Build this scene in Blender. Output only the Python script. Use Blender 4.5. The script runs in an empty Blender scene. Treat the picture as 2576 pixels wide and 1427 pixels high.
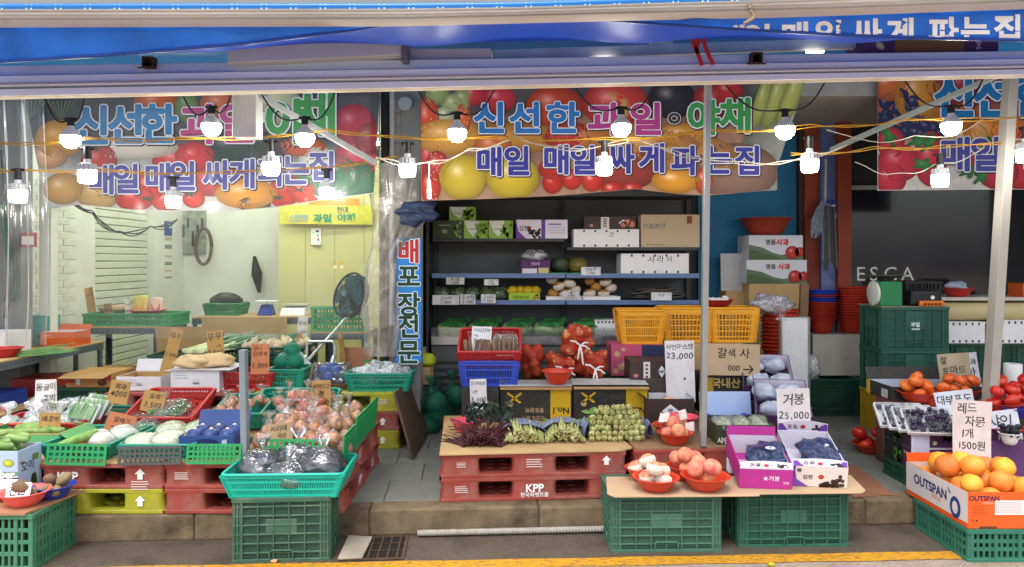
import bpy, bmesh, math, random
from mathutils import Vector, Matrix, noise
R = random.Random(7)
S = bpy.context.scene
C = S.collection
rad = math.radians

# ------------------------------------------------------------------ camera
F = 1860.0      # focal length in units of the 2576 px wide layout grid
HC = 1.57       # eye height above the road
YH = 655.0      # horizon row in the layout grid
cam = bpy.data.objects.new('camera', bpy.data.cameras.new('camera'))
C.objects.link(cam)
cam.location = (0, 0, HC)
cam.rotation_euler = (math.pi / 2, 0, 0)
cam.data.sensor_width = 36.0
cam.data.lens = 36.0 * F / 2576.0
cam.data.shift_y = -(713.5 - YH) / 2576.0
cam.data.clip_start = 0.05
cam.data.clip_end = 500
S.camera = cam

# ------------------------------------------------------------------ light
W = bpy.data.worlds.new('World'); S.world = W; W.use_nodes = True
nt = W.node_tree
bg = nt.nodes['Background']
sky = nt.nodes.new('ShaderNodeTexSky'); sky.sky_type = 'NISHITA'; sky.sun_disc = False
SUN_EL, SUN_AZ = 62.0, 200.0
sky.sun_elevation = rad(SUN_EL); sky.sun_rotation = rad(SUN_AZ)
sky.air_density = 1.0; sky.dust_density = 4.0; sky.ozone_density = 1.0
hs = nt.nodes.new('ShaderNodeHueSaturation'); hs.inputs['Saturation'].default_value = 0.35
nt.links.new(sky.outputs[0], hs.inputs['Color']); nt.links.new(hs.outputs[0], bg.inputs[0])
bg.inputs[1].default_value = 0.15
sl = bpy.data.lights.new('sun', 'SUN'); sl.energy = 0.75; sl.angle = rad(22); sl.color = (1, .97, .93)
so = bpy.data.objects.new('sun', sl); C.objects.link(so)
az = rad(SUN_AZ)
sd = Vector((math.sin(az) * math.cos(rad(SUN_EL)), math.cos(az) * math.cos(rad(SUN_EL)), math.sin(rad(SUN_EL))))
so.rotation_euler = sd.to_track_quat('Z', 'Y').to_euler()
so.location = sd * 20
S.view_settings.view_transform = 'Standard'
S.view_settings.look = 'None'
S.view_settings.gamma = 1
S.view_settings.exposure = 1.12
S.render.engine = 'CYCLES'
S.cycles.max_bounces = 8
S.cycles.transparent_max_bounces = 16
S.cycles.sample_clamp_indirect = 4

# ------------------------------------------------------------------ layout: grid column/row + depth -> metres
def X(x, d): return (x - 1288) * d / F
def Z(y, d): return HC - (y - YH) * d / F
def P(x, y, d): return Vector((X(x, d), d, Z(y, d)))
def D(y, z): return F * (HC - z) / (y - YH)

def hx(s):
    r = []
    for i in (0, 2, 4):
        c = int(s[i:i + 2], 16) / 255
        r.append(c / 12.92 if c <= .04045 else ((c + .055) / 1.055) ** 2.4)
    return tuple(r)
def col(c):
    return hx(c) if isinstance(c, str) else c

# ------------------------------------------------------------------ materials
MATS = {}
def mat(name, c, rough=.5, var=.12, scale=9, bump=0, bscale=60, spec=.4, metal=0, dirt=0, dirtcol='4a4036', emit=0,
        alpha=1, rnd=0, coat=0, c2=None, sub=0, trans=0, holes=None, stretch=None):
    if name in MATS: return MATS[name]
    m = bpy.data.materials.new(name); m.use_nodes = True; MATS[name] = m
    n = m.node_tree; N = n.nodes; L = n.links
    b = N['Principled BSDF']
    c = col(c)
    b.inputs['Roughness'].default_value = rough
    b.inputs['Metallic'].default_value = metal
    b.inputs['Specular IOR Level'].default_value = spec
    if coat: b.inputs['Coat Weight'].default_value = coat
    if sub:
        b.inputs['Subsurface Weight'].default_value = sub; b.inputs['Subsurface Radius'].default_value = (.02, .01, .006)
    tc = N.new('ShaderNodeTexCoord')
    vec = tc.outputs['Object']
    if stretch:
        mp = N.new('ShaderNodeMapping'); mp.inputs['Scale'].default_value = stretch
        L.new(vec, mp.inputs[0]); vec = mp.outputs[0]
    oi = N.new('ShaderNodeObjectInfo')
    nz = N.new('ShaderNodeTexNoise'); nz.inputs['Scale'].default_value = scale; nz.inputs['Detail'].default_value = 5
    nz.noise_dimensions = '4D'
    mu = N.new('ShaderNodeMath'); mu.operation = 'MULTIPLY'; mu.inputs[1].default_value = 37
    L.new(oi.outputs['Random'], mu.inputs[0]); L.new(mu.outputs[0], nz.inputs['W']); L.new(vec, nz.inputs['Vector'])
    rp = N.new('ShaderNodeValToRGB')
    lo = tuple(max(0, k * (1 - var)) for k in c); hi = tuple(min(1, k * (1 + var)) for k in c)
    if c2: lo, hi = c, col(c2)
    rp.color_ramp.elements[0].position = .3; rp.color_ramp.elements[1].position = .7
    rp.color_ramp.elements[0].color = (*lo, 1); rp.color_ramp.elements[1].color = (*hi, 1)
    L.new(nz.outputs['Fac'], rp.inputs[0])
    out = rp.outputs[0]
    if rnd:
        h = N.new('ShaderNodeHueSaturation')
        mr = N.new('ShaderNodeMapRange'); mr.inputs[3].default_value = .5 - rnd * .12; mr.inputs[4].default_value = .5 + rnd * .12
        L.new(oi.outputs['Random'], mr.inputs[0]); L.new(mr.outputs[0], h.inputs['Hue'])
        mv = N.new('ShaderNodeMapRange'); mv.inputs[3].default_value = 1 - rnd; mv.inputs[4].default_value = 1 + rnd * .6
        L.new(oi.outputs['Random'], mv.inputs[0]); L.new(mv.outputs[0], h.inputs['Value'])
        L.new(out, h.inputs['Color']); out = h.outputs[0]
    if dirt:
        n2 = N.new('ShaderNodeTexNoise'); n2.inputs['Scale'].default_value = 4.5; n2.inputs['Detail'].default_value = 9
        n2.inputs['Roughness'].default_value = .7
        L.new(vec, n2.inputs['Vector'])
        r2 = N.new('ShaderNodeMapRange'); r2.inputs[1].default_value = .48; r2.inputs[2].default_value = .75; r2.inputs[4].default_value = dirt
        L.new(n2.outputs['Fac'], r2.inputs[0])
        mx = N.new('ShaderNodeMix'); mx.data_type = 'RGBA'
        L.new(r2.outputs[0], mx.inputs[0]); L.new(out, mx.inputs[6]); mx.inputs[7].default_value = (*col(dirtcol), 1)
        out = mx.outputs[2]
    L.new(out, b.inputs['Base Color'])
    rr = N.new('ShaderNodeMapRange'); rr.inputs[3].default_value = max(.02, rough - .1); rr.inputs[4].default_value = min(1, rough + .12)
    L.new(nz.outputs['Fac'], rr.inputs[0]); L.new(rr.outputs[0], b.inputs['Roughness'])
    if emit:
        b.inputs['Emission Color'].default_value = (*c, 1); b.inputs['Emission Strength'].default_value = emit
    if bump:
        nb = N.new('ShaderNodeTexNoise'); nb.inputs['Scale'].default_value = bscale; nb.inputs['Detail'].default_value = 4
        L.new(vec, nb.inputs['Vector'])
        bp = N.new('ShaderNodeBump'); bp.inputs['Strength'].default_value = bump; bp.inputs['Distance'].default_value = .01
        L.new(nb.outputs['Fac'], bp.inputs['Height']); L.new(bp.outputs[0], b.inputs['Normal'])
    if alpha < 1 and not holes: b.inputs['Alpha'].default_value = alpha
    if trans:                        # thin woven sheet: part of the light comes through
        tr = N.new('ShaderNodeBsdfTranslucent'); L.new(out, tr.inputs[0]); ms = N.new('ShaderNodeMixShader'); ms.inputs[0].default_value = trans
        L.new(b.outputs[0], ms.inputs[1]); L.new(tr.outputs[0], ms.inputs[2]); L.new(ms.outputs[0], N['Material Output'].inputs[0])
    if holes:                                    # moulded lattice: (pitch m, share open, diagonal?)
        pitch, lim, diag = holes
        sx = N.new('ShaderNodeSeparateXYZ'); L.new(tc.outputs['Object'], sx.inputs[0])
        def op(o, a, bb):
            q = N.new('ShaderNodeMath'); q.operation = o
            for i, t in enumerate((a, bb)):
                if t is None: continue
                if isinstance(t, (int, float)): q.inputs[i].default_value = t
                else: L.new(t, q.inputs[i])
            return q.outputs[0]
        h = op('ADD', sx.outputs[0], sx.outputs[1])
        if diag: u, v = op('ADD', h, sx.outputs[2]), op('SUBTRACT', h, sx.outputs[2])
        else: u, v = h, sx.outputs[2]
        k = math.pi / pitch
        fx = op('ABSOLUTE', op('SINE', op('MULTIPLY', u, k), None), None)
        fy = op('ABSOLUTE', op('SINE', op('MULTIPLY', v, k), None), None)
        g = op('GREATER_THAN', op('MINIMUM', fx, fy), lim)
        al = op('SUBTRACT', 1.0, op('MULTIPLY', g, 1 - alpha if alpha < 1 else 1.0))
        L.new(al, b.inputs['Alpha'])
    return m

def film(name, tint='ffffff', dens=.25, rough=.12, bump=.6, bscale=25, gl=1):
    """clear plastic film: mostly see-through with crinkled glints"""
    if name in MATS: return MATS[name]
    m = bpy.data.materials.new(name); m.use_nodes = True; MATS[name] = m
    n = m.node_tree; N = n.nodes; L = n.links
    N.remove(N['Principled BSDF']); o = N['Material Output']
    t = N.new('ShaderNodeBsdfTransparent'); g = N.new('ShaderNodeBsdfGlossy'); d = N.new('ShaderNodeBsdfDiffuse')
    t.inputs[0].default_value = (.96, .97, .97, 1)
    g.inputs[0].default_value = (1, 1, 1, 1); g.inputs['Roughness'].default_value = rough
    d.inputs[0].default_value = (*col(tint), 1)
    tc = N.new('ShaderNodeTexCoord')
    nb = N.new('ShaderNodeTexNoise'); nb.inputs['Scale'].default_value = bscale; nb.inputs['Detail'].default_value = 3
    nb.inputs['Distortion'].default_value = 1.2
    L.new(tc.outputs['Object'], nb.inputs['Vector'])
    bp = N.new('ShaderNodeBump'); bp.inputs['Strength'].default_value = bump; bp.inputs['Distance'].default_value = .02
    L.new(nb.outputs['Fac'], bp.inputs['Height'])
    L.new(bp.outputs[0], g.inputs['Normal']); L.new(bp.outputs[0], d.inputs['Normal'])
    fr = N.new('ShaderNodeFresnel'); fr.inputs[0].default_value = 1.5; L.new(bp.outputs[0], fr.inputs['Normal'])
    ad = N.new('ShaderNodeMath'); ad.operation = 'ADD'; ad.inputs[1].default_value = .06; L.new(fr.outputs[0], ad.inputs[0])
    m1 = N.new('ShaderNodeMixShader'); m2 = N.new('ShaderNodeMixShader')
    r = N.new('ShaderNodeMapRange'); r.inputs[1].default_value = .35; r.inputs[2].default_value = .75
    r.inputs[3].default_value = dens * .5; r.inputs[4].default_value = min(1, dens * 1.7)
    L.new(nb.outputs['Fac'], r.inputs[0])
    L.new(r.outputs[0], m1.inputs[0]); L.new(t.outputs[0], m1.inputs[1]); L.new(d.outputs[0], m1.inputs[2])
    gm = N.new('ShaderNodeMath'); gm.operation = 'MULTIPLY'; gm.inputs[1].default_value = gl; L.new(ad.outputs[0], gm.inputs[0]); L.new(gm.outputs[0], m2.inputs[0]); L.new(m1.outputs[0], m2.inputs[1]); L.new(g.outputs[0], m2.inputs[2])
    L.new(m2.outputs[0], o.inputs[0])
    return m

def print_mat(name='printed_ink', rough=.55, mottle=0):
    if name in MATS: return MATS[name]
    m = bpy.data.materials.new(name); m.use_nodes = True; MATS[name] = m
    N = m.node_tree.nodes; a = N.new('ShaderNodeAttribute'); a.attribute_name = 'Col'
    b = N['Principled BSDF']; b.inputs['Roughness'].default_value = rough; b.inputs['Specular IOR Level'].default_value = .3
    src = a.outputs['Color']; L = m.node_tree.links
    if mottle:                       # halftone-like unevenness of a big photographic print, plus painted haze
        tc = N.new('ShaderNodeTexCoord'); nz = N.new('ShaderNodeTexNoise'); nz.inputs['Scale'].default_value = 14; nz.inputs['Detail'].default_value = 7; nz.inputs['Roughness'].default_value = .7
        mr = N.new('ShaderNodeMapRange'); mr.inputs[1].default_value = .3; mr.inputs[2].default_value = .7; mr.inputs[3].default_value = 1 - mottle; mr.inputs[4].default_value = 1 + mottle * .5
        mx = N.new('ShaderNodeMix'); mx.data_type = 'RGBA'; mx.blend_type = 'MULTIPLY'; mx.inputs[0].default_value = 1
        L.new(tc.outputs['Object'], nz.inputs['Vector']); L.new(nz.outputs['Fac'], mr.inputs[0]); L.new(src, mx.inputs[6]); L.new(mr.outputs[0], mx.inputs[7]); src = mx.outputs[2]
        mw = N.new('ShaderNodeMix'); mw.data_type = 'RGBA'; mw.inputs[0].default_value = .22; mw.inputs[7].default_value = (.2, .2, .22, 1)  # even grey mixed into the ink colour stands in for haze
        L.new(src, mw.inputs[6]); src = mw.outputs[2]
    L.new(src, b.inputs['Base Color'])
    return m

# ------------------------------------------------------------------ mesh builder
class MB:
    def __init__(s): s.v = []; s.f = []; s.m = []
    def add(s, vs, fs, mi=0):
        o = len(s.v); s.v += [tuple(v) for v in vs]
        for f in fs: s.f.append(tuple(i + o for i in f)); s.m.append(mi)
        return s
    def hexa(s, c, mi=0):
        return s.add(c, [(3, 2, 1, 0), (4, 5, 6, 7), (0, 1, 5, 4), (1, 2, 6, 5), (2, 3, 7, 6), (3, 0, 4, 7)], mi)
    def box(s, x0, y0, z0, x1, y1, z1, mi=0):
        return s.hexa([(x0, y0, z0), (x1, y0, z0), (x1, y1, z0), (x0, y1, z0), (x0, y0, z1), (x1, y0, z1), (x1, y1, z1), (x0, y1, z1)], mi)
    def bar(s, p, q, w, t, up=None, mi=0):
        p, q = Vector(p), Vector(q); a = (q - p).normalized()
        u = Vector(up) if up else (Vector((0, 0, 1)) if abs(a.z) < .9 else Vector((0, 1, 0)))
        b = a.cross(u).normalized(); u = b.cross(a).normalized()
        b = b * w / 2; u = u * t / 2
        return s.hexa([p - b - u, p + b - u, p + b + u, p - b + u, q - b - u, q + b - u, q + b + u, q - b + u], mi)
    def tube(s, pts, r, n=6, mi=0, cap=True):
        pts = [Vector(p) for p in pts]; k = len(pts)
        rs = r if isinstance(r, (list, tuple)) else [r] * k
        vs = []; fs = []; prev = None
        for i, p in enumerate(pts):
            t = (pts[min(i + 1, k - 1)] - pts[max(i - 1, 0)])
            t = t.normalized() if t.length > 1e-9 else Vector((0, 0, 1))
            if prev is None:
                a = t.orthogonal().normalized()
            else:
                a = prev - t * prev.dot(t)
                a = a.normalized() if a.length > 1e-6 else t.orthogonal().normalized()
            prev = a; b = t.cross(a)
            for j in range(n):
                q = 2 * math.pi * j / n
                vs.append(p + (a * math.cos(q) + b * math.sin(q)) * rs[i])
        for i in range(k - 1):
            for j in range(n):
                j2 = (j + 1) % n
                fs.append((i * n + j, i * n + j2, (i + 1) * n + j2, (i + 1) * n + j))
        if cap:
            fs.append(tuple(range(n - 1, -1, -1))); fs.append(tuple((k - 1) * n + j for j in range(n)))
        return s.add(vs, fs, mi)
    def lathe(s, prof, n=32, c=(0, 0, 0), mi=0, sx=1, sy=1):
        vs = []; fs = []; k = len(prof)
        for (r, z) in prof:
            for j in range(n):
                q = 2 * math.pi * j / n
                vs.append((c[0] + r * math.cos(q) * sx, c[1] + r * math.sin(q) * sy, c[2] + z))
        for i in range(k - 1):
            for j in range(n):
                j2 = (j + 1) % n
                fs.append((i * n + j, i * n + j2, (i + 1) * n + j2, (i + 1) * n + j))
        return s.add(vs, fs, mi)
    def ball(s, c, r, seg=14, ring=9, wob=0, seed=0, fn=None, mi=0):
        r = r if isinstance(r, (list, tuple)) else (r, r, r)
        vs = [(0, 0, 1)]
        for i in range(1, ring):
            a = math.pi * i / ring
            for j in range(seg):
                b = 2 * math.pi * j / seg
                vs.append((math.sin(a) * math.cos(b), math.sin(a) * math.sin(b), math.cos(a)))
        vs.append((0, 0, -1))
        o = []
        for v in vs:
            k = 1 + (wob * noise.noise(Vector(v) * 1.7 + Vector((seed * 3.1, seed * 1.7, 0))) if wob else 0)
            if fn: k *= fn(v)
            o.append((c[0] + v[0] * r[0] * k, c[1] + v[1] * r[1] * k, c[2] + v[2] * r[2] * k))
        fs = []
        for j in range(seg): fs.append((0, 1 + j, 1 + (j + 1) % seg))
        for i in range(ring - 2):
            for j in range(seg):
                j2 = (j + 1) % seg; a = 1 + i * seg
                fs.append((a + j, a + seg + j, a + seg + j2, a + j2))
        e = len(vs) - 1; a = 1 + (ring - 2) * seg
        for j in range(seg): fs.append((e, a + (j + 1) % seg, a + j))
        return s.add(o, fs, mi)
    def sheet(s, fn, nu, nv, mi=0, thick=0):
        """grid sheet fn(u,v) for u,v in 0..1, optionally given a back face"""
        vs = [fn(i / nu, j / nv) for j in range(nv + 1) for i in range(nu + 1)]
        w = nu + 1
        fs = [(j * w + i, j * w + i + 1, (j + 1) * w + i + 1, (j + 1) * w + i) for j in range(nv) for i in range(nu)]
        s.add(vs, fs, mi)
        if thick:
            t = Vector(thick) if not isinstance(thick, (int, float)) else Vector((0, thick, 0))
            s.add([Vector(v) + t for v in vs], [tuple(reversed(f)) for f in fs], mi)
            o = len(s.v) - 2 * len(vs); n = len(vs)
            per = [i for i in range(w)] + [j * w + nu for j in range(1, nv + 1)] + [nv * w + i for i in range(nu - 1, -1, -1)] + [j * w for j in range(nv - 1, 0, -1)]
            for a, b in zip(per, per[1:] + per[:1]):
                s.f.append((o + b, o + a, o + n + a, o + n + b)); s.m.append(mi)
        return s
    def lattice(s, o, u, v, w, h, nu, nv, bu, bv, t, mi=0, edge=None):
        """moulded grid wall: bars bu wide between nu columns, bv high between nv rows, t thick; o corner, u/v unit vectors"""
        o, u, v = Vector(o), Vector(u), Vector(v); n = u.cross(v).normalized() * t
        e = edge if edge is not None else bu
        def blk(a0, a1, b0, b1, k=0):
            p = [o + u * a + v * b for a, b in ((a0, b0), (a1, b0), (a1, b1), (a0, b1))]
            q = n * (.5 - k)
            s.hexa([x + q for x in p] + [x - q for x in p], mi)
        blk(0, w, 0, e); blk(0, w, h - e, h); blk(0, e, e, h - e); blk(w - e, w, e, h - e)
        for i in range(1, nu):
            x = e + (w - 2 * e) * i / nu; blk(x - bu / 2, x + bu / 2, e, h - e)
        for j in range(1, nv):
            y = e + (h - 2 * e) * j / nv; blk(e, w - e, y - bv / 2, y + bv / 2, .08)
        return s
    def mesh(s, name, mats, smooth=False, bevel=0, seg=2, angle=40):
        me = bpy.data.meshes.new(name); me.from_pydata(s.v, [], s.f)
        for m in (mats if isinstance(mats, (list, tuple)) else [mats]): me.materials.append(m)
        if any(s.m): me.polygons.foreach_set('material_index', s.m)
        bm = bmesh.new(); bm.from_mesh(me)
        bmesh.ops.recalc_face_normals(bm, faces=bm.faces)
        if bevel:
            es = [e for e in bm.edges if len(e.link_faces) == 2 and e.calc_face_angle(0) > rad(angle)]
            bmesh.ops.bevel(bm, geom=es, offset=bevel, segments=seg, affect='EDGES', profile=.5, clamp_overlap=True)
        bm.to_mesh(me); bm.free()
        if smooth:
            me.polygons.foreach_set('use_smooth', [True] * len(me.polygons))
            if smooth is not True: me.set_sharp_from_angle(angle=rad(smooth))
        return me
    def build(s, name, mats, parent=None, loc=(0, 0, 0), rot=(0, 0, 0), **k):
        return ob(name, s.mesh(name, mats, **k), parent, loc, rot)

def ob(name, me, parent=None, loc=(0, 0, 0), rot=(0, 0, 0), scale=(1, 1, 1)):
    o = bpy.data.objects.new(name, me); C.objects.link(o)
    o.location = loc; o.rotation_euler = rot; o.scale = scale
    if parent: o.parent = parent
    return o
def tag(o, label, cat, group=None):
    o['label'] = label; o['category'] = cat
    if group: o['group'] = group
    return o
def thing(name, label, cat, loc=(0, 0, 0), rz=0, group=None, rot=None):
    o = ob(name, None, None, loc, rot or (0, 0, rz)); o.empty_display_size = .05
    return tag(o, label, cat, group)
def struct(o): o['kind'] = 'structure'; return o
def stuff(o): o['kind'] = 'stuff'; return o
CACHE = {}
def cached(key, fn):
    if key not in CACHE: CACHE[key] = fn()
    return CACHE[key]

# ------------------------------------------------------------------ lettering and prints
TXT = {}
def glyphs(t, off=0):
    k = (t, off)
    if k not in TXT:
        cu = bpy.data.curves.new('t', 'FONT'); cu.body = t; cu.size = 1; cu.align_x = 'CENTER'; cu.offset = off
        cu.resolution_u = 3
        o = bpy.data.objects.new('t', cu)
        me = bpy.data.meshes.new_from_object(o)
        TXT[k] = ([(v.co.x, v.co.y - .384) for v in me.vertices], [tuple(p.vertices) for p in me.polygons])
        bpy.data.objects.remove(o); bpy.data.curves.remove(cu); bpy.data.meshes.remove(me)
    return TXT[k]

class PR:
    """flat print: 2-D shapes laid on a surface fn(u, v, lift) as a thin ink layer"""
    def __init__(s, fn, down=False, step=.0009, base=.0012):
        s.fn = fn; s.v = []; s.f = []; s.c = []; s.L = 0; s.dn = -1 if down else 1; s.step = step; s.base = base
    def put(s, pts, faces, cols):
        o = len(s.v); l = s.base + s.L * s.step
        s.v += [tuple(s.fn(u, v, l)) for u, v in pts]; s.f += [tuple(i + o for i in f) for f in faces]
        cc = cols if isinstance(cols, list) else [cols] * len(pts)
        s.c += [(*col(c), 1) for c in cc]
    def lay(s): s.L += 1; return s
    def poly(s, pts, c): s.put(pts, [tuple(range(len(pts)))], c); return s
    def rect(s, u0, v0, u1, v1, c, c2=None, nu=1, nv=1):
        a, b = col(c), col(c2 or c)
        pts = [(u0 + (u1 - u0) * i / nu, v0 + (v1 - v0) * j / nv) for j in range(nv + 1) for i in range(nu + 1)]
        cs = [tuple(a[k] + (b[k] - a[k]) * j / nv for k in range(3)) for j in range(nv + 1) for i in range(nu + 1)]
        w = nu + 1
        s.put(pts, [(j * w + i, j * w + i + 1, (j + 1) * w + i + 1, (j + 1) * w + i) for j in range(nv) for i in range(nu)], cs)
        return s
    def ell(s, u, v, ru, rv, c, hl=.5, rot=0, n=22, rim=.45, hx_=-.25, hy=.3, lobes=0, clip=None):
        c = col(c); pts = []; cs = []; fs = []; rings = 5
        cr, sr = math.cos(rot), math.sin(rot)
        for k in range(rings + 1):
            t = k / rings
            for j in range(n):
                q = 2 * math.pi * j / n; lob = 1 + lobes * math.cos(q * 5)
                x, y = math.cos(q) * t * lob, math.sin(q) * t * lob
                px, py = x * ru, y * rv * s.dn
                pts.append((u + px * cr - py * sr, v + px * sr + py * cr))
                dd = math.hypot(x - hx_, y - hy)
                sh = 1.12 - rim * t * t - .15 * dd; h = max(0, 1 - dd / .45) ** 2 * hl
                cs.append(tuple(min(1, max(0, a * sh) + h * .75) for a in c))
        for k in range(rings):
            for j in range(n):
                j2 = (j + 1) % n; fs.append((k * n + j, k * n + j2, (k + 1) * n + j2, (k + 1) * n + j))
        if clip:
            u0, v0, u1, v1 = clip
            pts = [(min(max(a, u0), u1), min(max(b, v0), v1)) for a, b in pts]
        s.put(pts, fs, cs); return s
    def tri(s, pts, faces, c, clip):
        np_, nf = [], []
        for f in faces:
            q = [pts[i] for i in f]; o = []
            for a, b in zip(q, q[1:] + q[:1]):
                ga, gb = clip(*a), clip(*b)
                if ga >= 0: o.append(a)
                if (ga >= 0) != (gb >= 0):
                    t = ga / (ga - gb); o.append((a[0] + (b[0] - a[0]) * t, a[1] + (b[1] - a[1]) * t))
            if len(o) > 2:
                nf.append(tuple(range(len(np_), len(np_) + len(o)))); np_ += o
        if nf: s.put(np_, nf, c)
    def fat(s, t, u, v, h, c, r, n=10, sx=1, clip=None):
        b0 = s.base
        for k in range(n):
            a = 6.2832 * k / n; s.base = b0 + .00012 * k
            s.txt(t, u + math.cos(a) * r * h, v + math.sin(a) * r * h, h, c, bold=.012, sx=sx, clip=clip)
        s.base = b0 + .00012 * n; s.txt(t, u, v, h, c, bold=.012, sx=sx, clip=clip); s.base = b0
    def txt(s, t, u, v, h, c, bold=0, sx=1, rot=0, hand=False, clip=None, adv=.92, flip=1):
        k = h / .85
        if hand:
            ws = [.34 if ch in ' .,1' else (.56 if ord(ch) < 256 else adv) for ch in t]
            x = -sum(ws) / 2
            items = []
            for ch, w in zip(t, ws):
                if ch != ' ':
                    items.append((ch, x + w / 2, R.uniform(-.06, .06), R.uniform(-.12, .1), R.uniform(.9, 1.12)))
                x += w
        else: items = [(t, 0, 0, 0, 1)]
        for ch, ox, oy, ro, sc in items:
            vs, fs = glyphs(ch, bold)
            pts = []
            for x, y in vs:
                x, y = x * sc, y * sc
                if hand: x += y * .06 + .015 * math.sin(y * 9 + ox * 5)
                x, y = x * math.cos(ro) - y * math.sin(ro) + ox, x * math.sin(ro) + y * math.cos(ro) + oy
                x, y = x * k * sx * flip, y * k * flip
                x, y = x * math.cos(rot) - y * math.sin(rot), x * math.sin(rot) + y * math.cos(rot)
                pts.append((u + x, v + y * s.dn))
            if clip: s.tri(pts, fs, c, clip)
            else: s.put(pts, fs, c)
        return s
    def build(s, name='print', parent=None, m=None):
        if not s.v: return None
        me = bpy.data.meshes.new(name); me.from_pydata(s.v, [], s.f); me.materials.append(m or print_mat())
        a = me.color_attributes.new('Col', 'FLOAT_COLOR', 'POINT')
        a.data.foreach_set('color', [x for c in s.c for x in c])
        return ob(name, me, parent)
def face(kind, w, dp, h):
    if kind == 'f': return lambda u, v, l: (u, -dp / 2 - l, v)
    if kind == 'l': return lambda u, v, l: (-w / 2 - l, -u, v)
    if kind == 'r': return lambda u, v, l: (w / 2 + l, u, v)
    if kind == 't': return lambda u, v, l: (u, v, h + l)
# ------------------------------------------------------------------ common materials
CARD = mat('cardboard', 'b8996c', .8, .1, 6, .15, 90, .2, dirt=.25, dirtcol='7a603c')
CARDIN = mat('cardboard_inside', 'a98757', .85, .12, 5, .1, 60, .2)
WHITEBOX = mat('white_carton', 'd9d8dc', .6, .04, 4, spec=.3, dirt=.12)
FOAM = mat('foam_white', 'e6e6e8', .7, .03, 40, .25, 160, .3, dirt=.08)
REDP = mat('red_pallet_plastic', '964238', .55, .14, 5, .12, 70, .35, dirt=.8, dirtcol='94786c')
LIMEP = mat('lime_pallet_plastic', 'a5a22a', .5, .1, 5, .1, 70, .35, dirt=.4, dirtcol='7d7648')
GREENC = mat('green_crate_plastic', '365a48', .5, .12, 8, .06, 80, .4, dirt=.65, dirtcol='76806c')
GREENCP = mat('green_crate_lattice', '365a48', .5, .12, 8, 0, 80, .4, holes=(.0175, .47, True))
DKGREENC = mat('dark_green_crate_plastic', '1c4a3a', .5, .12, 8, .06, 80, .4, dirt=.2, dirtcol='44564a')
DKGREENCP = mat('dark_green_crate_lattice', '1c4a3a', .5, .12, 8, 0, 80, .4, holes=(.018, .5, True))
TEALB = mat('teal_basket_plastic', '1a8c74', .42, .08, 8, spec=.5)
FENCE = mat('bright_green_plastic', '209050', .42, .08, 8, spec=.5)
GREYF = mat('dark_grey_plastic', '4a4a4a', .55, .1, 8)
REDB = mat('red_basket_plastic', 'b42a2c', .42, .08, 8, spec=.5)
ORANGEB = mat('orange_basket_plastic', 'dc9a1a', .42, .06, 8, spec=.5)
BLUEB = mat('blue_basket_plastic', '2a46b4', .42, .06, 8, spec=.5)
BOWLR = mat('red_bowl_plastic', 'c83c22', .38, .06, 8, spec=.5)
BOWLC = mat('coral_bowl_plastic', 'f0625a', .38, .06, 8, spec=.5)
BOWLB = mat('blue_bowl_plastic', '2c3aa0', .38, .06, 8, spec=.5)
BOWLP = mat('pink_bowl_plastic', 'e04a60', .38, .06, 8, spec=.5)
BASIN = mat('brick_red_basin_plastic', 'a8301f', .5, .08, 8, spec=.4)
STEEL = mat('steel', 'b8babd', .3, .05, 20, metal=1)
ALU = mat('white_aluminium', 'b4b8c4', .42, .04, 3, spec=.5, metal=0, stretch=(.3, 1, 1), dirt=.12)
DARK = mat('dark_metal', '2b2c2e', .5, .15, 12)
ANGLE = mat('grey_angle_iron', '5c6a72', .45, .1, 10, metal=.3, dirt=.2)
BLACK = mat('black_rubber', '121212', .5, .1, 20)
WHITEP = mat('white_plastic', 'e4e6e4', .4, .03, 10)
FILM = film('clear_film', dens=.075, gl=.6)
PACK = film('pack_film', 'ffffff', .03, .2, .12, 10, .16)
FILMD = film('cloudy_film', 'e8ecf0', .42, .2, .8, 16)
ONION = mat('onion_skin', 'b8622f', .35, .3, 3, .1, 20, .5, rnd=.14, stretch=(1, 1, .25), c2='e0a068')
POTATO = mat('potato_skin', '8a7458', .85, .2, 14, .3, 80, .2, rnd=.2)
PEACH = mat('peach_skin', 'e8ac80', .75, .2, 1.3, spec=.2, rnd=.13, c2='cc6458', sub=.1)
CITRUS = mat('grapefruit_skin', 'ee8c28', .42, .06, 1.4, .25, 34, .45, rnd=.24, c2='f2aa40', sub=.1)
TOMATO = mat('tomato_skin', 'd8501c', .24, .15, 1.2, spec=.5, rnd=.05, c2='e08030')
TOMR = mat('red_tomato_skin', 'c4301e', .24, .12, 1.2, spec=.5, rnd=.03)
GRAPE = mat('grape_skin', '2a2040', .3, .2, 10, spec=.5, rnd=.2)
GARLIC = mat('garlic_skin', 'd0c0a4', .7, .12, 18, .15, 60, .2, rnd=.15, stretch=(1, 1, .2))

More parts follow.
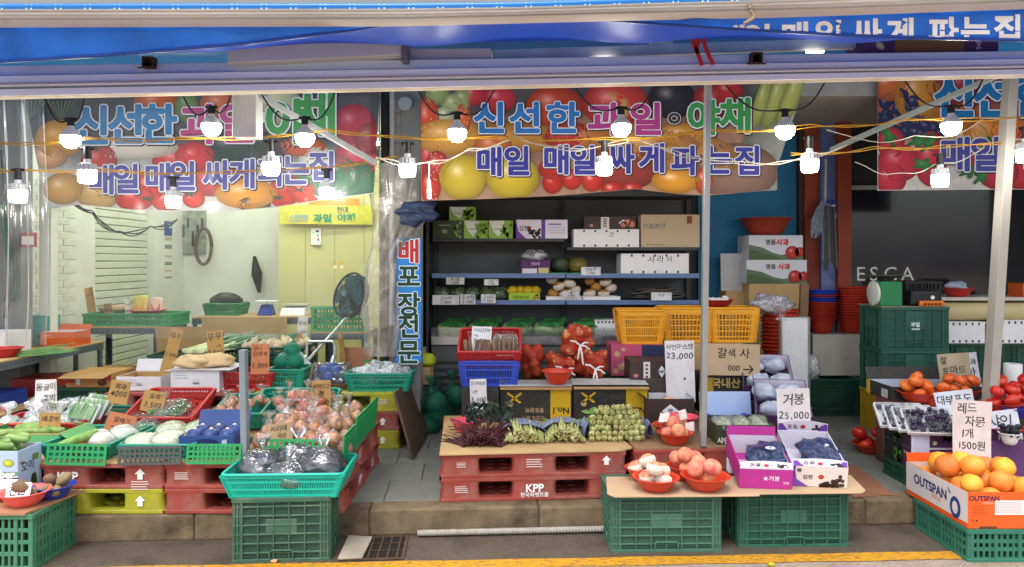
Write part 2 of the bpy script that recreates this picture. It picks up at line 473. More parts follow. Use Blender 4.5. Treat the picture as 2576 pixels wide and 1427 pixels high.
# ------------------------------------------------------------------ builders
def pallet(label, loc, rz=0, m=REDP, h=.14, w=1.1, dp=1.1, group='stacked plastic pallets', marks=()):
    t = thing('plastic_pallet', label, 'pallet', loc, rz, group)
    key = (m.name, h, w, dp)
    def deck(z0, z1):
        b = MB(); nx = 13
        b.box(-w / 2, -dp / 2, z0, w / 2, -dp / 2 + .05, z1).box(-w / 2, dp / 2 - .05, z0, w / 2, dp / 2, z1)
        b.box(-w / 2, -dp / 2 + .05, z0, -w / 2 + .05, dp / 2 - .05, z1).box(w / 2 - .05, -dp / 2 + .05, z0, w / 2, dp / 2 - .05, z1)
        for i in range(1, nx):
            x = -w / 2 + w * i / nx; b.box(x - .022, -dp / 2 + .05, z0 + .002, x + .022, dp / 2 - .05, z1 - .002)
            y = -dp / 2 + dp * i / nx; b.box(-w / 2 + .05, y - .022, z0 + .004, w / 2 - .05, y + .022, z1 - .004)
        return b
    ob('top_deck', cached(('td',) + key, lambda: deck(h - .024, h).mesh('top_deck', m, bevel=.004, seg=1)), t)
    ob('bottom_deck', cached(('bd',) + key, lambda: deck(0, .022).mesh('bottom_deck', m, bevel=.004, seg=1)), t)
    def blk(bw, bd):
        b = MB(); r = .03; c = [(sx * (bw / 2 - r) + r * math.cos(rad(a0 + 30 * k)), sy * (bd / 2 - r) + r * math.sin(rad(a0 + 30 * k))) for sx, sy, a0 in ((1, 1, 0), (-1, 1, 90), (-1, -1, 180), (1, -1, 270)) for k in range(4)]
        n = len(c); zz = ((.012, 1.12), (.022, 1.1), (.04, 1.0), (h - .045, 1.0), (h - .026, 1.09), (h - .014, 1.12)); vs = []
        for z, e in zz: vs += [(x * (1 + (e - 1) * .9), (y if y < 0 else y * e), z) for x, y in c]
        b.add(vs, [(i * n + j, i * n + (j + 1) % n, (i + 1) * n + (j + 1) % n, (i + 1) * n + j) for i in range(len(zz) - 1) for j in range(n)]); return b.mesh('block', m, smooth=40)
    for i, (x, bw) in enumerate(((-w / 2 + .112, .222), (0, .26), (w / 2 - .112, .222))):
        for j, (y, bd) in enumerate(((-dp / 2 + .102, .2), (0, .2), (dp / 2 - .102, .2))):
            ob('block', cached(('bk', bw, bd) + key, lambda: blk(bw, bd)), t, (x, y, 0))
    if marks:
        p = PR(lambda u, v, l: (u, -dp / 2 - .004 - l, v)); q = PR(lambda u, v, l: (w / 2 + .004 + l, u, v))
        for k in marks:
            kind, u, v, s = k[:4]; pp = q if len(k) > 4 else p
            if kind == 'arrow':
                pp.poly([(u - s, v), (u + s, v), (u, v + s)], 'e8e6e0').poly([(u - s * .5, v - s), (u + s * .5, v - s), (u + s * .5, v), (u - s * .5, v)], 'e8e6e0')
            elif kind == 'lines':
                for i in range(4): pp.rect(u - s, v - i * s * .28, u + s * R.uniform(.6, 1), v - i * s * .28 + s * .12, 'd8c4bc')
            else: pp.txt(kind, u, v, s, 'ece8e4', bold=.03 if kind == 'KPP' else .015)
        p.build('lettering', t); q.build('lettering', t)
    return t

def crate_wall(w, h, m, mp, nx, ny, plate=True, style='mesh'):
    b = MB(); e = .045
    if style == 'mesh':
        b.box(-w / 2 + .003, .004, .02, w / 2 - .003, .008, h - .02, 1)
        for s in (-1, 1):
            b.box(min(s * w / 2, s * (w / 2 - e)), .0, .008, max(s * w / 2, s * (w / 2 - e)), .012, h - .02)
            for k in range(3):
                x = s * (w / 2 - .006 - k * .017); b.box(x - .004, -.007, .006, x + .004, .001, h - .012)
        for i in range(nx + 1):
            x = -w / 2 + e + (w - 2 * e) * i / nx; b.box(x - .004, -.007, .006, x + .004, .009, h - .012)
        for j in range(1, ny):
            z = h * j / ny; b.box(-w / 2, -.0055, z - .004, w / 2, .0085, z + .004)
        if plate:
            cw = (w - 2 * e) / nx; b.box(-cw, -.003, h * (ny // 2) / ny, cw, .0075, h * (ny // 2 + 1.6) / ny)
            b.tube([(-cw * .75, -.008, h * .06), (-cw * .75, -.008, h * .15), (-cw * .65, -.008, h * .18), (cw * .65, -.008, h * .18), (cw * .75, -.008, h * .15), (cw * .75, -.008, h * .06)], .006, 5)
    else:
        b.lattice((-w / 2, .004, 0), (1, 0, 0), (0, 0, 1), w, h, nx, ny, .013, .02, .012, edge=.022)
        if plate: b.box(-w * .16, -.0035, h * .45, w * .16, .0115, h * .85)
        for i in range(0, nx + 1, 4):
            x = -w / 2 + .02 + (w - .04) * i / nx; b.box(x - .01, -.006, .01, x + .01, .011, h - .01)
    b.box(-w / 2 - .006, -.01, h - .024, w / 2 + .006, .012, h)
    b.box(-w / 2 - .003, -.008, 0, w / 2 + .003, .012, .016)
    return b.mesh('side_wall', [m, mp], bevel=.0015, seg=1)
def crate(label, w, dp, h, loc, rz=0, m=GREENC, mp=GREENCP, style='mesh', group=None, name='plastic_crate', ny=7, cat='crate', plate=True, inv=False):
    t = thing(name, label, cat, loc, rz, group)
    nx = max(3, round(w / .092)) if style == 'mesh' else round(w / .034)
    nd = max(3, round(dp / .092)) if style == 'mesh' else round(dp / .034)
    if style != 'mesh': ny = max(2, round(h / .065))
    a = cached(('cw', w, h, m.name, style, ny, plate), lambda: crate_wall(w, h, m, mp, nx, ny, plate, style))
    b = cached(('cw', dp, h, m.name, style, ny, plate), lambda: crate_wall(dp, h, m, mp, nd, ny, plate, style))
    ob('side_wall', a, t, (0, -dp / 2, 0)); ob('side_wall', a, t, (0, dp / 2, 0), (0, 0, math.pi))
    ob('side_wall', b, t, (-w / 2, 0, 0), (0, 0, -math.pi / 2)); ob('side_wall', b, t, (w / 2, 0, 0), (0, 0, math.pi / 2))
    zq = h - .02 if inv else .006
    MB().box(-w / 2 + .012, -dp / 2 + .012, zq, w / 2 - .012, dp / 2 - .012, zq + .008).build('base', m, t)
    return t

def basket(label, w, dp, h, loc, rz=0, m=TEALB, taper=.86, group=None, pitch=.019, tilt=0, cat='basket', name='plastic_basket', rows=2):
    t = thing(name, label, cat, loc, group=group, rot=(tilt, 0, rz))
    def wall(L, Lb, dx, hh):       # wall in local frame: foot at y=0, leans out to y=-dx
        b = MB(); n = max(6, round(L / pitch))
        def pt(s, k): return Vector((s * ((Lb + (L - Lb) * k) / 2), -dx * k, hh * k))
        for i in range(n + 1):
            s = -1 + 2 * i / n
            ww = .0085 if 1 < i < n - 1 else .03
            b.bar(pt(s * .985, 0), pt(s * .985, 1), ww, .005, (0, -1, 0))
        for k in [(j + 1) / (rows + 1) for j in range(rows)]: b.bar(pt(-1, k), pt(1, k), .006, .011, (0, 0, 1))
        b.bar(pt(-1, .03), pt(1, .03), .008, .02, (0, 0, 1)); b.bar(pt(-1, .93), pt(1, .93), .008, hh * .16, (0, 0, 1))
        return b.mesh('wall', m)
    wb, db = w * taper, dp * taper
    dx, dy = (w - wb) / 2, (dp - db) / 2
    a = cached(('bw', w, h, m.name, taper, dy), lambda: wall(w, wb, dy, h)); c = cached(('bw', dp, h, m.name, taper, dx), lambda: wall(dp, db, dx, h))
    ob('wall', a, t, (0, -db / 2, 0)); ob('wall', a, t, (0, db / 2, 0), (0, 0, math.pi))
    ob('wall', c, t, (-wb / 2, 0, 0), (0, 0, -math.pi / 2)); ob('wall', c, t, (wb / 2, 0, 0), (0, 0, math.pi / 2))
    r = .03; pts = []
    for cx, cy, a0 in ((w / 2 - r, dp / 2 - r, 0), (-w / 2 + r, dp / 2 - r, 90), (-w / 2 + r, -dp / 2 + r, 180), (w / 2 - r, -dp / 2 + r, 270)):
        for k in range(4): pts.append((cx + r * math.cos(rad(a0 + k * 30)), cy + r * math.sin(rad(a0 + k * 30)), h))
    pts.append(pts[0]); pts.append(pts[1])
    MB().tube(pts, .0095, 6).build('rim', m, t, smooth=True)
    b = MB(); b.lattice((-wb / 2, -db / 2, .004), (1, 0, 0), (0, 1, 0), wb, db, 8, 6, .02, .02, .008); b.build('base', m, t)
    return t

def bowl_mesh(r, h, m):
    pr = [(0, 0), (r * .5, 0), (r * .56, .004), (r * .74, h * .36), (r * .9, h * .82), (r * .96, h * .9), (r * 1.04, h * .93), (r * 1.055, h * .98), (r * 1.03, h), (r * .97, h * .985), (r * .87, h * .84), (r * .71, h * .38), (r * .52, .012), (0, .01)]
    return MB().lathe(pr, 40).mesh('bowl', m, smooth=50)
def bowl(label, x, yb, z, r, h, m=BOWLR, d=None, group=None, name='plastic_bowl'):
    d = d or D(yb, z)
    o = ob(name, cached(('bowl', r, h, m.name), lambda: bowl_mesh(r, h, m)), None, (X(x, d), d, z), (0, 0, R.uniform(0, 6)))
    return tag(o, label, 'bowl', group)

def carton(label, w, dp, h, loc, rz=0, outer=CARD, inner=None, open=False, flaps=(), prints=None, name='carton', cat='box', group=None, rot=None, th=.005):
    t = thing(name, label, cat, loc, group=group, rot=rot or (0, 0, rz)); inner = inner or CARDIN
    if open:
        b = MB(); q = th
        b.box(-w / 2, -dp / 2, 0, w / 2, -dp / 2 + q, h).box(-w / 2, dp / 2 - q, 0, w / 2, dp / 2, h)
        b.box(-w / 2, -dp / 2 + q, 0, -w / 2 + q, dp / 2 - q, h).box(w / 2 - q, -dp / 2 + q, 0, w / 2, dp / 2 - q, h)
        b.box(-w / 2 + q, -dp / 2 + q, 0, w / 2 - q, dp / 2 - q, q)
        body = b.build('body', outer, t, bevel=.0012, seg=1)
        b = MB(); g = q + .001
        b.sheet(lambda u, v: (-w / 2 + g + u * (w - 2 * g), dp / 2 - g, g + v * (h - g - .002)), 1, 1)
        b.sheet(lambda u, v: (-w / 2 + g + u * (w - 2 * g), -dp / 2 + g, g + v * (h - g - .002)), 1, 1)
        b.sheet(lambda u, v: (-w / 2 + g, -dp / 2 + g + u * (dp - 2 * g), g + v * (h - g - .002)), 1, 1)
        b.sheet(lambda u, v: (w / 2 - g, -dp / 2 + g + u * (dp - 2 * g), g + v * (h - g - .002)), 1, 1)
        b.build('lining', inner, t)
    else:
        body = MB().box(-w / 2, -dp / 2, 0, w / 2, dp / 2, h - .003).build('body', outer, t, bevel=.003, seg=2)
        b = MB(); b.box(-w / 2 + .001, -dp / 2 + .001, h - .003, w / 2 - .001, -.0012, h); b.build('flap', outer, t)
        b = MB(); b.box(-w / 2 + .001, .0012, h - .003, w / 2 - .001, dp / 2 - .001, h); b.build('flap', outer, t)
    for side, ang, ln in flaps:
        a = rad(ang); b = MB()
        L = w if side in 'fb' else dp
        b.box(-L / 2 + .002, 0, 0, L / 2 - .002, th, ln)
        o = b.build('flap', [inner if ang > 90 else outer], t)
        if side == 'b': o.location = (0, dp / 2 - th, h + .001); o.rotation_euler = (-a, 0, 0)
        if side == 'f': o.location = (0, -dp / 2 + th, h + .001); o.rotation_euler = (-a, 0, math.pi)
        if side == 'l': o.location = (-w / 2 + th, 0, h + .001); o.rotation_euler = (-a, 0, math.pi / 2)
        if side == 'r': o.location = (w / 2 - th, 0, h + .001); o.rotation_euler = (-a, 0, -math.pi / 2)
    for k, fn in (prints or {}).items():
        p = PR(face(k, w, dp, h)); fn(p, dp if k in 'lr' else w, dp if k == 't' else h); p.build('print', body)
    return t
def carton_px(label, xl, xr, yt, yb, dp, d=None, z=None, **k):
    if z is not None and d is None: d = D(yb, z)
    if z is None: z = Z(yb, d)
    return carton(label, (xr - xl) * d / F, dp, Z(yt, d) - z, (X((xl + xr) / 2, d), d + dp / 2, z), **k)

def card(label, xl, xr, yt, yb, d, lines, c='c89858', lean=10, roll=0, bow=.01, hand=True, ink='241c16', group='handwritten price cards', grit=True, name='price_card', sx=1, hole=None):
    bow = bow * R.uniform(.6, 2.6) * R.choice((-1, 1)); curl = R.uniform(0, .012)
    w = (xr - xl) * d / F; h = (yb - yt) * d / F
    m = mat('card_' + c, c, .75, .06, 7, .08, 120, .2, dirt=.28, dirtcol='8a7a64')
    f = lambda u, v: (u, bow * math.cos(u / w * 2.6) * (v / h) - curl * max(0, u / w + v / h - .9) * 3, v)
    b = MB(); b.sheet(lambda u, v: f((u - .5) * w, v * h), 6, 4, thick=.0022)
    o = b.build(name, m, None, (X((xl + xr) / 2, d), d, Z(yb, d)), (rad(-lean), rad(roll), 0))
    tag(o, label, 'sign', group)
    p = PR(lambda u, v, l: (f(u, v)[0], f(u, v)[1] - l, v), base=.0022)
    for t, vr, hr, *ux in lines:
        nat = sum(.34 if ch in ' .,1' else (.56 if ord(ch) < 256 else .92) for ch in t) * hr * h / .85
        room = w * (.94 - 2 * abs(ux[0] if ux else 0)); hr = hr * min(1, max(room, .3 * w) / max(nat, 1e-6))
        p.txt(t, (ux[0] if ux else 0) * w, h * (1 - vr), hr * h, ink, bold=.005 if hand else 0, hand=hand, sx=sx)
    if hole: p.ell(hole[0] * w, hole[1] * h, .009, .009, '8a4a3a', hl=0)
    p.build('lettering', o)
    return o

# ---- bulbs
GLOW = mat('lamp_glow', 'fffaf0', .4, 0, emit=34)
LAMPG = mat('lamp_grey_collar', 'b9bcc0', .4, .03)
def bulb(label, x, y, d, kind, lit=True, group='bulbs hung under the awning beam'):
    t = thing('led_bulb', label, 'light bulb', P(x, y, d), group=group)
    g = GLOW
    if kind == 'round':
        r = .058
        k = cached('rb', lambda: MB().lathe([(0, -r), (r * .5, -r * .88), (r * .87, -r * .5), (r, 0), (r * .97, r * .3)], 24).mesh('diffuser', g, smooth=True))
        c = cached('rc', lambda: MB().lathe([(r * .98, r * .3), (r * .92, r * .55), (r * .55, r * .95), (r * .34, r * 1.2), (r * .34, r * 1.35)], 24).mesh('collar', LAMPG, smooth=True))
        s = cached('rs', lambda: MB().lathe([(0, r * 2.25), (.016, r * 2.25), (.02, r * 2.15), (.021, r * 1.35), (.0, r * 1.35)], 16).tube([(-.035, 0, r * 2.1), (.035, 0, r * 2.1)], .009, 6).mesh('socket', BLACK, smooth=40))
    else:
        r = .052
        k = cached('cb', lambda: MB().lathe([(0, -r * 1.15), (r * .8, -r * 1.1), (r * .95, -r * .9), (r, -r * .3), (r, r * .35)], 24).mesh('diffuser', g, smooth=50))
        def rib():
            b = MB().lathe([(r * 1.0, r * .35), (r * .96, r * .4), (r * .86, r * 1.1), (r * .4, r * 1.3), (r * .38, r * 1.7)], 24)
            for i in range(16):
                a = i * math.pi / 8; b.bar((math.cos(a) * r * 1.0, math.sin(a) * r * 1.0, r * .42), (math.cos(a) * r * .9, math.sin(a) * r * .9, r * 1.15), .004, .006)
            return b.mesh('heat_sink', LAMPG)
        c = cached('cc', rib)
        s = cached('cs', lambda: MB().lathe([(0, r * 3.2), (.02, r * 3.15), (.022, r * 1.7), (0, r * 1.65)], 16).tube([(-.04, 0, r * 2.95), (.04, 0, r * 2.95)], .009, 6).mesh('socket', BLACK, smooth=40))
    ob('diffuser', k, t); ob('heat_sink' if kind != 'round' else 'collar', c, t); ob('socket', s, t)
    return t

# ---- produce
def fr_mesh(kind):
    if kind == 'peach':
        return MB().ball((0, 0, 0), (1, 1, .93), 20, 14, fn=lambda v: (1 - .1 * math.exp(-(v[0] / .12) ** 2) * (1 if v[1] < 0 else 0) * (1 - abs(v[2])) ** .3) * (1 - .12 * max(0, v[2] - .85) / .15)).mesh('peach', PEACH, smooth=True)
    if kind == 'citrus': return MB().ball((0, 0, 0), (1, 1, .94), 20, 14, .05, 3, fn=lambda v: 1 - .05 * max(0, abs(v[2]) - .9) / .1).mesh('grapefruit', CITRUS, smooth=True)
    if kind in ('tomato', 'redtomato'): return MB().ball((0, 0, 0), (1, 1, .8), 20, 12, fn=lambda v: 1 + .012 * math.cos(5 * math.atan2(v[1], v[0])) - .12 * max(0, v[2] - .86) / .14).mesh('tomato', TOMATO if kind == 'tomato' else TOMR, smooth=True)
    if kind == 'onion': return MB().ball((0, 0, 0), (1, 1, .92), 16, 12, .05, 5, fn=lambda v: 1 + .35 * max(0, v[2] - .93) / .07).mesh('onion', ONION, smooth=True)
    if kind == 'potato': return MB().ball((0, 0, 0), (1.15, .92, .85), 14, 10, .25, 8).mesh('potato', POTATO, smooth=True)
    if kind == 'grape': return MB().ball((0, 0, 0), 1, 9, 6).mesh('grape', GRAPE, smooth=True)
    if kind == 'garlic': return MB().ball((0, 0, 0), (1, 1, .85), 14, 10, fn=lambda v: (1 + .06 * abs(math.sin(4 * math.atan2(v[1], v[0])))) * (1 + .7 * max(0, v[2] - .9) / .1)).mesh('garlic', GARLIC, smooth=True)
def fr(kind, name, loc, r, parent=None, up=True):
    o = ob(name, cached(('fr', kind), lambda: fr_mesh(kind)), parent, loc, (R.uniform(-.6, .6), R.uniform(-.6, .6), R.uniform(-.7, .7) if kind == 'peach' else R.uniform(0, 6.3)), (r * R.uniform(.94, 1.07), r * R.uniform(.94, 1.07), r * R.uniform(.92, 1.05)))
    return o
def pile(n, samp, r, z0, tries=70, rv=.06):
    """rest n balls on a floor z0 and on each other; samp() gives x,y"""
    out = []
    for _ in range(n):
        rr = r * R.uniform(1 - rv, 1 + rv); best = None
        for _ in range(tries):
            x, y = samp(); z = z0(x, y) + rr * .92 if callable(z0) else z0 + rr * .92
            for (a, b, c, q) in out:
                dd = (x - a) ** 2 + (y - b) ** 2; s = (rr + q) * .96
                if dd < s * s: z = max(z, c + math.sqrt(s * s - dd))
            if best is None or z < best[2]: best = (x, y, z, rr)
        out.append(best)
    return out
def disc(cx, cy, rr):
    def f():
        a = R.uniform(0, 6.283); q = rr * math.sqrt(R.random()); return cx + q * math.cos(a), cy + q * math.sin(a)
    return f
def rect(x0, y0, x1, y1): return lambda: (R.uniform(x0, x1), R.uniform(y0, y1))

def hull(balls, pad=.008, seg=26, ring=18, flat=None):
    """film or net drawn round a set of balls: radial wrap from their centre"""
    cx = sum(b[0] for b in balls) / len(balls); cy = sum(b[1] for b in balls) / len(balls); cz = sum(b[2] for b in balls) / len(balls)
    c = Vector((cx, cy, cz)); rs = {}
    def rr(v):
        v = Vector(v); best = .01; tot = 0
        for b in balls:
            o = Vector(b[:3]) - c; s = b[3] + pad
            for q in (s, s * 1.5):
                t = o.dot(v); k = q * q - (o - v * t).length_squared
                if k > 0: best = max(best, (t + math.sqrt(k)) if q == s else (t + .3 * math.sqrt(k)))
        return best
    m = MB(); m.ball((0, 0, 0), 1, seg, ring, fn=rr)
    vs = [Vector(v) for v in m.v]
    nb = [[] for _ in vs]
    for f in m.f:
        for a, b in zip(f, f[1:] + f[:1]): nb[a].append(b); nb[b].append(a)
    for _ in range(1): vs = [v * .55 + sum((vs[j] for j in n), Vector()) * (.45 / len(n)) if n else v for v, n in zip(vs, nb)]
    m.v = [tuple(v + c) for v in vs]
    if flat is not None: m.v = [(x, y, max(z, flat)) for x, y, z in m.v]
    return m
def tuft(m, p, h=.05, r=.03, n=9, up=(0, 0, 1)):
    """tied, flared mouth of a plastic bag"""
    p = Vector(p); up = Vector(up).normalized(); a = up.orthogonal().normalized(); b = up.cross(a); ring = []
    for k, (t, q) in enumerate(((-.4, .9), (0, .25), (.35, .5), (.8, 1.1), (1.0, 1.3))):
        ring.append([p + up * h * (t + R.uniform(-.12, .12) * (k > 2)) + (a * math.cos(6.283 * j / n) + b * math.sin(6.283 * j / n)) * r * q * R.uniform(.6, 1.3) for j in range(n)])
    vs = [v for g in ring for v in g]
    m.add(vs, [(k * n + j, k * n + (j + 1) % n, (k + 1) * n + (j + 1) % n, (k + 1) * n + j) for k in range(len(ring) - 1) for j in range(n)])
    return m
def stalks(n, L, r, w, h, mt, curve=.1, taper=.5, spread=.25, seed=1, along=(0, 1, 0), parent=None, name='stalks', jit=.12, nseg=5, sides=5, loc=(0, 0, 0), rot=(0, 0, 0)):
    """a bunch of stalks lying along 'along', butts at the near end, heaped w wide and h high"""
    q = random.Random(seed); b = MB(); al = Vector(along).normalized(); sd = Vector((0, 0, 1)).cross(al).normalized() * -1
    for i in range(n):
        u = q.uniform(-1, 1); hh = q.random() ** .8 * max(.05, 1 - abs(u) ** 2.2)
        p = sd * (u * w / 2) + Vector((0, 0, r + hh * h)) + al * q.uniform(-jit, jit) * L * .4
        rr = r * q.uniform(.7, 1.25); ll = L * q.uniform(.75, 1.1)
        dv = (al + sd * q.uniform(-spread, spread) + Vector((0, 0, q.uniform(-.12, .1)))).normalized()
        bend = (sd * q.uniform(-1, 1) + Vector((0, 0, q.uniform(-.9, .5)))) * curve * ll
        pts = [p + dv * ll * k / nseg + bend * (k / nseg) ** 2 for k in range(nseg + 1)]
        pts = [Vector((a.x, a.y, max(a.z, r * .6))) for a in pts]
        b.tube(pts, [rr * (1 - taper * k / nseg) for k in range(nseg + 1)], sides)
    return stuff(b.build(name, mt, parent, loc, rot, smooth=True))
def recenter(o, children=True):
    """put the origin of a mesh thing (and its parts) at the foot of its bounding box"""
    vs = o.data.vertices; xs = [v.co.x for v in vs]; ys = [v.co.y for v in vs]; zs = [v.co.z for v in vs]
    c = Vector(((min(xs) + max(xs)) / 2, (min(ys) + max(ys)) / 2, min(zs)))
    for k in [o] + list(o.children):
        if k.data: k.data.transform(Matrix.Translation(-c))
    o.location = Vector(o.location) + c
    return o
def wires(pts, n=14, sag=0):
    """smooth polyline through points with slight sag"""
    pts = [Vector(p) for p in pts]; out = []
    for a, b in zip(pts, pts[1:]):
        for i in range(n):
            t = i / n; p = a.lerp(b, t); p.z -= sag * 4 * t * (1 - t); out.append(p)
    return out + [pts[-1]]

# ================================================================== ground
ASPH = mat('asphalt', '42382e', .75, .5, 110, 1.0, 130, .4, dirt=.8, dirtcol='2a231c', c2='6a5e50')
g = MB(); g.sheet(lambda u, v: (-60 + 120 * u, -60 + 120 * v, 0), 2, 2)
struct(g.build('road', mat('worn_road', '8c7a6c', .85, .25, 75, .9, 120, .25, c2='a8988a', dirt=.5, dirtcol='6a5c50')))
g = MB(); g.sheet(lambda u, v: (-8 + 16 * u, (3.875 + .0458 * (-8 + 16 * u) - .03) * (1 - v) + (4.26 + .0614 * (-8 + 16 * u)) * v, .002), 8, 1)
struct(g.build('gutter_strip', ASPH))
def yellow():
    m = mat('yellow_road_paint', 'c88e14', .7, .1, 30, .3, 160, .3)
    n = m.node_tree; N = n.nodes; L = n.links; b = N['Principled BSDF']
    src = b.inputs['Base Color'].links[0].from_socket
    tc = N.new('ShaderNodeTexCoord'); mp = N.new('ShaderNodeMapping'); mp.inputs['Rotation'].default_value = (0, 0, .5); mp.inputs['Scale'].default_value = (1, 3.2, 1)
    nz = N.new('ShaderNodeTexNoise'); nz.inputs['Scale'].default_value = 22; nz.inputs['Detail'].default_value = 8; nz.inputs['Roughness'].default_value = .75
    r = N.new('ShaderNodeValToRGB'); r.color_ramp.elements[0].position = .49; r.color_ramp.elements[1].position = .6
    mx = N.new('ShaderNodeMix'); mx.data_type = 'RGBA'; mx.inputs[7].default_value = (*hx('6a5a40'), 1)
    L.new(tc.outputs['Object'], mp.inputs[0]); L.new(mp.outputs[0], nz.inputs['Vector']); L.new(nz.outputs['Fac'], r.inputs[0])
    L.new(r.outputs[0], mx.inputs[0]); L.new(src, mx.inputs[6]); L.new(mx.outputs[2], b.inputs['Base Color'])
    return m
y0 = lambda x: 3.875 + .0458 * x
g = MB(); g.sheet(lambda u, v: (-8 + 16 * u, y0(-8 + 16 * u) - .105 + .105 * v + .004 * math.sin(u * 160 + v * 9), .004), 120, 2)
struct(g.build('yellow_line', yellow()))

KA = math.atan(.0614)
KERB = mat('kerb_stone', '74644e', .85, .3, 10, .6, 90, .25, dirt=.95, dirtcol='382e24')
PAVE = mat('paving_slab', '74766f', .85, .12, 12, .3, 140, .25, dirt=.35, dirtcol='55544e')
PJ = mat('paving_joint', '55534c', .95, .1, 30)
g = MB(); g.box(-9, .16, 0, 9, 9, .142)
pv = struct(g.build('pavement', PJ, None, (0, 4.248, 0), (0, 0, KA)))
slab = MB().box(-.197, -.197, .12, .197, .197, .15).mesh('paving_slab', PAVE, bevel=.004, seg=1)
for j in range(11):
    for i in range(24):
        ob('paving_slab', slab, pv, (-4.55 + i * .4 + (.2 if j % 2 else 0), .36 + .4 * j, R.uniform(-.002, .001)), (0, 0, R.choice((0, math.pi))))
ks = MB().box(-.483, 0, 0, .483, .158, .15).mesh('kerb_stone', KERB, bevel=.012, seg=2)
kb = MB().box(-9, .012, .0, 9, .15, .132).build('kerb', PJ, None, (0, 4.248, 0), (0, 0, KA)); struct(kb)
for i in range(-7, 8):
    ob('kerb_stone', ks, kb, (.155 + i * .97 - .483, R.uniform(-.003, .003), R.uniform(-.003, .002)))

# drain grate with a worn board lying over it, ribbed hose along the kerb
t = thing('drain_grate', 'steel drain grate let into the road at the kerb', 'grate', (-.74, 4.02, 0), .06)
MB().box(-.16, -.16, .002, .16, .16, .006).build('shade_plate', mat('drain_shade', '14120f', .9), t)  # near-black plate on the road paints the shade of a hollow under the bars
g = MB(); g.box(-.165, -.165, .006, .165, -.15, .012).box(-.165, .15, .006, .165, .165, .012).box(.15, -.15, .006, .165, .15, .012).box(-.165, -.15, .006, -.15, .15, .012)
g.build('frame', mat('rusty_steel', '5a4636', .7, .3, 20, metal=.4), t)
for i in range(6): MB().box(-.13 + i * .05, -.15, .006, -.122 + i * .05, .15, .011).build('bar', MATS['rusty_steel'], t)
for y in (-.05, .05): MB().box(-.15, y - .003, .0112, .15, y + .003, .0125).build('bar', MATS['rusty_steel'], t)
g = MB(); q = [P(0, 0, 1)] * 4
g.add([Vector((X(x, D(y, .02)), D(y, .02), z)) for z in (.014, .026) for x, y in ((850, 1406), (912, 1403), (937, 1352), (876, 1349))], [(3, 2, 1, 0), (4, 5, 6, 7), (0, 1, 5, 4), (1, 2, 6, 5), (2, 3, 7, 6), (3, 0, 4, 7)])
o = g.build('worn_board', mat('worn_white_board', '9c9484', .8, .12, 8, .3, 60, dirt=.5, dirtcol='5a4c3c'), bevel=.002, seg=1); tag(o, 'worn off-white board lying beside the drain grate', 'board'); recenter(o)
pts = wires([(X(1050, 4.16), kd, .03) if 0 else (xx, 4.248 + .0614 * xx - .03, .026) for xx in (-.535, -.2, .15, .56)], 45)
g = MB(); g.tube(pts, [.019 if i % 2 else .0145 for i in range(len(pts))], 10)
o = g.build('ribbed_hose', mat('ribbed_hose_white', 'a29c92', .6, .12, 12, dirt=.35), smooth=25); tag(o, 'white ribbed drain hose lying along the foot of the kerb', 'hose'); recenter(o)

# ================================================================== building shell
WHITEW = mat('painted_white_wall', 'dcddd2', .7, .05, 3, .06, 60, .25, dirt=.15, dirtcol='9a9a80')
CREAM = mat('cold_store_panel', 'c9c48a', .5, .03, 2, spec=.4, dirt=.08, dirtcol='a09a60')
def slabw(name, label, x0, y0_, z0, x1, y1, z1, m, cat='wall', bev=0):
    g = MB(); cx, cy = (x0 + x1) / 2, (y0_ + y1) / 2
    g.box(x0 - cx, y0_ - cy, 0, x1 - cx, y1 - cy, z1 - z0)
    o = g.build(name, m, None, (cx, cy, z0), bevel=bev)
    return tag(o, label, cat)
slabw('building_front', 'plain building front above the stall awnings', -7, 5.98, 3.02, 8, 10.6, 6.5, mat('facade_grey', '8c8a86', .8, .08, 2), 'building')
slabw('shop_wall', 'pale back wall of the lit shop behind the vegetables', -4.3, 9.5, .15, -.6, 9.62, 3.0, WHITEW)
lw = slabw('brick_wall', 'white painted brick side wall of the lit shop', -4.45, 5.6, .15, -4.3, 7.63, 3.0, WHITEW)
bk = MB().box(-.006, -.097, -.03, .008, .097, .03).mesh('brick', mat('white_brick', 'd2d4c4', .75, .05, 9, .25, 60, dirt=.2, dirtcol='a4a490'), bevel=.003, seg=1)
for j in range(22):
    for i in range(6):
        yy = -.55 + i * .203 + (.1 if j % 2 else 0)
        if yy < 0.92 - .0: ob('brick', bk, lw, (.075, yy + .35 - .35, .72 + j * .067), (R.uniform(-.01, .01), 0, R.uniform(-.015, .015)))
sw = slabw('roller_shutter', 'white slatted shutter between brick wall and pillar', -4.45, 7.63, .15, -4.33, 8.75, 3.0, mat('shutter_gap', '7a8074', .8))
st = MB().box(0, -.55, -.035, .022, .55, .035).mesh('slat', mat('shutter_white', 'ccd0bc', .55, .04, 5, dirt=.1), bevel=.006, seg=1)
for j in range(32): ob('slat', st, sw, (.06, 0, .2 + j * .078), (R.uniform(-.003, .003), 0, 0))
wp = slabw('wall_pillar', 'white pillar with small pinned notices beside the slatted shutter', -4.45, 8.75, .15, -4.22, 9.49, 3.0, WHITEW)
p = PR(lambda u, v, l: (.115 + l, u, v))
p.rect(-.15, 1.72, .06, 1.9, '20408a'); p.lay().ell(0, 1.84, .05, .03, 'd8e0f0', hl=0)
for k, (zz, hh) in enumerate(((1.66, .05), (1.56, .05), (1.46, .02), (1.36, .04), (1.28, .02), (1.2, .02))): p.rect(-.14, zz - .0, .05, zz + hh, '8a8a84' if k % 2 else 'b8a89a')
p.build('notice', wp)
slabw('partition_wall', 'pale partition between the two shops behind the plastic wrapped pillar', -1.02, 6.15, .15, -.9, 9.5, 3.0, WHITEW)
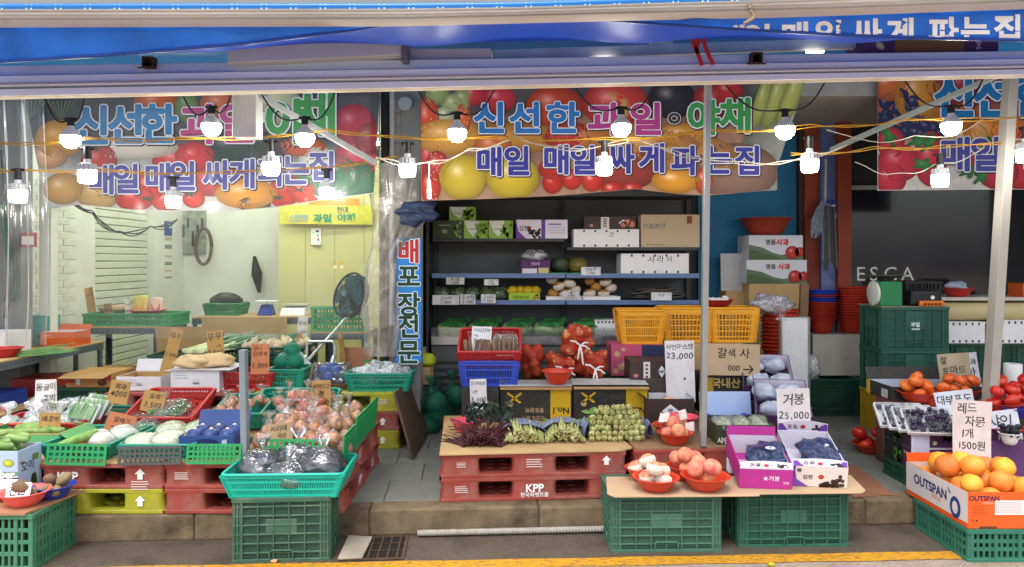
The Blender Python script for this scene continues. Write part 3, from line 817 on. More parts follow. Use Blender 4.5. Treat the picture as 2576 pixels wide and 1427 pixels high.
cs = slabw('cold_store', 'cream yellow cold store panel wall with thermostat', -2.78, 8.8, .15, -1.04, 9.45, 2.75, CREAM, 'wall', .004)
for x in (-.55, -.2, .15, .5): MB().box(x - .003, -.328, .02, x + .003, -.3235, 2.5).build('panel_seam', mat('seam', '9a9660', .7), cs)
g = MB().box(-.06, -.37, 0, .06, -.326, .2).build('thermostat', WHITEP, cs, (X(797, 8.8) + 1.91, 0, 1.6), bevel=.006)
p = PR(lambda u, v, l: (u, -.37 - l, v)); p.rect(0, .15, .035, .175, '3a4048'); p.rect(-.04, .14, -.015, .15, '9aa0a0'); p.rect(.01, .1, .04, .13, 'b0b4b0'); p.rect(.02, .05, .04, .08, 'a0403a'); p.build('display', g)
p = PR(lambda u, v, l: (u, -.326 - l, v))
for u in (X(842, 8.8) + 1.91, X(858, 8.8) + 1.91): p.rect(u - .03, 1.32, u + .025, 1.41, 'd2b860'); p.lay().rect(u - .015, 1.32, u + .03, 1.36, 'e4dcc0')
p.build('sticker', cs)
# ceiling panels and the fluorescent battens that light the shops
slabw('shop_ceiling', 'plain ceiling of the two shops', -7, 5.98, 2.9, 8, 10.6, 3.01, mat('ceiling_board', 'a8a8a0', .8), 'ceiling')
TUBE = mat('fluorescent_tube', 'f8fff2', .4, 0, emit=40)
def batten(label, x, d, z, L=1.2, rz=0, tm=TUBE):
    t = thing('fluorescent_batten', label, 'light fitting', (x, d, z), rz, 'shop ceiling lights')
    MB().box(-L / 2, -.05, .03, L / 2, .05, .07).build('housing', WHITEP, t, bevel=.005)
    MB().tube([(-L / 2 + .03, 0, .01), (L / 2 - .03, 0, .01)], .018, 10).build('tube', tm, t, smooth=40)
for k, (x, d) in enumerate(((-3.4, 6.9), (-2.0, 6.9), (-3.4, 8.3), (-2.0, 8.0))):
    batten('fluorescent batten on the ceiling of the lit shop', x, d, 2.82)
batten('added fluorescent batten lighting the dark shelving', .6, 6.15, 2.82, 1.2, 0, mat('shelf_fill_tube', 'f6f6f0', .4, 0, emit=20))  # lamp out of view, added to lighten the shelving
# right shop
slabw('dark_back_wall', 'dark back wall behind the grocery shelving', -.9, 7.35, .15, 1.84, 7.45, 3.0, mat('dark_wall', '2e3032', .7))
slabw('teal_wall', 'teal blue painted wall beside the grocery shelving', 1.84, 7.3, .15, 2.86, 7.4, 3.0, mat('teal_paint', '1a6f9a', .6, .08, 3, .05, dirt=.15, dirtcol='104a5c'))
def colm(name, label, x0, x1, d, dd, m, z1=3.0): return slabw(name, label, X(x0, d), d, .15, X(x1, d), d + dd, z1, m, 'column', .006)
BRR = mat('red_brown_paint', '8c3a26', .6, .1, 5, .08, 60, dirt=.25, dirtcol='5a281c')
colm('steel_column', 'dark brown narrow door jamb at the edge of the teal wall', 2011, 2025, 7.22, .2, mat('dark_brown_paint', '3a2620', .6))
colm('steel_column', 'red brown steel column next to the hanging mop', 2025, 2064, 7.2, .2, BRR)
colm('steel_column', 'blue grey painted column with a blue notice', 2066, 2108, 7.16, .2, mat('blue_grey_paint', '5068a0', .55, .08, 3, dirt=.3, dirtcol='c8c8b8'))
colm('steel_column', 'red brown steel column beside the black shop window', 2108, 2143, 7.1, .2, BRR)
w = thing('shop_window', 'large black shop window with thin white letters along the bottom', 'window', (X(2328, 7.2), 7.25, Z(760, 7.25)))
ww = X(2516, 7.2) - X(2140, 7.2); hh = Z(478, 7.25) - Z(760, 7.25)
MB().box(-ww / 2, 0, 0, ww / 2, .02, hh).build('pane', mat('black_glass', '121826', .12, .1, 2, spec=.6, coat=.3), w)
FR = mat('window_frame', '9aa09c', .4, .05, 8, metal=.4)
MB().box(-ww / 2, -.03, hh, ww / 2, .03, hh + .04).build('frame', FR, w); MB().box(ww / 2, -.03, 0, ww / 2 + .05, .03, hh + .04).build('frame', FR, w)
p = PR(lambda u, v, l: (u, -l, v)); 
for ch, x in (('E', 2165), ('S', 2198), ('C', 2240), ('A', 2283)):
    p = PR(lambda u, v, l: (u, -l, v)); p.txt(ch, X(x, 7.25) - X(2328, 7.2), Z(687, 7.25) - Z(760, 7.25), .165, 'dfe4dc'); p.build('letter', w)
slabw('shop_wall', 'dark wall around the black shop window', X(2140, 7.3), 7.32, .15, 5.5, 7.42, 3.0, mat('dark_wall2', '23262c', .6))
slabw('side_wall', 'dark far side wall of the neighbouring shop', 5.5, 5.98, .15, 5.6, 7.5, 3.0, MATS['dark_wall2'])
# plastic wrapped pillar between the shops
pl = slabw('concrete_pillar', 'grey tiled pillar between the two shops with siren and pipes', -1.07, 5.95, .15, -.74, 6.15, 3.0, mat('pillar_grey', '8a8c8c', .75, .1, 6, dirt=.3), 'pillar')
tl = MB().box(-.045, -.006, -.055, .045, .004, .055).mesh('tile', mat('pillar_tile', '9a9690', .7, .12, 8, .1, dirt=.3), bevel=.003, seg=1)
for j in range(7): ob('tile', tl, pl, (-.02 + X(1000, 5.95) + .905 + (.0 if j % 2 else .004), -.104, 1.95 + j * .118))
g = MB().lathe([(0, -.02), (.012, -.02), (.02, 0), (.04, .02), (.055, .022), (.055, .03), (0, .03)], 20).build('siren', mat('siren_grey', 'a6aab0', .4), pl, (X(1022, 5.95) + .905, -.135, Z(265, 5.95) - .15), (math.pi / 2, 0, 0), smooth=40)
MB().tube([(X(985, 5.9) + .905, -.13, .9), (X(985, 5.9) + .905, -.13, 2.85)], .022, 10).build('pipe', mat('white_pipe', 'c4c8ca', .4), pl, smooth=40)
MB().tube([(X(966, 5.9) + .905, -.13, .2), (X(966, 5.9) + .905, -.13, 2.85)], .035, 10).build('pipe', mat('dark_pipe', '2c2622', .5), pl, smooth=40)
# crumpled plastic sheet tied round the pillar
def wrapfn(u, v):
    yy = 900 - v * 490; a = rad(-185 + 190 * u)
    wd = (.12 + .015 * math.sin(v * 7) + .11 * min(1, max(0, (v - .55) * 5))) * (1 + .14 * noise.noise(Vector((u * 7, v * 6, 0)))) + .03 * noise.noise(Vector((u * 16, v * 5, 4)))
    cx = X(962, 5.85) + (X(1012, 5.85) - X(962, 5.85)) * min(1, max(0, (v - .5) * 4))
    return (cx + wd * math.cos(a) * 1.1, 5.9 + wd * math.sin(a) * .75, Z(yy, 5.75))
g = MB(); g.sheet(wrapfn, 40, 50)
o = g.build('plastic_sheet', film('dusty_sheet', 'b8b4a8', .4, .22, .45, 5, .55), smooth=True); tag(o, 'crumpled dusty clear plastic sheet wrapped round the pillar', 'plastic sheet'); recenter(o)
g = MB(); g.ball((0, 0, 0), (.16, .1, .1), 20, 14, .5, 4)
o = g.build('tarp_bundle', mat('navy_tarp', '2a3858', .6, .3, 14, .6, 30), None, P(1050, 535, 5.74)); tag(o, 'crumpled navy tarp tucked into the plastic sheet on the pillar', 'tarp')
# vertical blue sign
d = 5.86; vs = slabw('vertical_sign', 'tall narrow blue sign with dark green letters reading down', X(997, d), d, Z(912, d), X(1060, d), d + .04, Z(600, d), mat('sign_blue', '1c78c4', .4, .04, 2), 'sign')
p = PR(lambda u, v, l: (u, -.02 - l, v)); bz = Z(912, d)
for ch, y, c_ in (('배', 632, 'b0242a'), ('포', 695, '14402c'), ('장', 765, '14402c'), ('전', 820, '14402c'), ('문', 885, '14402c')):
    p.fat(ch, .0, Z(y, d) - bz, .17, 'dfe8ec', .06); p.L += 2; p.fat(ch, .0, Z(y, d) - bz, .17, c_, .022, 8); p.L -= 2
p.build('lettering', vs)
# left edge: white post, green cloth, cables
slabw('white_post', 'off-white upright post at the mouth of the lit shop', X(98, 6.3), 6.3, .15, X(128, 6.3), 6.4, 2.9, WHITEW, 'post', .005)
slabw('tiled_post', 'dark grey tiled post at the corner of the vegetable stall', X(-40, 6.0), 6.05, .15, X(42, 6.0), 6.2, 2.95, mat('grey_tile', '6c6e70', .6, .15, 8), 'post')
g = MB(); g.sheet(lambda u, v: (X(8 + 26 * u + 6 * math.sin(v * 5), 6.0), 6.0 + .03 * math.sin(u * 9 + v * 3), Z(760 - v * 250, 6.0)), 10, 10, thick=.004)
o = g.build('green_cloth', mat('green_cloth', '0f6a4c', .8), smooth=True); tag(o, 'green cloth hanging at the corner of the vegetable stall', 'cloth'); recenter(o)
o = MB().box(-.07, 0, 0, .07, .01, .12).build('small_sign', mat('small_red_sign', 'a8302a', .5), None, P(70, 622, 6.05)); tag(o, 'small red and white sign hung by the green cloth', 'sign')
PR(lambda u, v, l: (u, -l, v)).rect(-.05, .02, .05, .09, 'e0dcd4').build('print', o)

# ================================================================== awning
BLUE = mat('blue_tarpaulin', '2878dc', .38, .25, 5, .35, 7, .5, stretch=(1, 1, .2), dirt=.15, dirtcol='0c48a8', trans=.35)
def lerp_px(pts, x):
    for (a, b), (c, e) in zip(pts, pts[1:]):
        if x <= c: return b + (e - b) * (x - a) / (c - a)
    return pts[-1][1]
GB = [(-400, 60), (0, 59), (1000, 56), (1600, 41), (2000, 33), (2576, 13), (3000, 0)]
GT = [(-400, 26), (0, 25), (1000, 24), (1290, 21), (1640, 10), (2000, 0), (2576, -20), (3000, -36)]
CV = [(-400, 185), (0, 156), (250, 141), (400, 129), (640, 108), (900, 74), (1070, 48), (1225, 33), (1400, 42), (1650, 60), (1900, 76), (2100, 88), (2350, 97), (2576, 102), (3000, 108)]
aw = thing('front_awning', 'sunlit blue awning edge with white ribbed gutter rail and looped up valance', 'awning', (0, 3.25, 2.6))
def loc_(p): return (p[0], p[1] - 3.25, p[2] - 2.6)
g = MB()
prof = [(0, 0), (.12, -.012), (.15, 0), (.36, 0), (.4, -.012), (.44, 0), (.62, 0), (.66, -.014), (.72, 0), (.88, 0), (.92, -.012), (1, -.004)]
n = 60
vsx = []
for i in range(n + 1):
    x = -400 + 3400 * i / n
    for k, o_ in prof:
        y = lerp_px(GT, x) + (lerp_px(GB, x) - lerp_px(GT, x)) * k; vsx.append(loc_(P(x, y, 3.22) + Vector((0, o_ * 2.4, 0))))
    vsx.append(loc_(P(x, lerp_px(GB, x), 3.22) + Vector((0, .06, 0)))); vsx.append(loc_(P(x, lerp_px(GT, x), 3.22) + Vector((0, .06, 0))))
kk = len(prof) + 2
g.add(vsx, [(i * kk + j, i * kk + (j + 1) % kk, (i + 1) * kk + (j + 1) % kk, (i + 1) * kk + j) for i in range(n) for j in range(kk)])
g.build('gutter_rail', mat('gutter_white', 'e2deda', .5, .05, 4, dirt=.2, dirtcol='9a8a78', stretch=(.3, 1, 1)), aw, smooth=30)
g = MB(); g.sheet(lambda u, v: loc_(P(-400 + 3400 * u, lerp_px(GT, -400 + 3400 * u) - 3, 3.3) + Vector((0, v * 1.6, -.0 + v * .55 + .008 * math.sin(u * 700) * 0))), 60, 4)
g.build('roof_fabric', mat('sky_blue_tarpaulin', '1c96d8', .3, .06, 2, spec=.5, trans=.45), aw)
g = MB()
for i in range(46):
    x = -380 + i * 74
    for k in (0, 13): g.box(*loc_(P(x + k, lerp_px(GT, x) - 2, 3.22) + Vector((0, .0, 0))), *loc_(P(x + k + 3, lerp_px(GT, x) - 14, 3.22) + Vector((0, .02, 0))))
g.build('lacing', WHITEP, aw)
g = MB(); g.tube([loc_(P(-400 + 3400 * i / 40, lerp_px(GT, -400 + 3400 * i / 40) - 6, 3.235)) for i in range(41)], .018, 8)
g.build('hem_roll', mat('hem_blue', '0f6cb4', .3, .06, 3), aw, smooth=True)
def valf(x, v):
    y = lerp_px(GB, x) - 4 + (lerp_px(CV, x) - lerp_px(GB, x) + 4) * v
    return P(x, y, 3.29 + .04 * v * v + .012 * math.sin(x * .006 + v) + .006 * math.sin(x * .021) + .022 * noise.noise(Vector((x * .009, v * 1.3, 0))) + .009 * noise.noise(Vector((x * .03 + v * 2, v * 3, 5))))
g = MB(); g.sheet(lambda u, v: loc_(valf(-400 + 3400 * u, v)), 140, 8)
g.build('valance', BLUE, aw, smooth=True)
g = MB(); g.tube([loc_(valf(-400 + 3400 * i / 140, 1) + Vector((0, -.004, 0))) for i in range(141)], .008, 6)
g.build('valance_hem', mat('hem_dark', '10409a', .3), aw, smooth=True)
def valp(x, y, l):
    a, b = lerp_px(GB, x) - 4, lerp_px(CV, x)
    v = (y - a) / max(1, b - a); return loc_(valf(x, v) + Vector((0, -l - .001, 0)))
p = PR(valp, True, base=.003)
cl = lambda x, y: lerp_px(CV, x) - 3 - y
for ch, x, y in (('매', 1840, 100), ('일', 1905, 98), ('매', 2000, 92), ('일', 2085, 88), ('싸', 2180, 84), ('게', 2265, 82), ('파', 2372, 80), ('는', 2452, 78), ('집', 2535, 74)):
    p.txt(ch, x, y, 66, 'f4f6fa', bold=.035, sx=1.05, clip=cl)
p.build('lettering', aw)
g = MB().ball((0, 0, 0), .012, 10, 7).build('clip', STEEL, aw, loc_(P(1228, 35, 3.27)))
g = MB().tube([loc_(P(x, y, 3.2)) for x, y in ((1885, 14), (1887, 22), (1890, 30), (1897, 38), (1895, 46), (1882, 54), (1872, 60))], .008, 6).build('rope', mat('dirty_rope', '9a8468', .9), aw, smooth=True)
# inner canopy: sheet whose underside shows below the looped valance, and the roof behind it
HM = [(-400, 165), (0, 150), (350, 137), (700, 118), (1000, 109), (1400, 103), (1700, 98), (2150, 99), (2576, 102), (3000, 104)]
ic = thing('inner_canopy', 'deep blue inner canopy sheet seen from below behind the valance', 'awning', (0, 4.0, 2.7))
def loc2(p): return (p[0], p[1] - 4.0, p[2] - 2.7)
def canf(u, v):
    x = -400 + 3400 * u; a = P(x * 1.0, 34, 3.36); a.z = min(a.z, P(x, lerp_px(GB, x) - 18, 3.36).z); b = P(x, lerp_px(HM, x), 4.35)
    p = a.lerp(b, v); p.z += .03 * math.sin(v * math.pi) * math.sin(u * 40) - .04 * math.sin(v * math.pi); return loc2(p)
g = MB(); g.sheet(canf, 100, 12); g.build('sheet', mat('deep_blue_tarpaulin', '1858c8', .4, .1, 2, .1, 20, trans=.25), ic, smooth=True)
g = MB()
for i in range(42):
    x = 100 + i * 66
    for k in (0, 12):
        a = Vector(loc2(P(x + k - 4, lerp_px(HM, x) - 12, 4.33))); b = Vector(loc2(P(x + k, lerp_px(HM, x), 4.34))); g.bar(a, b, .004, .004)
g.build('lacing', WHITEP, ic)
g = MB(); g.sheet(lambda u, v: loc2(Vector((-6 + 13 * u, 4.36 + 1.7 * v, 2.9 + .17 * v + .02 * u))), 10, 3); g.build('rear_sheet', mat('teal_tarpaulin', '1a5a86', .5, .1, 3, trans=.4), ic)

# aluminium beam: stepped profile
T0, B0, T1, B1 = 165, 245, 128, 190
def beam(label, bands, d, m_, name='awning_beam', x0=-120, x1=2700):
    t = thing(name, label, 'beam', (0, d, Z(215, d)))
    for k0, k1, off, dep, mm in bands:
        g = MB()
        def yy(x, k): f = x / 2576; return (T0 + (T1 - T0) * f) * (1 - k) + (B0 + (B1 - B0) * f) * k
        a, b, c, e = [P(x, yy(x, k), d + off) - Vector((0, d, Z(215, d))) for x, k in ((x0, k1), (x1, k1), (x1, k0), (x0, k0))]
        dv = Vector((0, dep, 0)); g.hexa([a, b, b + dv, a + dv, e, c, c + dv, e + dv]); g.build('rail', mm, t, bevel=.004)
    return t
AB = mat('blue_grey_aluminium', 'ccdcea', .4, .06, 3, stretch=(.3, 1, 1), dirt=.15)
AL = mat('pale_aluminium', 'f0f4f8', .4, .05, 3, stretch=(.3, 1, 1), dirt=.1)
bt = beam('stepped aluminium awning beam running the whole width above the bulbs', [(0, .32, .02, .12, AB), (.32, .56, -.01, .1, AL), (.565, .60, -.03, .03, mat('cream_trim', 'c8bca4', .4)), (.605, .65, -.03, .03, AL), (.655, .74, .02, .08, AB), (.74, .97, -.015, .09, AL), (.975, 1.0, -.005, .06, mat('cream_trim', 'c8bca4'))], 4.3, ALU)
# things above the beam
def hangbox(name, label, x0, x1, y0_, y1, d, dp, m, cat, dy=0, bev=.006):
    a = P(x0, y1, d); b = P(x1, y1 + dy, d); h = (y1 - y0_) * d / F
    g = MB(); o = (a + b) / 2; dv = Vector((0, dp, 0)); up = Vector((0, 0, h))
    q = [a - o, b - o, b - o + dv, a - o + dv]; g.hexa(q + [k + up for k in q])
    ob_ = g.build(name, m, None, o, bevel=bev); return tag(ob_, label, cat)
WC = mat('white_cassette', 'c8c6c4', .45, .04, 3, stretch=(.3, 1, 1))
h1 = hangbox('awning_cassette', 'short white awning cassette above the beam with grey end cap', 572, 1010, 118, 160, 4.24, .1, WC, 'awning part', -22)
MB().box(.0, -.005, -.03, .035, .105, .065).build('end_cap', mat('cap_grey', '6a6c70', .5), h1, (X(1010, 4.24) - X(791, 4.24), 0, .02))
hangbox('awning_cassette', 'long white awning cassette running behind the short one', 690, 1235, 124, 160, 4.36, .1, WC, 'awning part', -3)
hangbox('awning_rail', 'pale steel rail with bracket loops above the beam', 1240, 2165, 125, 152, 4.42, .05, mat('rail_pale', 'b0b0b4', .45), 'rail', -32)
hangbox('fascia_box', 'grey plastic box fixed to the rail end', 1165, 1390, 110, 135, 4.9, .1, mat('fascia_grey', '8e9298', .5), 'box')
for k, x in enumerate((1652, )):
    t = thing('bracket', 'white metal bracket frame on the awning rail', 'bracket', P(x + 12, 152, 4.55))
    MB().box(-.07, 0, 0, -.05, .03, .13).box(.05, 0, 0, .07, .03, .13).box(-.05, 0, .085, .05, .025, .12).build('frame', WHITEP, t, bevel=.003)
g = MB()
for pts in (((1742, 98), (1748, 120), (1756, 135)), ((1758, 98), (1752, 125), (1766, 165)), ((1768, 98), (1778, 128), (1794, 163))):
    q = [P(x, y, 4.26) for x, y in pts]
    for a, b in zip(q, q[1:]): g.bar(a, b, .024, .003, (0, 1, 0))
o = g.build('red_ribbon', mat('red_ribbon', 'c83028', .5)); tag(o, 'red plastic ribbon ends tied over the beam', 'ribbon'); recenter(o)
for k, (x0, x1, y, d) in enumerate(((1500, 1542, 149, 4.25), (2028, 2072, 131, 4.25))):
    o = MB().tube([P(x0, y, 4.4) - P(x0, y, 4.4), P(x1, y - 1, 4.4) - P(x0, y, 4.4)], .008, 8).build('light_strip', mat('strip_glow', 'fff4dc', .4, 0, emit=4), None, P(x0, y, 4.4))
    tag(o, 'short lit strip lamp on the awning rail ' + ('left of the red ribbon' if k == 0 else 'right of the red ribbon'), 'lamp')
PURP = mat('purple_carton', '4c2c54', .55, .06, 5, dirt=.1)
def dk(u0, v0):
    def f(p, w, h):
        p.rect(-w / 2, h * .02, -w / 2 + .12 * w, h * .98, '5a3a66'); p.lay().ell(-w * .36, h * .5, .03, .02, 'b8c4a0', hl=0, rot=-.7)
        p.rect(-w * .25, .0, w * .25, h * .99, '7a5a30'); p.lay().txt('3kg', w * .36, h * .6, .035, 'd8c8e0', rot=-1.3)
    return f
carton_px('flattened purple fruit carton lying on top of the beam', 2165, 2512, 95, 137, .2, d=4.36, outer=PURP, prints={'f': dk(0, 0)})
for x in (370, 1905):
    o = MB().box(-.032, 0, -.025, .032, .06, -.019).box(-.032, 0, .033, .032, .06, .039).box(-.032, 0, -.019, -.026, .06, .033).box(.026, 0, -.019, .032, .06, .033).box(-.06, .0, -.03, .05, .012, -.024).box(-.026, .05, -.019, .026, .055, .033).build('rusty_bracket', mat('rust', '4a3626', .85, .4, 20), None, P(x, 158 if x < 1000 else 148, 4.27)); tag(o, 'rusty square tube end on the awning beam ' + ('left of the white cassettes' if x < 1000 else 'right of the red ribbon'), 'bracket')

# arms and posts
def arm(label, a, b, w, m, name='arm', cat='arm', t=.03):
    a, b = Vector(a), Vector(b); g = MB(); g.bar((0, 0, 0), b - a, t, w, (0, 0, 1) if abs((b - a).normalized().z) < .8 else (0, -1, 0))
    par = ic if name == 'arm' else None
    o = g.build(name, m, par, loc2(a) if par else a, bevel=.004)
    if par: o['label'] = label
    return o if par else tag(o, label, cat)
arm('white folding awning arm slanting down across the left banner', P(650, 240, 4.5), P(945, 410, 5.3), .036, mat('arm_pale_grey', 'a8aeb0', .45))
arm('green grey awning arm slanting across the right hand banner', P(2510, 190, 4.6), P(2090, 378, 5.6), .036, mat('arm_grey_green', '8a948e', .45))
arm('white awning post leaning slightly beside the tomatoes', P(2478, 1196, 4.9), P(2546, 140, 4.9), .085, mat('post_offwhite', 'a8a49a', .5, .06, 4, dirt=.2), 'awning_post', 'post', .06)
arm('slim silver awning post standing on the right hand pallets', P(1768, 1122, 4.48), P(1781, 180, 4.48), .05, mat('post_silver', 'a4a8a6', .35, .05, 4, metal=.5), 'awning_post', 'post', .035)
arm('short grey post end standing between the onions and the carton of blue fruit', P(618, 1172, 4.14), P(612, 880, 4.16), .055, mat('post_grey', '7f8a90', .4, .05, 4), 'awning_post', 'post', .035)
hangbox('control_box', 'white control box hanging below the beam in front of the left banner', 583, 645, 236, 345, 4.45, .12, mat('box_white', 'd2d2ce', .45), 'box')
# ================================================================== printed banners
BANNER = print_mat('banner_ink', .5, .3)
def banner(label, left, right, bottom, top, d0, bgfn, draw, name='fruit_banner'):
    """cloth print: left/right are edge columns by row, bottom a row by column"""
    def dep(x, y): return d0 + .02 * math.sin(x * .011 + y * .004) + .014 * math.sin(x * .027 - y * .01 + 1)
    def pos(x, y): return P(x, y, dep(x, y))
    nu, nv = 70, 24; vs = []; cs = []
    for j in range(nv + 1):
        for i in range(nu + 1):
            v = j / nv; xa = left(0); u = i / nu
            yb = None
            x_ = left(v) + (right(v) - left(v)) * u; y = top + (lerp_px(bottom, x_) - top) * v
            vs.append(pos(x_, y)); cs.append((*bgfn(x_, y), 1))
    w = nu + 1
    b = MB(); b.add(vs, [(j * w + i, j * w + i + 1, (j + 1) * w + i + 1, (j + 1) * w + i) for j in range(nv) for i in range(nu)])
    me = bpy.data.meshes.new(name); me.from_pydata(b.v, [], b.f); me.materials.append(BANNER)
    a = me.color_attributes.new('Col', 'FLOAT_COLOR', 'POINT'); a.data.foreach_set('color', [k for c in cs for k in c])
    o = ob(name, me); tag(o, label, 'banner')
    edge = lambda x, y: min(lerp_px(bottom, x) - 1 - y, x - left((y - top) / 290) - 1, right((y - top) / 290) - 1 - x)
    p = PR(lambda x, y, l: pos(x, y) + Vector((0, -l * 1.6, 0)), True, base=.003)
    pe = p.ell
    def ell(x, y, rx, ry, c, **k):            # keep printed fruit inside the cloth
        q = PR(lambda a, b_, l: Vector((a, b_, 0)), True); k['n'] = k.get('n', 22) * 2; q.ell(x, y, rx, ry, c, **k)
        vv = []
        for a_ in q.v:                      # pull what would hang over the hem back onto it
            yy_ = min(a_[1], lerp_px(bottom, a_[0]) - 1.5); tt = (yy_ - top) / 290; vv.append((min(max(a_[0], left(tt) + 1.5), right(tt) - 1.5), max(yy_, top + 1)))
        q.v = vv; fs = q.f
        o_ = len(p.v); l = p.base + p.L * p.step
        p.v += [tuple(p.fn(v[0], v[1], l)) for v in q.v]; p.f += [tuple(i + o_ for i in f) for f in fs]; p.c += q.c
    p.ell = ell
    draw(p, edge)
    p.build('print', o)
    recenter(o); return o
def big(p, edge, items, h, c, dark='28283a', out='e6e8ee', bold=.05):
    l0 = p.L
    for ch, x, y, *k in items: p.fat(ch, x + 2, y + 2, h, dark, .085, 10, k[0] if k else 1, edge)
    p.L = l0 + 2
    for ch, x, y, *k in items: p.fat(ch, x, y, h, out, .068, 10, k[0] if k else 1, edge)
    p.L = l0 + 4
    for ch, x, y, *k in items: p.fat(ch, x, y, h, c, bold * .62, 8, k[0] if k else 1, edge)
    p.L = l0
def mixc(a, b, t): t = min(1, max(0, t)); return tuple(a[k] + (b[k] - a[k]) * t for k in range(3))
def leafv(p, x, y, s, c='7c9a6a'):
    for k in range(-3, 4):
        p.poly([(x, y), (x + k * s * .25 - 1, y - s), (x + k * s * .25 + 2, y - s)], c)

def draw_left(p, e):
    for x, y in ((80, 300), (110, 270), (155, 300)): leafv(p, x, y, 45)
    E_ = p.ell
    for x, y, rx, ry, c in ((395, 262, 60, 42, 'c8602e'), (555, 262, 52, 36, 'cc6a34'), (470, 268, 30, 40, '6c8a50'), (640, 270, 60, 45, '8a9a78'), (700, 265, 60, 50, 'c4c8a0'),
                            (150, 350, 62, 48, 'd8a040'), (120, 395, 50, 30, 'd8a878'), (205, 335, 22, 18, 'b08a6a'), (890, 312, 52, 50, 'b02440'), (900, 400, 60, 55, 'c04058'), (760, 370, 60, 24, 'c8582a'), (930, 350, 40, 40, '90343a'),
                            (250, 405, 46, 42, 'b82a2c'), (330, 372, 120, 30, 'd0c8bc'), (445, 405, 62, 42, 'c0282e'), (490, 395, 50, 38, 'c8303a'), (590, 372, 88, 45, '28423a'), (690, 365, 70, 35, '232838'), (660, 395, 60, 25, '203058'),
                            (540, 455, 80, 40, 'b83230'), (820, 440, 90, 55, '4a7a5a'), (890, 455, 70, 50, '3c6a52'), (800, 410, 50, 40, 'd8d8d0')): E_(x, y, rx, ry, c, hl=.3)
    p.lay()
    for x, y, rx, ry, c in ((160, 475, 52, 40, 'c89c58'), (248, 488, 56, 40, 'c8a468'), (340, 498, 50, 34, 'c82c26'), (375, 470, 40, 40, 'cc3028'), (420, 505, 38, 28, 'd03828'), (488, 500, 28, 24, 'd0342c'), (620, 488, 78, 38, 'e09a2e'), (720, 478, 42, 40, 'c43a30'), (712, 500, 30, 24, 'd03028'), (762, 482, 30, 26, 'd03a2c'), (775, 508, 26, 20, 'cc3a2c'), (640, 515, 42, 20, '4a3c34')): E_(x, y, rx, ry, c, hl=.45)
    for x, y in ((372, 500), (480, 490), (700, 498), (755, 478), (240, 375)):
        p.lay(); E_(x, y, 12, 5, '2c4a24', hl=0, lobes=.5); p.L -= 1
    for k in range(60): E_(R.gauss(245, 24), R.gauss(490, 14), 1.6, 1.2, '8a6a3c', hl=0, n=6)
    p.lay()
    big(p, e, [('신', 233, 315), ('선', 320, 313), ('한', 400, 312)], 88, '2a80b8')
    big(p, e, [('과', 503, 312), ('일', 598, 310)], 88, 'b83c86'); big(p, e, [('ㅇ', 655, 296)], 42, 'd8dce0'); big(p, e, [('야', 720, 305), ('채', 797, 290)], 100, '3a9a4c')
    big(p, e, [('매', 258, 452), ('일', 320, 450), ('매', 400, 447), ('일', 462, 443), ('싸', 547, 440), ('게', 612, 437), ('파', 685, 432), ('는', 745, 428), ('집', 812, 418)], 66, '4a4c98', bold=.04)
def bg_left(x, y):
    n_ = noise.noise(Vector((x * .006, y * .01, 0)))
    if y < 360: return mixc(hx('2c3a3a'), hx('303040'), x / 900 + n_ * .4)
    return mixc(hx('4a4c52'), hx('cfcfcb'), (y - 370) / 60 + n_ * .6)
banner('printed fruit banner over the lit shop, sagging at its bottom edge', lambda v: 60 + 55 * v, lambda v: 956 - 16 * v,
       [(0, 528), (120, 527), (200, 515), (350, 530), (600, 530), (700, 521), (820, 502), (960, 484)], 225, 5.7, bg_left, draw_left)

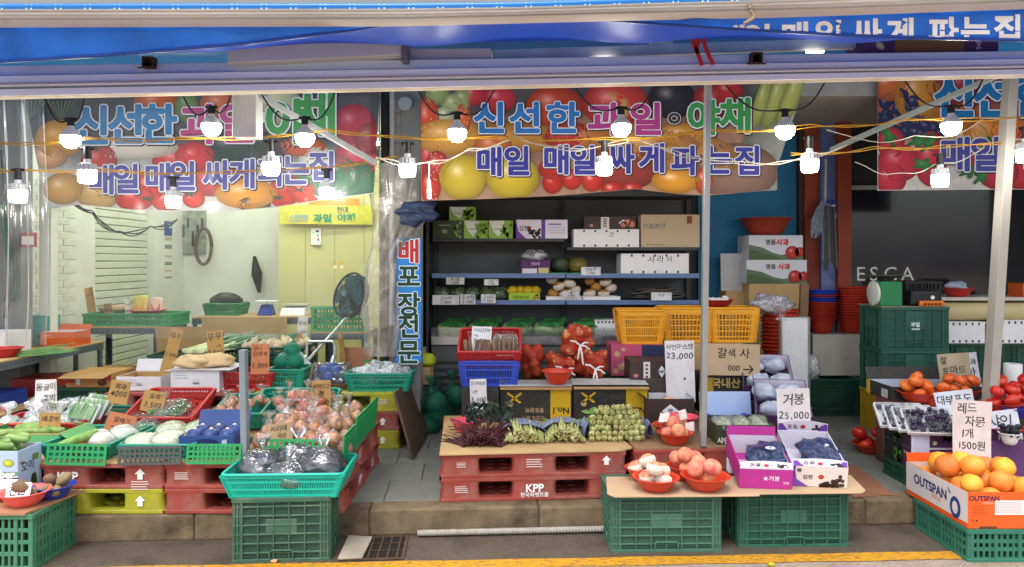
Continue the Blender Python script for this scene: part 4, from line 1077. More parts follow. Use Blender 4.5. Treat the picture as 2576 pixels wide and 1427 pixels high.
def draw_mid(p, e):
    E_ = p.ell
    for x, y, rx, ry, c in ((1100, 235, 30, 30, '8ca06a'), (1140, 262, 30, 26, '98a878'), (1120, 290, 26, 22, 'a8b090'), (1165, 250, 28, 26, '90a06c'), (1190, 240, 36, 28, 'b83440'), (1255, 250, 44, 34, 'c03844'), (1075, 300, 30, 55, 'c44a30'), (1165, 300, 20, 40, 'c85a30'),
                            (1130, 345, 90, 45, 'd09a48'), (1395, 268, 72, 52, 'b8442c'), (1548, 262, 84, 60, 'c03a38'), (1540, 272, 46, 40, 'd0a060'), (1280, 350, 140, 40, 'b8803c'), (1690, 250, 60, 50, '2c2a34'), (1470, 350, 110, 40, 'b07038'), (1640, 365, 120, 40, 'c08a4c'),
                            (1800, 255, 60, 45, 'a02a2c'), (1830, 230, 40, 30, 'b83030'), (1080, 400, 30, 60, 'c04040'), (1240, 370, 50, 40, 'c86a34'), (1430, 345, 60, 40, 'b02c30'), (1570, 420, 90, 60, '9a3c34'), (1740, 400, 120, 60, 'b88444'), (1850, 430, 110, 70, '8a6a5c'), (1720, 340, 80, 30, 'c88a3c')): E_(x, y, rx, ry, c, hl=.35)
    for x, y, rx, ry, ro in ((1950, 250, 22, 80, -.35), (1915, 255, 18, 75, -.3), (1990, 245, 22, 85, -.4)): p.lay(); E_(x, y, rx, ry, 'a8b060', hl=.3, rot=-ro)
    p.lay()
    for x, y, rx, ry, c in ((1165, 447, 60, 58, 'c8b030'), (1290, 447, 66, 56, 'd0b832'), (1083, 470, 26, 45, 'c83c2c'), (1100, 420, 30, 40, 'c04040'), (1390, 460, 26, 28, 'c02c20'), (1438, 452, 26, 26, 'c42c22'), (1490, 455, 28, 28, 'c83024'), (1540, 478, 28, 22, 'c42e24'), (1590, 478, 26, 20, 'c03024'), (1395, 425, 40, 30, 'b82e28'), (1700, 455, 62, 32, 'd89828'), (1770, 455, 22, 34, 'c84a28')): E_(x, y, rx, ry, c, hl=.6)
    for x, y, ry in ((1075, 300, 50), (1165, 300, 36), (1083, 470, 40), (1100, 420, 36)):
        for k in range(16): p.lay(); E_(x + R.uniform(-16, 16), y + R.uniform(-ry, ry), 1.5, 2, 'e8c890', hl=0, n=6); p.L -= 1
    p.lay()
    big(p, e, [('신', 1232, 297, 1.12), ('선', 1322, 297, 1.12), ('한', 1415, 297, 1.12)], 70, '2c70b8'); big(p, e, [('과', 1520, 300, 1.1), ('일', 1625, 300, 1.1)], 72, 'a83c86')
    big(p, e, [('ㅇ', 1695, 299)], 42, '3a3c44'); big(p, e, [('야', 1768, 296), ('채', 1850, 291)], 78, '36924e')
    big(p, e, [('매', 1232, 407), ('일', 1301, 405), ('매', 1400, 402), ('일', 1467, 403), ('싸', 1560, 400), ('게', 1640, 398), ('파', 1722, 404), ('는', 1806, 402), ('집', 1880, 404)], 65, '3a3c98', bold=.045)
def bg_mid(x, y):
    n_ = noise.noise(Vector((x * .005, y * .008, 3)))
    if x > 1900 - (y - 200) * .2: return mixc(hx('566048'), hx('b0b4b0'), (x - 1900) / 110 + n_ * .5)
    if y < 290: return mixc(hx('2e303a'), hx('3c3434'), n_ + .5)
    return mixc(hx('8a5c44'), hx('b88a66'), (y - 290) / 200 + n_ * .7)
banner('wide printed fruit banner above the grocery shelving', lambda v: 1056 + 4 * v, lambda v: 2030 - 75 * min(1, v * 1.25),
       [(1000, 507), (1080, 505), (1250, 500), (1400, 493), (1600, 476), (1700, 488), (1780, 492), (1960, 478), (2040, 478)], 195, 5.6, bg_mid, draw_mid)

def draw_right(p, e):
    E_ = p.ell
    for x, y, rx, ry, c in ((2235, 215, 50, 40, 'c86a34'), (2310, 240, 62, 70, 'c88a34'), (2420, 215, 90, 60, 'a83440'), (2560, 220, 60, 60, 'b03040'), (2480, 330, 60, 40, 'd88a34'), (2540, 330, 50, 40, 'd87a34'), (2430, 345, 60, 40, 'd8b070'), (2400, 280, 70, 50, 'c86a30'), (2570, 400, 60, 80, 'c83040')): E_(x, y, rx, ry, c, hl=.4)
    for k in range(34): E_(2215 + R.uniform(0, 1) * 90 + R.uniform(-10, 10), R.uniform(235, 340) + 0, 16, 16, '24305c', hl=.35, n=12)
    for k in range(10): E_(2310 + R.uniform(0, 60), R.uniform(310, 345), 14, 14, '24305c', hl=.35, n=12)
    p.lay()
    for x, y, rx, ry in ((2240, 360, 35, 40), (2260, 410, 55, 48), (2340, 400, 42, 70), (2510, 435, 52, 42), (2240, 450, 40, 40), (2440, 400, 40, 30)): E_(x, y, rx, ry, 'b82c40', hl=.3)
    for x, y in ((2235, 345), (2310, 355), (2322, 415), (2335, 360), (2440, 430), (2470, 440), (2490, 370)): p.lay(); E_(x, y, 24, 14, '2c7a3c', hl=.1, lobes=.35, rot=R.uniform(0, 3)); p.L -= 1
    p.lay()
    big(p, e, [('신', 2400, 240), ('선', 2498, 240), ('한', 2600, 240)], 100, '1e78b4')
    big(p, e, [('매', 2402, 388), ('일', 2478, 388), ('매', 2570, 386)], 76, '4a4c98', bold=.045)
def bg_right(x, y): return mixc(hx('9a4a3c'), hx('d4d0cc'), (y - 330) / 40 + noise.noise(Vector((x * .008, y * .01, 6))))
banner('printed fruit banner in front of the black shop window', lambda v: 2207, lambda v: 2680, [(2000, 482), (2300, 479), (2700, 476)], 180, 5.9, bg_right, draw_right)
# small yellow banner on the cold store
def draw_y(p, e):
    p.rect(778, 500, 905, 517, 'd88a28')
    p.lay().txt('현대', 862, 528, 14, '2a2a1c', bold=.02)
    for ch, x in (('신', 738), ('선', 753), ('한', 768)): p.txt(ch, x, 548, 17, '7a9cae', bold=.02, hand=True)
    p.txt('과일', 812, 549, 19, '1c7a4c', bold=.045, sx=1.15); p.txt('야채', 872, 548, 19, '1c7a4c', bold=.045, sx=1.15)
banner('small yellow banner with green letters across the cold store', lambda v: 704, lambda v: 940, [(600, 562), (1000, 566)], 517, 8.72, lambda x, y: hx('dcd41c'), draw_y, 'yellow_banner')

# ================================================================== bulbs and cables
RB = [(178, 350), (532, 320), (767, 347), (1150, 335), (1563, 322), (1975, 328), (2393, 318)]
RBL = ['beside the word 신선한 over the lit shop', 'next to the white control box', 'under the slanting white arm', 'beside the first letter of the wide banner', 'in front of the pink 과일 on the wide banner', 'in front of the printed bananas', 'in front of the banner by the black window']
for (x, y), lb in zip(RB, RBL): bulb('round bulb on a black cable loop ' + lb, x, y, 4.5, 'round', group='round bulbs on the black cable')
CBs = [(45, 487, 4.8), (220, 437, 4.5), (436, 502, 5.2), (682, 418, 4.6), (822, 480, 5.4), (1025, 422, 4.7), (1520, 418, 4.7), (2037, 410, 4.6), (2365, 448, 4.9), (2580, 385, 4.6)]
CBL = ['at the clear vinyl curtain', 'covering the first 매 over the lit shop', 'low in front of the printed tomatoes', 'in front of 파 over the lit shop', 'low above the yellow banner', 'in front of the grey pillar', 'in front of 싸게 on the wide banner', 'in front of the red brown columns', 'low in front of the strawberry print', 'beyond the leaning white post']
for (x, y, d), lb in zip(CBs, CBL): bulb('cylinder bulb on the yellow cable ' + lb, x, y, d, 'cyl', group='cylinder bulbs on the yellow cable')
for (x, y), (lx, ly, rx, ry) in zip(RB, [(205 - 95, 246, 325 - 110, 240), (460, 248, 585, 236), (655, 240, 845, 236), (1045, 225, 1250, 222), (1440, 218, 1650, 212), (1815, 208, 2085, 196), (2265, 192, 2480, 188)]):
    b = P(x, y, 4.5) + Vector((0, 0, .125))
    g = MB(); pts = []
    for (ax, ay), s in (((lx, ly), 1), ((rx, ry), -1)):
        a = P(ax, ay - 8, 4.42); k = [a.lerp(b, i / 12) - Vector((0, 0, .1 * math.sin(math.pi * i / 12) * (1 - .3 * i / 12))) for i in range(13)]
        pts += k if s == 1 else list(reversed(k))
    g.tube(pts, .0055, 5); o = g.build('black_cable', BLACK, smooth=True); tag(o, 'black cable loop carrying a round bulb', 'cable', 'black cable loops'); recenter(o)
def cable(label, pts, r, m, n=10, sag=.02, name='cable', strands=1):
    g = MB()
    for s in range(strands):
        q = wires([P(*p) + Vector((0, 0, R.uniform(-.008, .008))) for p in pts], n, sag * (1 + .5 * s))
        g.tube([a + Vector((0, .004 * s, .008 * math.sin(i * .7 + s * 2))) for i, a in enumerate(q)], r, 5)
    o = g.build(name, m, smooth=True); tag(o, label, 'cable'); recenter(o); return o
YEL = mat('yellow_cable', 'a87c1c', .5, .1, 20)
WHC = mat('white_cable', 'aaa494', .5, .08, 20)
cable('yellow cable carrying cylinder bulbs in front of the left banner, upper run', [(-40, 362, 4.6), (220, 350, 4.5), (450, 350, 4.55), (682, 342, 4.6), (820, 325, 4.65), (1025, 345, 4.7), (1250, 345, 4.7), (1520, 348, 4.7), (1780, 330, 4.65), (2037, 318, 4.6), (2280, 300, 4.6), (2620, 285, 4.6)], .0038, YEL, 8, .012, strands=2)
cable('yellow cable carrying cylinder bulbs in front of the left banner, lower run', [(-40, 420, 4.8), (45, 430, 4.8), (250, 428, 5.0), (436, 437, 5.2), (640, 428, 5.3), (822, 418, 5.4), (1000, 392, 5.3)], .0038, YEL, 8, .01, strands=2)
cable('yellow cable running below the right hand banner lettering', [(1990, 390, 4.8), (2200, 372, 4.9), (2365, 370, 4.9), (2620, 345, 4.9)], .0038, YEL, 8, .01, strands=2)
cable('white twisted cable looping across the middle banner', [(950, 398, 4.8), (1080, 410, 4.8), (1180, 378, 4.75), (1300, 342, 4.7), (1440, 375, 4.7), (1600, 345, 4.7), (1760, 400, 4.75), (1960, 410, 4.8), (2130, 365, 4.8)], .0035, WHC, 10, .015, strands=2)
cable('white cable drooping across the banner by the black window', [(2080, 325, 4.7), (2300, 345, 4.7), (2480, 300, 4.7)], .0028, WHC, 10, .05)
cable('grey cable slung below the white post to the window lamp', [(2150, 408, 5.0), (2250, 440, 5.0), (2360, 415, 4.95), (2470, 380, 4.9)], .0028, WHC, 10, .02)
cable('black cables drooping over the white brick wall', [(150, 470, 6.5), (232, 535, 6.9), (300, 582, 7.3), (378, 570, 7.9), (445, 552, 8.6)], .007, BLACK, 8, .03, strands=3)
cable('black cables tangled at the corner of the vegetable stall', [(4, 380, 5.9), (20, 560, 5.9), (40, 660, 5.9), (12, 800, 5.9)], .012, BLACK, 8, .0, strands=3)
t = thing('inspection_lamp', 'small white tube lamp hanging from the white cable', 'lamp', P(1080, 500, 4.8))
MB().tube([(0, 0, 0), (0, 0, .06)], [.012, .013], 10).build('tube', mat('tube_glow', 'fff8ea', .4, 0, emit=6), t, smooth=40)
MB().tube([(0, 0, .06), (0, 0, .1), (0, 0, .13), (0, 0, .235)], [.014, .012, .004, .004], 8).build('handle', WHITEP, t, smooth=40)
# mop, cloth and notice on the columns
t = thing('hanging_mop', 'grey string mop hung on a pole against the columns', 'mop', P(2068, 660, 7.0))
MB().tube([P(2078, 400, 7.0) - P(2068, 660, 7.0), P(2072, 655, 7.0) - P(2068, 660, 7.0)], .012, 8).build('handle', mat('mop_pole', 'a8b0b4', .4), t)
g = MB(); 
for i in range(70):
    a = P(2072 + R.uniform(-6, 6), 505, 6.98) - P(2068, 660, 7.0); b = P(2056 + R.uniform(-18, 14), R.uniform(560, 600), 6.95) - P(2068, 660, 7.0)
    g.tube([a, a.lerp(b, .5) + Vector((R.uniform(-.03, .02), 0, .02)), b], .005, 4)
stuff(g.build('strings', mat('mop_strings', '76869a', .9, .25, 30), t))
g = MB(); g.sheet(lambda u, v: P(2074 + 28 * u + 8 * (1 - v) * (u - .3), 670 - 150 * v + 12 * math.sin(u * 9) * (1 - v), 6.93 + .03 * math.sin(u * 11 + v)), 16, 12, thick=.006)
o = g.build('grey_rag', mat('grey_rag', '5c5e62', .9, .15, 14), smooth=True); tag(o, 'long grey rag hanging over the mop', 'cloth'); recenter(o)
o = MB().box(-.09, 0, 0, .09, .008, .2).build('blue_notice', mat('notice_blue', '23388c', .5), None, P(2084, 555, 7.13)); tag(o, 'blue notice fixed to the blue grey column', 'sign')
p = PR(lambda u, v, l: (u, -l, v)); p.rect(-.07, .02, .08, .07, 'c8ccd4'); p.txt('CCTV', -.03, .15, .03, 'c8ccd4'); p.ell(.045, .14, .03, .012, 'd8dce0', hl=0, rot=.4); p.build('print', o)
# hose loop on the back wall, dark umbrella hanging
g = MB(); g.tube([P(512 + 20 * math.cos(a), 620 + 45 * math.sin(a), 9.35) for a in [2 * math.pi * i / 28 for i in range(29)]], .022, 8)
o = g.build('hose_loop', mat('brown_hose', '54443c', .6), smooth=True); tag(o, 'brown hose loop hung on the pale back wall', 'hose'); recenter(o)
g = MB(); g.tube([P(640, 645, 9.4), P(646, 690, 9.38), P(652, 736, 9.4)], [.02, .07, .02], 8)
o = g.build('folded_umbrella', BLACK, smooth=True); tag(o, 'black folded umbrella hung on the pale back wall', 'umbrella'); recenter(o)
g = MB(); g.box(-.2, 0, 0, .2, .02, .6); o = g.build('pegboard', mat('peg_dark', '8a9284', .7, .3, 14), None, P(478, 640, 9.47)); tag(o, 'grey pegboard with small tools on the pale back wall', 'board')
for i in range(6): MB().box(-.15 + i * .06, -.02, .1 + (i % 3) * .12, -.13 + i * .06, 0, .3 + (i % 3) * .08).build('tool', DARK, o)
# clear vinyl curtain drawn aside at the corner of the vegetable stall
g = MB(); g.sheet(lambda u, v: (X(-60 + 175 * u + 10 * math.sin(v * 3), 5.35), 5.35 + .05 * math.sin(u * 22 + v) + .02 * noise.noise(Vector((u * 9, v * 3, 0))), Z(870, 5.35) + v * (Z(245, 5.35) - Z(870, 5.35))), 50, 20)
o = g.build('vinyl_curtain', film('vinyl', 'd0d8d8', .13, .1, .12, 2, .6), smooth=True); tag(o, 'clear vinyl curtain drawn aside at the corner of the vegetable stall', 'curtain'); recenter(o)
# wide clear vinyl curtain hung across the mouth of the lit shop
g = MB(); g.sheet(lambda u, v: (X(118 + 815 * u, 5.52), 5.52 + .006 * math.sin(u * 30 + 2 * math.sin(v * 2)) + .012 * noise.noise(Vector((u * 7, v * 1.5, 3))), Z(850, 5.52) + v * (Z(243, 5.52) - Z(850, 5.52))), 120, 12)
o = g.build('vinyl_curtain', film('vinyl_wide', 'd8dcdc', .06, .16, .03, 2, .1), smooth=True); tag(o, 'wide clear vinyl curtain hung across the mouth of the lit shop', 'curtain'); recenter(o)
slabw('neighbour_front', 'grey shop front beyond the corner of the vegetable stall', -9, 5.99, .15, -4.46, 6.1, 3.0, MATS['facade_grey'])
# ================================================================== LEFT STALL
ZP, ZL = .43, .44
pallet('lime green pallet on the pavement under a red pallet marked KPP', (-2.504, 4.685, .15), m=LIMEP, marks=[('arrow', .426, .075, .03)])
pallet('red pallet marked KPP stacked on a lime green pallet', (-2.504, 4.685, .29), marks=[('KPP', .02, .075, .06), ('arrow', .426, .085, .03), ('lines', .426, .04, .05)])
pallet('lower red pallet under the onion heap', (-1.445, 4.685, .15), w=1.0, marks=[('KPP', -.1, .07, .05, 'r'), ('lines', .3, .08, .05, 'r')])
pallet('upper red pallet under the onion heap', (-1.445, 4.685, .29), w=1.0, marks=[('lines', -.4, .09, .04), ('lines', -.1, .1, .05, 'r')])
pallet('red pallet resting on the ground behind the cucumber carton', (-3.64, 4.75, .15)); pallet('red pallet topmost behind the cucumber carton', (-3.64, 4.75, .29))
for z_, q_ in ((.15, 'lowest'), (.29, 'middle'), (.43, 'topmost')): pallet('red pallet, %s of the three under the white boxes' % q_, (-2.52, 6.11, z_))
for cx, wh in ((-1.402, 'beside the leaning brown board'),):
    pallet('lime green pallet, lowest of a stack of three ' + wh, (cx, 6.11, .15), m=LIMEP, marks=[('arrow', .43, .07, .028)])
    pallet('red pallet between two lime green pallets ' + wh, (cx, 6.11, .29), marks=[('arrow', .43, .07, .028)])
    pallet('lime green pallet on top of a stack of three ' + wh, (cx, 6.11, .43), m=LIMEP, marks=[('lines', .43, .09, .04)])
def flat(label, pts, z, th, m=CARD, name='cardboard_sheet', cat='cardboard', bend=0):
    g = MB(); n = len(pts); b = [Vector((x, d, z)) for x, d in pts]
    g.add(b + [v + Vector((0, 0, th)) for v in b], [tuple(range(n - 1, -1, -1)), tuple(range(n, 2 * n))] + [(i, (i + 1) % n, n + (i + 1) % n, n + i) for i in range(n)])
    o = g.build(name, m, bevel=.001, seg=1); tag(o, label, cat); recenter(o); return o
flat('brown cardboard sheet over the red and lime pallets', [(-3.04, 4.15), (-1.98, 4.13), (-1.97, 5.2), (-3.03, 5.2)], ZP, .007)
flat('brown cardboard sheet under the onion heap', [(-1.93, 4.15), (-.96, 4.14), (-.96, 5.15), (-1.93, 5.15)], ZP, .007)
# fences of bright green lattice
def fence(label, x0, x1, y0_, y1, d, nu, nv, m=FENCE, lean=8, roll=0, bu=.012):
    w = (x1 - x0) * d / F; h = (y1 - y0_) * d / F
    o = MB().lattice((-w / 2, 0, 0), (1, 0, 0), (0, 0, 1), w, h, nu, nv, bu, bu, .008, edge=.014).build('lattice_panel', m, None, P((x0 + x1) / 2, y1, d), (rad(-lean), rad(roll), 0))
    return tag(o, label, 'panel', 'lattice panels fencing in the produce')
fence('bright green lattice panel in front of the basket of radishes', 115, 265, 1118, 1171, 4.1, 10, 3, roll=1)
fence('dark grey lattice panel in front of the wrapped cabbages', 296, 456, 1124, 1170, 4.1, 12, 3, GREYF, roll=-1)
fence('bright green lattice panel in front of the blue wrapped fruit', 468, 606, 1118, 1168, 4.1, 11, 3)
fence('bright green lattice panel in front of the bagged onions', 660, 823, 1106, 1158, 4.1, 10, 3, bu=.014)
for lb, d0, d1, h, nu in (('short green lattice panel standing along the side of the onion heap', 4.1, 4.38, .17, 9), ('long green lattice panel standing along the side of the onion heap', 4.41, 5.12, .2, 22)):
    o = MB().lattice((0, -(d1 - d0) / 2, 0), (0, 1, 0), (0, 0, 1), d1 - d0, h, nu, 5, .013, .013, .008, edge=.016).build('lattice_panel', FENCE, None, (-.945, (d0 + d1) / 2, ZL - .008), (0, rad(5), 0)); tag(o, lb, 'panel', 'lattice panels fencing in the produce')
# front baskets
basket('teal tray basket of radishes and zucchini behind a bright green lattice panel', .385, .5, .085, (-2.47, 4.42, ZL))
basket('teal tray basket of film wrapped cabbages behind the grey lattice panel', .42, .45, .085, (-2.015, 4.4, ZL))
CABW = mat('pale_cabbage', 'b4c498', .4, .18, 6, .3, 30, .5, c2='d8dcc0', stretch=(1, .4, .4))
RADW = mat('white_radish', 'd8dccc', .4, .08, 6, .1, 40, .5)
ZUC = mat('zucchini_skin', '5f8a3a', .4, .25, 12, .1, 50, .5, c2='8fae5c', stretch=(4, .5, 4), rnd=.15)
def leaves(n, w, h, dp, sz, m, parent, seed, loc=(0, 0, 0)):
    q = random.Random(seed); g = MB()
    for i in range(n):
        c = Vector((q.uniform(-w, w), q.uniform(-dp, dp), q.uniform(0, h))); a = Vector((q.uniform(-1, 1), q.uniform(-1, 1), q.uniform(-.6, 1))).normalized(); b = a.orthogonal().normalized(); s = sz * q.uniform(.6, 1.3); e = a.cross(b) * s * .25
        g.add([c - a * s, c + b * s * .5 + e, c + a * s, c - b * s * .5 + e, c + e * .2], [(0, 1, 4), (1, 2, 4), (2, 3, 4), (3, 0, 4)])
    return stuff(g.build('leaves', m, parent, loc, smooth=True))
def wrapped(label, cat, loc, r3, m, rz=0, wob=.15, seed=1, group=None, name='wrapped_vegetable', tft=None):
    t = thing(name, label, cat, loc, rz, group)
    MB().ball((0, 0, r3[2]), r3, 18, 12, wob, seed).build('vegetable', m, t, smooth=True)
    g = MB().ball((0, 0, r3[2]), tuple(k * 1.04 + .002 for k in r3), 16, 10, wob * 1.4, seed)
    if tft: tuft(g, (tft[0] * r3[0], tft[1] * r3[1], r3[2] * (1 + tft[2])), .05, .02)
    g.build('film', FILM, t, smooth=True); return t
for k, (x, y, s, q) in enumerate(((-2.12, 4.27, .085, 0), (-1.98, 4.3, .09, .4), (-1.88, 4.38, .08, 1), (-2.05, 4.47, .09, 2), (-1.92, 4.54, .095, 1.3), (-2.1, 4.58, .08, .6))):
    wrapped('film wrapped pale green cabbage in the teal basket behind the grey panel', 'cabbage', (x, y, ZL + .012), (s * 1.25, s * .95, s * .72), CABW, q, .2, k, 'wrapped cabbages')
for k, (x, y, s, q) in enumerate(((-2.42, 4.36, .07, .2), (-2.34, 4.45, .075, .5), (-2.5, 4.5, .06, 0), (-2.4, 4.56, .07, .9))):
    wrapped('film wrapped white radish in the teal basket behind the bright green panel', 'radish', (x, y, ZL + .012), (s * 1.2, s * .8, s * .75), RADW, q, .1, k + 9, 'wrapped radishes')
bowl('shallow red dish among the wrapped radishes', 215, 1130, ZL + .012, .11, .04, REDB, d=4.27)
t = thing('wrapped_vegetable', 'film wrapped zucchini lying slantwise across the radishes', 'zucchini', (-2.53, 4.27, ZL + .07), group=None)
MB().tube([(-.06, -.06, 0), (-.02, -.02, .012), (.04, .05, .03), (.08, .1, .05)], [.02, .026, .027, .018], 12).build('vegetable', ZUC, t, smooth=True)
# blue wrapped fruit
BLUEW = mat('blue_wrap', '24407c', .35, .3, 18, .5, 40, .5)
BLUEC = mat('blue_carton', '2c4a86', .5, .1, 5)
def star(p, w, h):
    p.ell(0, h * .45, w * .22, h * .3, '1a2c5c', hl=0); p.lay().txt('배', w * .33, h * .5, h * .4, 'd8dce8', bold=.02)
carton('open dark blue carton of blue wrapped fruit beside the short grey post', .315, .26, .07, (X(540, 4.35), 4.36, ZL + .055), outer=BLUEC, open=True, flaps=[('b', 25, .1)], prints={'f': star})
basket('green lattice basket under the carton of blue wrapped fruit', .33, .3, .055, (X(540, 4.35), 4.36, ZL), m=FENCE, taper=.95, pitch=.03, rows=1)
def wrapball(label, loc, r, m=BLUEW, group=None):
    t = thing('wrapped_fruit', label, 'fruit', loc, R.uniform(0, 3), group)
    MB().ball((0, 0, r * .9), (r, r, r * .9), 16, 12, .06, int(loc[0] * 99)).build('wrapper', m, t, smooth=True)
    MB().ball((0, 0, r * 1.76), (.012, .012, .008), 10, 6).build('sticker', mat('sticker_cream', 'd8cca8', .5), t, smooth=True)
for i in range(3):
    for j in range(2): wrapball('blue wrapped round fruit in the dark blue carton', (X(540, 4.35) - .095 + .095 * i, 4.3 + .11 * j, ZL + .062), .05, group='blue wrapped fruit in the dark blue carton')
# onions in clear bags
def bag_of(label, kind, n, loc, r, group, cat='bag', name='bag_of_onions', part='onion', film_=FILM, rad_=.09, tf=True):
    t = thing(name, label, cat, loc, R.uniform(0, 6), group)
    bl = pile(n, disc(0, 0, rad_), r, 0, 40)
    for b in bl: fr(kind, part, b[:3], b[3], t)
    g = hull(bl, .008, 20, 14)
    if tf: tuft(g, (R.uniform(-.03, .03), R.uniform(-.03, .03), max(b[2] + b[3] for b in bl) + .012), .055, .03)
    g.build('film', film_, t, smooth=True); return t
for (x, d, z) in ((-1.42, 4.26, 0), (-1.27, 4.24, 0), (-1.12, 4.27, 0), (-1.02, 4.3, .01), (-1.47, 4.42, .02), (-1.33, 4.43, .05), (-1.18, 4.44, .06), (-1.04, 4.5, .05), (-1.25, 4.58, .09), (-1.4, 4.6, .07), (-1.1, 4.64, .1), (-1.02, 4.76, .1), (-1.2, 4.34, .1), (-1.06, 4.4, .13), (-1.35, 4.32, .1), (-1.22, 4.52, .16), (-1.36, 4.53, .13)):
    bag_of('clear bag of brown onions in the heap behind the green panels', 'onion', 4, (x, d, ZL + z * .6), .042, 'bagged onions', rad_=.06)
CARROT = mat('carrot_skin', 'd8662a', .45, .15, 14, .2, 60, .4, rnd=.1)
basket('teal basket of bagged carrots tilted up behind the onions', .53, .36, .1, (X(750, 5.05), 5.02, ZL + .085), tilt=rad(17))
for (x, d) in ((700, 4.84), (748, 4.82), (795, 4.84), (725, 4.93), (772, 4.95), (822, 4.92)):
    t = thing('bag_of_carrots', 'clear bag of carrots in the tilted teal basket', 'bag', (X(x, d), d + .02, ZL + .115 + (d - 4.82) * .3), R.uniform(-.5, .5), 'bagged carrots'); bl = []
    for k in range(4):
        a = Vector((R.uniform(-.05, .05), -.05 + R.uniform(0, .02), .03 + .018 * k)); b = a + Vector((R.uniform(-.03, .03), .12, R.uniform(-.01, .03)))
        MB().tube([a, a.lerp(b, .05), a.lerp(b, .5), b], [.012, .022, .02, .008], 10).build('carrot', CARROT, t, smooth=True); bl += [(*a.lerp(b, q), .024) for q in (0, .5, 1)]
    tuft(hull(bl, .008, 16, 12), (0, .0, .12), .05, .025).build('film', FILM, t, smooth=True)
# black beans: teal basket on a green crate by the road
crate('green lattice crate on the road carrying the teal basket of black beans', .49, .37, .335, (-1.215, 4.04, 0), rad(4), inv=True, name='plastic_crate')
basket('bright teal basket of bagged black beans on top of a green crate', .63, .4, .12, (-1.2, 4.04, .335), rad(2), m=mat('bright_teal_plastic', '10ac94', .4, .06, 8, spec=.5), pitch=.014)
BEAN = mat('black_beans', '14182a', .35, .6, 110, 1.0, 130, .5, c2='3c4256')
for k, (x, y, a, b, c) in enumerate(((-1.36, 4.02, .12, .1, .09), (-1.2, 3.94, .13, .09, .07), (-1.03, 4.0, .125, .1, .095), (-1.2, 4.13, .13, .1, .1))):
    t = thing('bag_of_beans', 'clear knotted bag of black beans in the bright teal basket', 'bag', (x, y, .355), R.uniform(-.4, .4), 'bagged black beans')
    MB().ball((0, 0, c), (a, b, c), 44, 30, .15, k + 3, fn=lambda v: 1 + .07 * noise.noise(Vector(v) * 4.5 + Vector((k, 0, 0))) + .03 * noise.noise(Vector(v) * 13)).build('beans', BEAN, t, smooth=True)
    g = MB().ball((0, 0, c), (a * 1.07, b * 1.09, c * 1.07), 44, 30, .15, k + 3, fn=lambda v: 1 + .09 * noise.noise(Vector(v) * 4.5 + Vector((k, 0, 0))) + .05 * noise.noise(Vector(v) * 9 + Vector((5, k, 0)))); tuft(g, (.01, 0, c * 2.05), .075, .035, 11); g.build('film', film('bag_film', 'f0f4f8', .04, .08, .6, 14, .9), t, smooth=True)
# cards
TAN, OR_ = 'b08a54', 'b87650'
card('tan card reading 서리태 10,000 propped among the bagged onions', 676, 742, 1066, 1156, 4.17, [('서리태', .14, .15), ('국산', .33, .12, .1), ('1kg', .52, .12, .15), ('10,000', .74, .16)], 'b09470', 6, -7)
card('tan card reading 세척당근 1,500 standing in the carrots', 784, 832, 958, 1030, 4.86, [('세척당근', .2, .16), ('1봉', .45, .16), ('1.500', .75, .2)], TAN, 8, -3)
card('tan card reading 쪽파 4000 among the wrapped greens', 266, 318, 958, 1016, 4.95, [('쪽파', .25, .24), ('4000', .55, .28)], TAN, 12, 8)
card('tan card reading 실파 3,500 beside the red basket', 350, 407, 984, 1036, 4.85, [('실파', .25, .26), ('3.500', .66, .28)], TAN, 14, 9)
card('orange card reading 알배기 2,500 stuck between two teal baskets', 256, 330, 1042, 1098, 4.6, [('알배기', .28, .24), ('2.500', .68, .28)], OR_, 12, 13)
card('tan card reading 무우 3,500 standing against the leeks', 524, 566, 832, 925, 6.0, [('무우', .16, .2), ('1개', .42, .08, .2), ('3.500', .58, .17)], TAN, 6, -5)
card('tall tan card with a scribbled price of 2,500 leaning by the leeks', 398, 430, 824, 948, 5.95, [('무우', .15, .16), ('', .3, .1), ('2.500', .54, .16)], TAN, 6, 13)
card('orange card reading 미니 단호박 2,000 beside the net of squash', 630, 676, 866, 942, 5.5, [('미니', .14, .13, -.15), ('단호박', .32, .15), ('2.000', .7, .18)], OR_, 5, 0)
card('white card reading 동글이 호박 1개 standing behind the red basket', 86, 142, 956, 1046, 4.9, [('동글이', .2, .19), ('호박', .5, .18, .15), ('1개', .8, .16, .2)], 'd8d2d0', 6, -2)
card('tan card reading 애호박 1,500 in front of the red basket', 94, 150, 1040, 1098, 4.52, [('애호박', .27, .24), ('1.500', .68, .3)], TAN, 6, 0)
card('white card reading 양파 2,000 standing in the garlic', 746, 771, 797, 852, 6.65, [('양파', .3, .26), ('2.000', .68, .22)], 'd4d6d0', 5, 4)
card('small tan card lying on the garlic', 732, 760, 838, 852, 6.55, [('국산', .5, .5)], TAN, 30, 0)
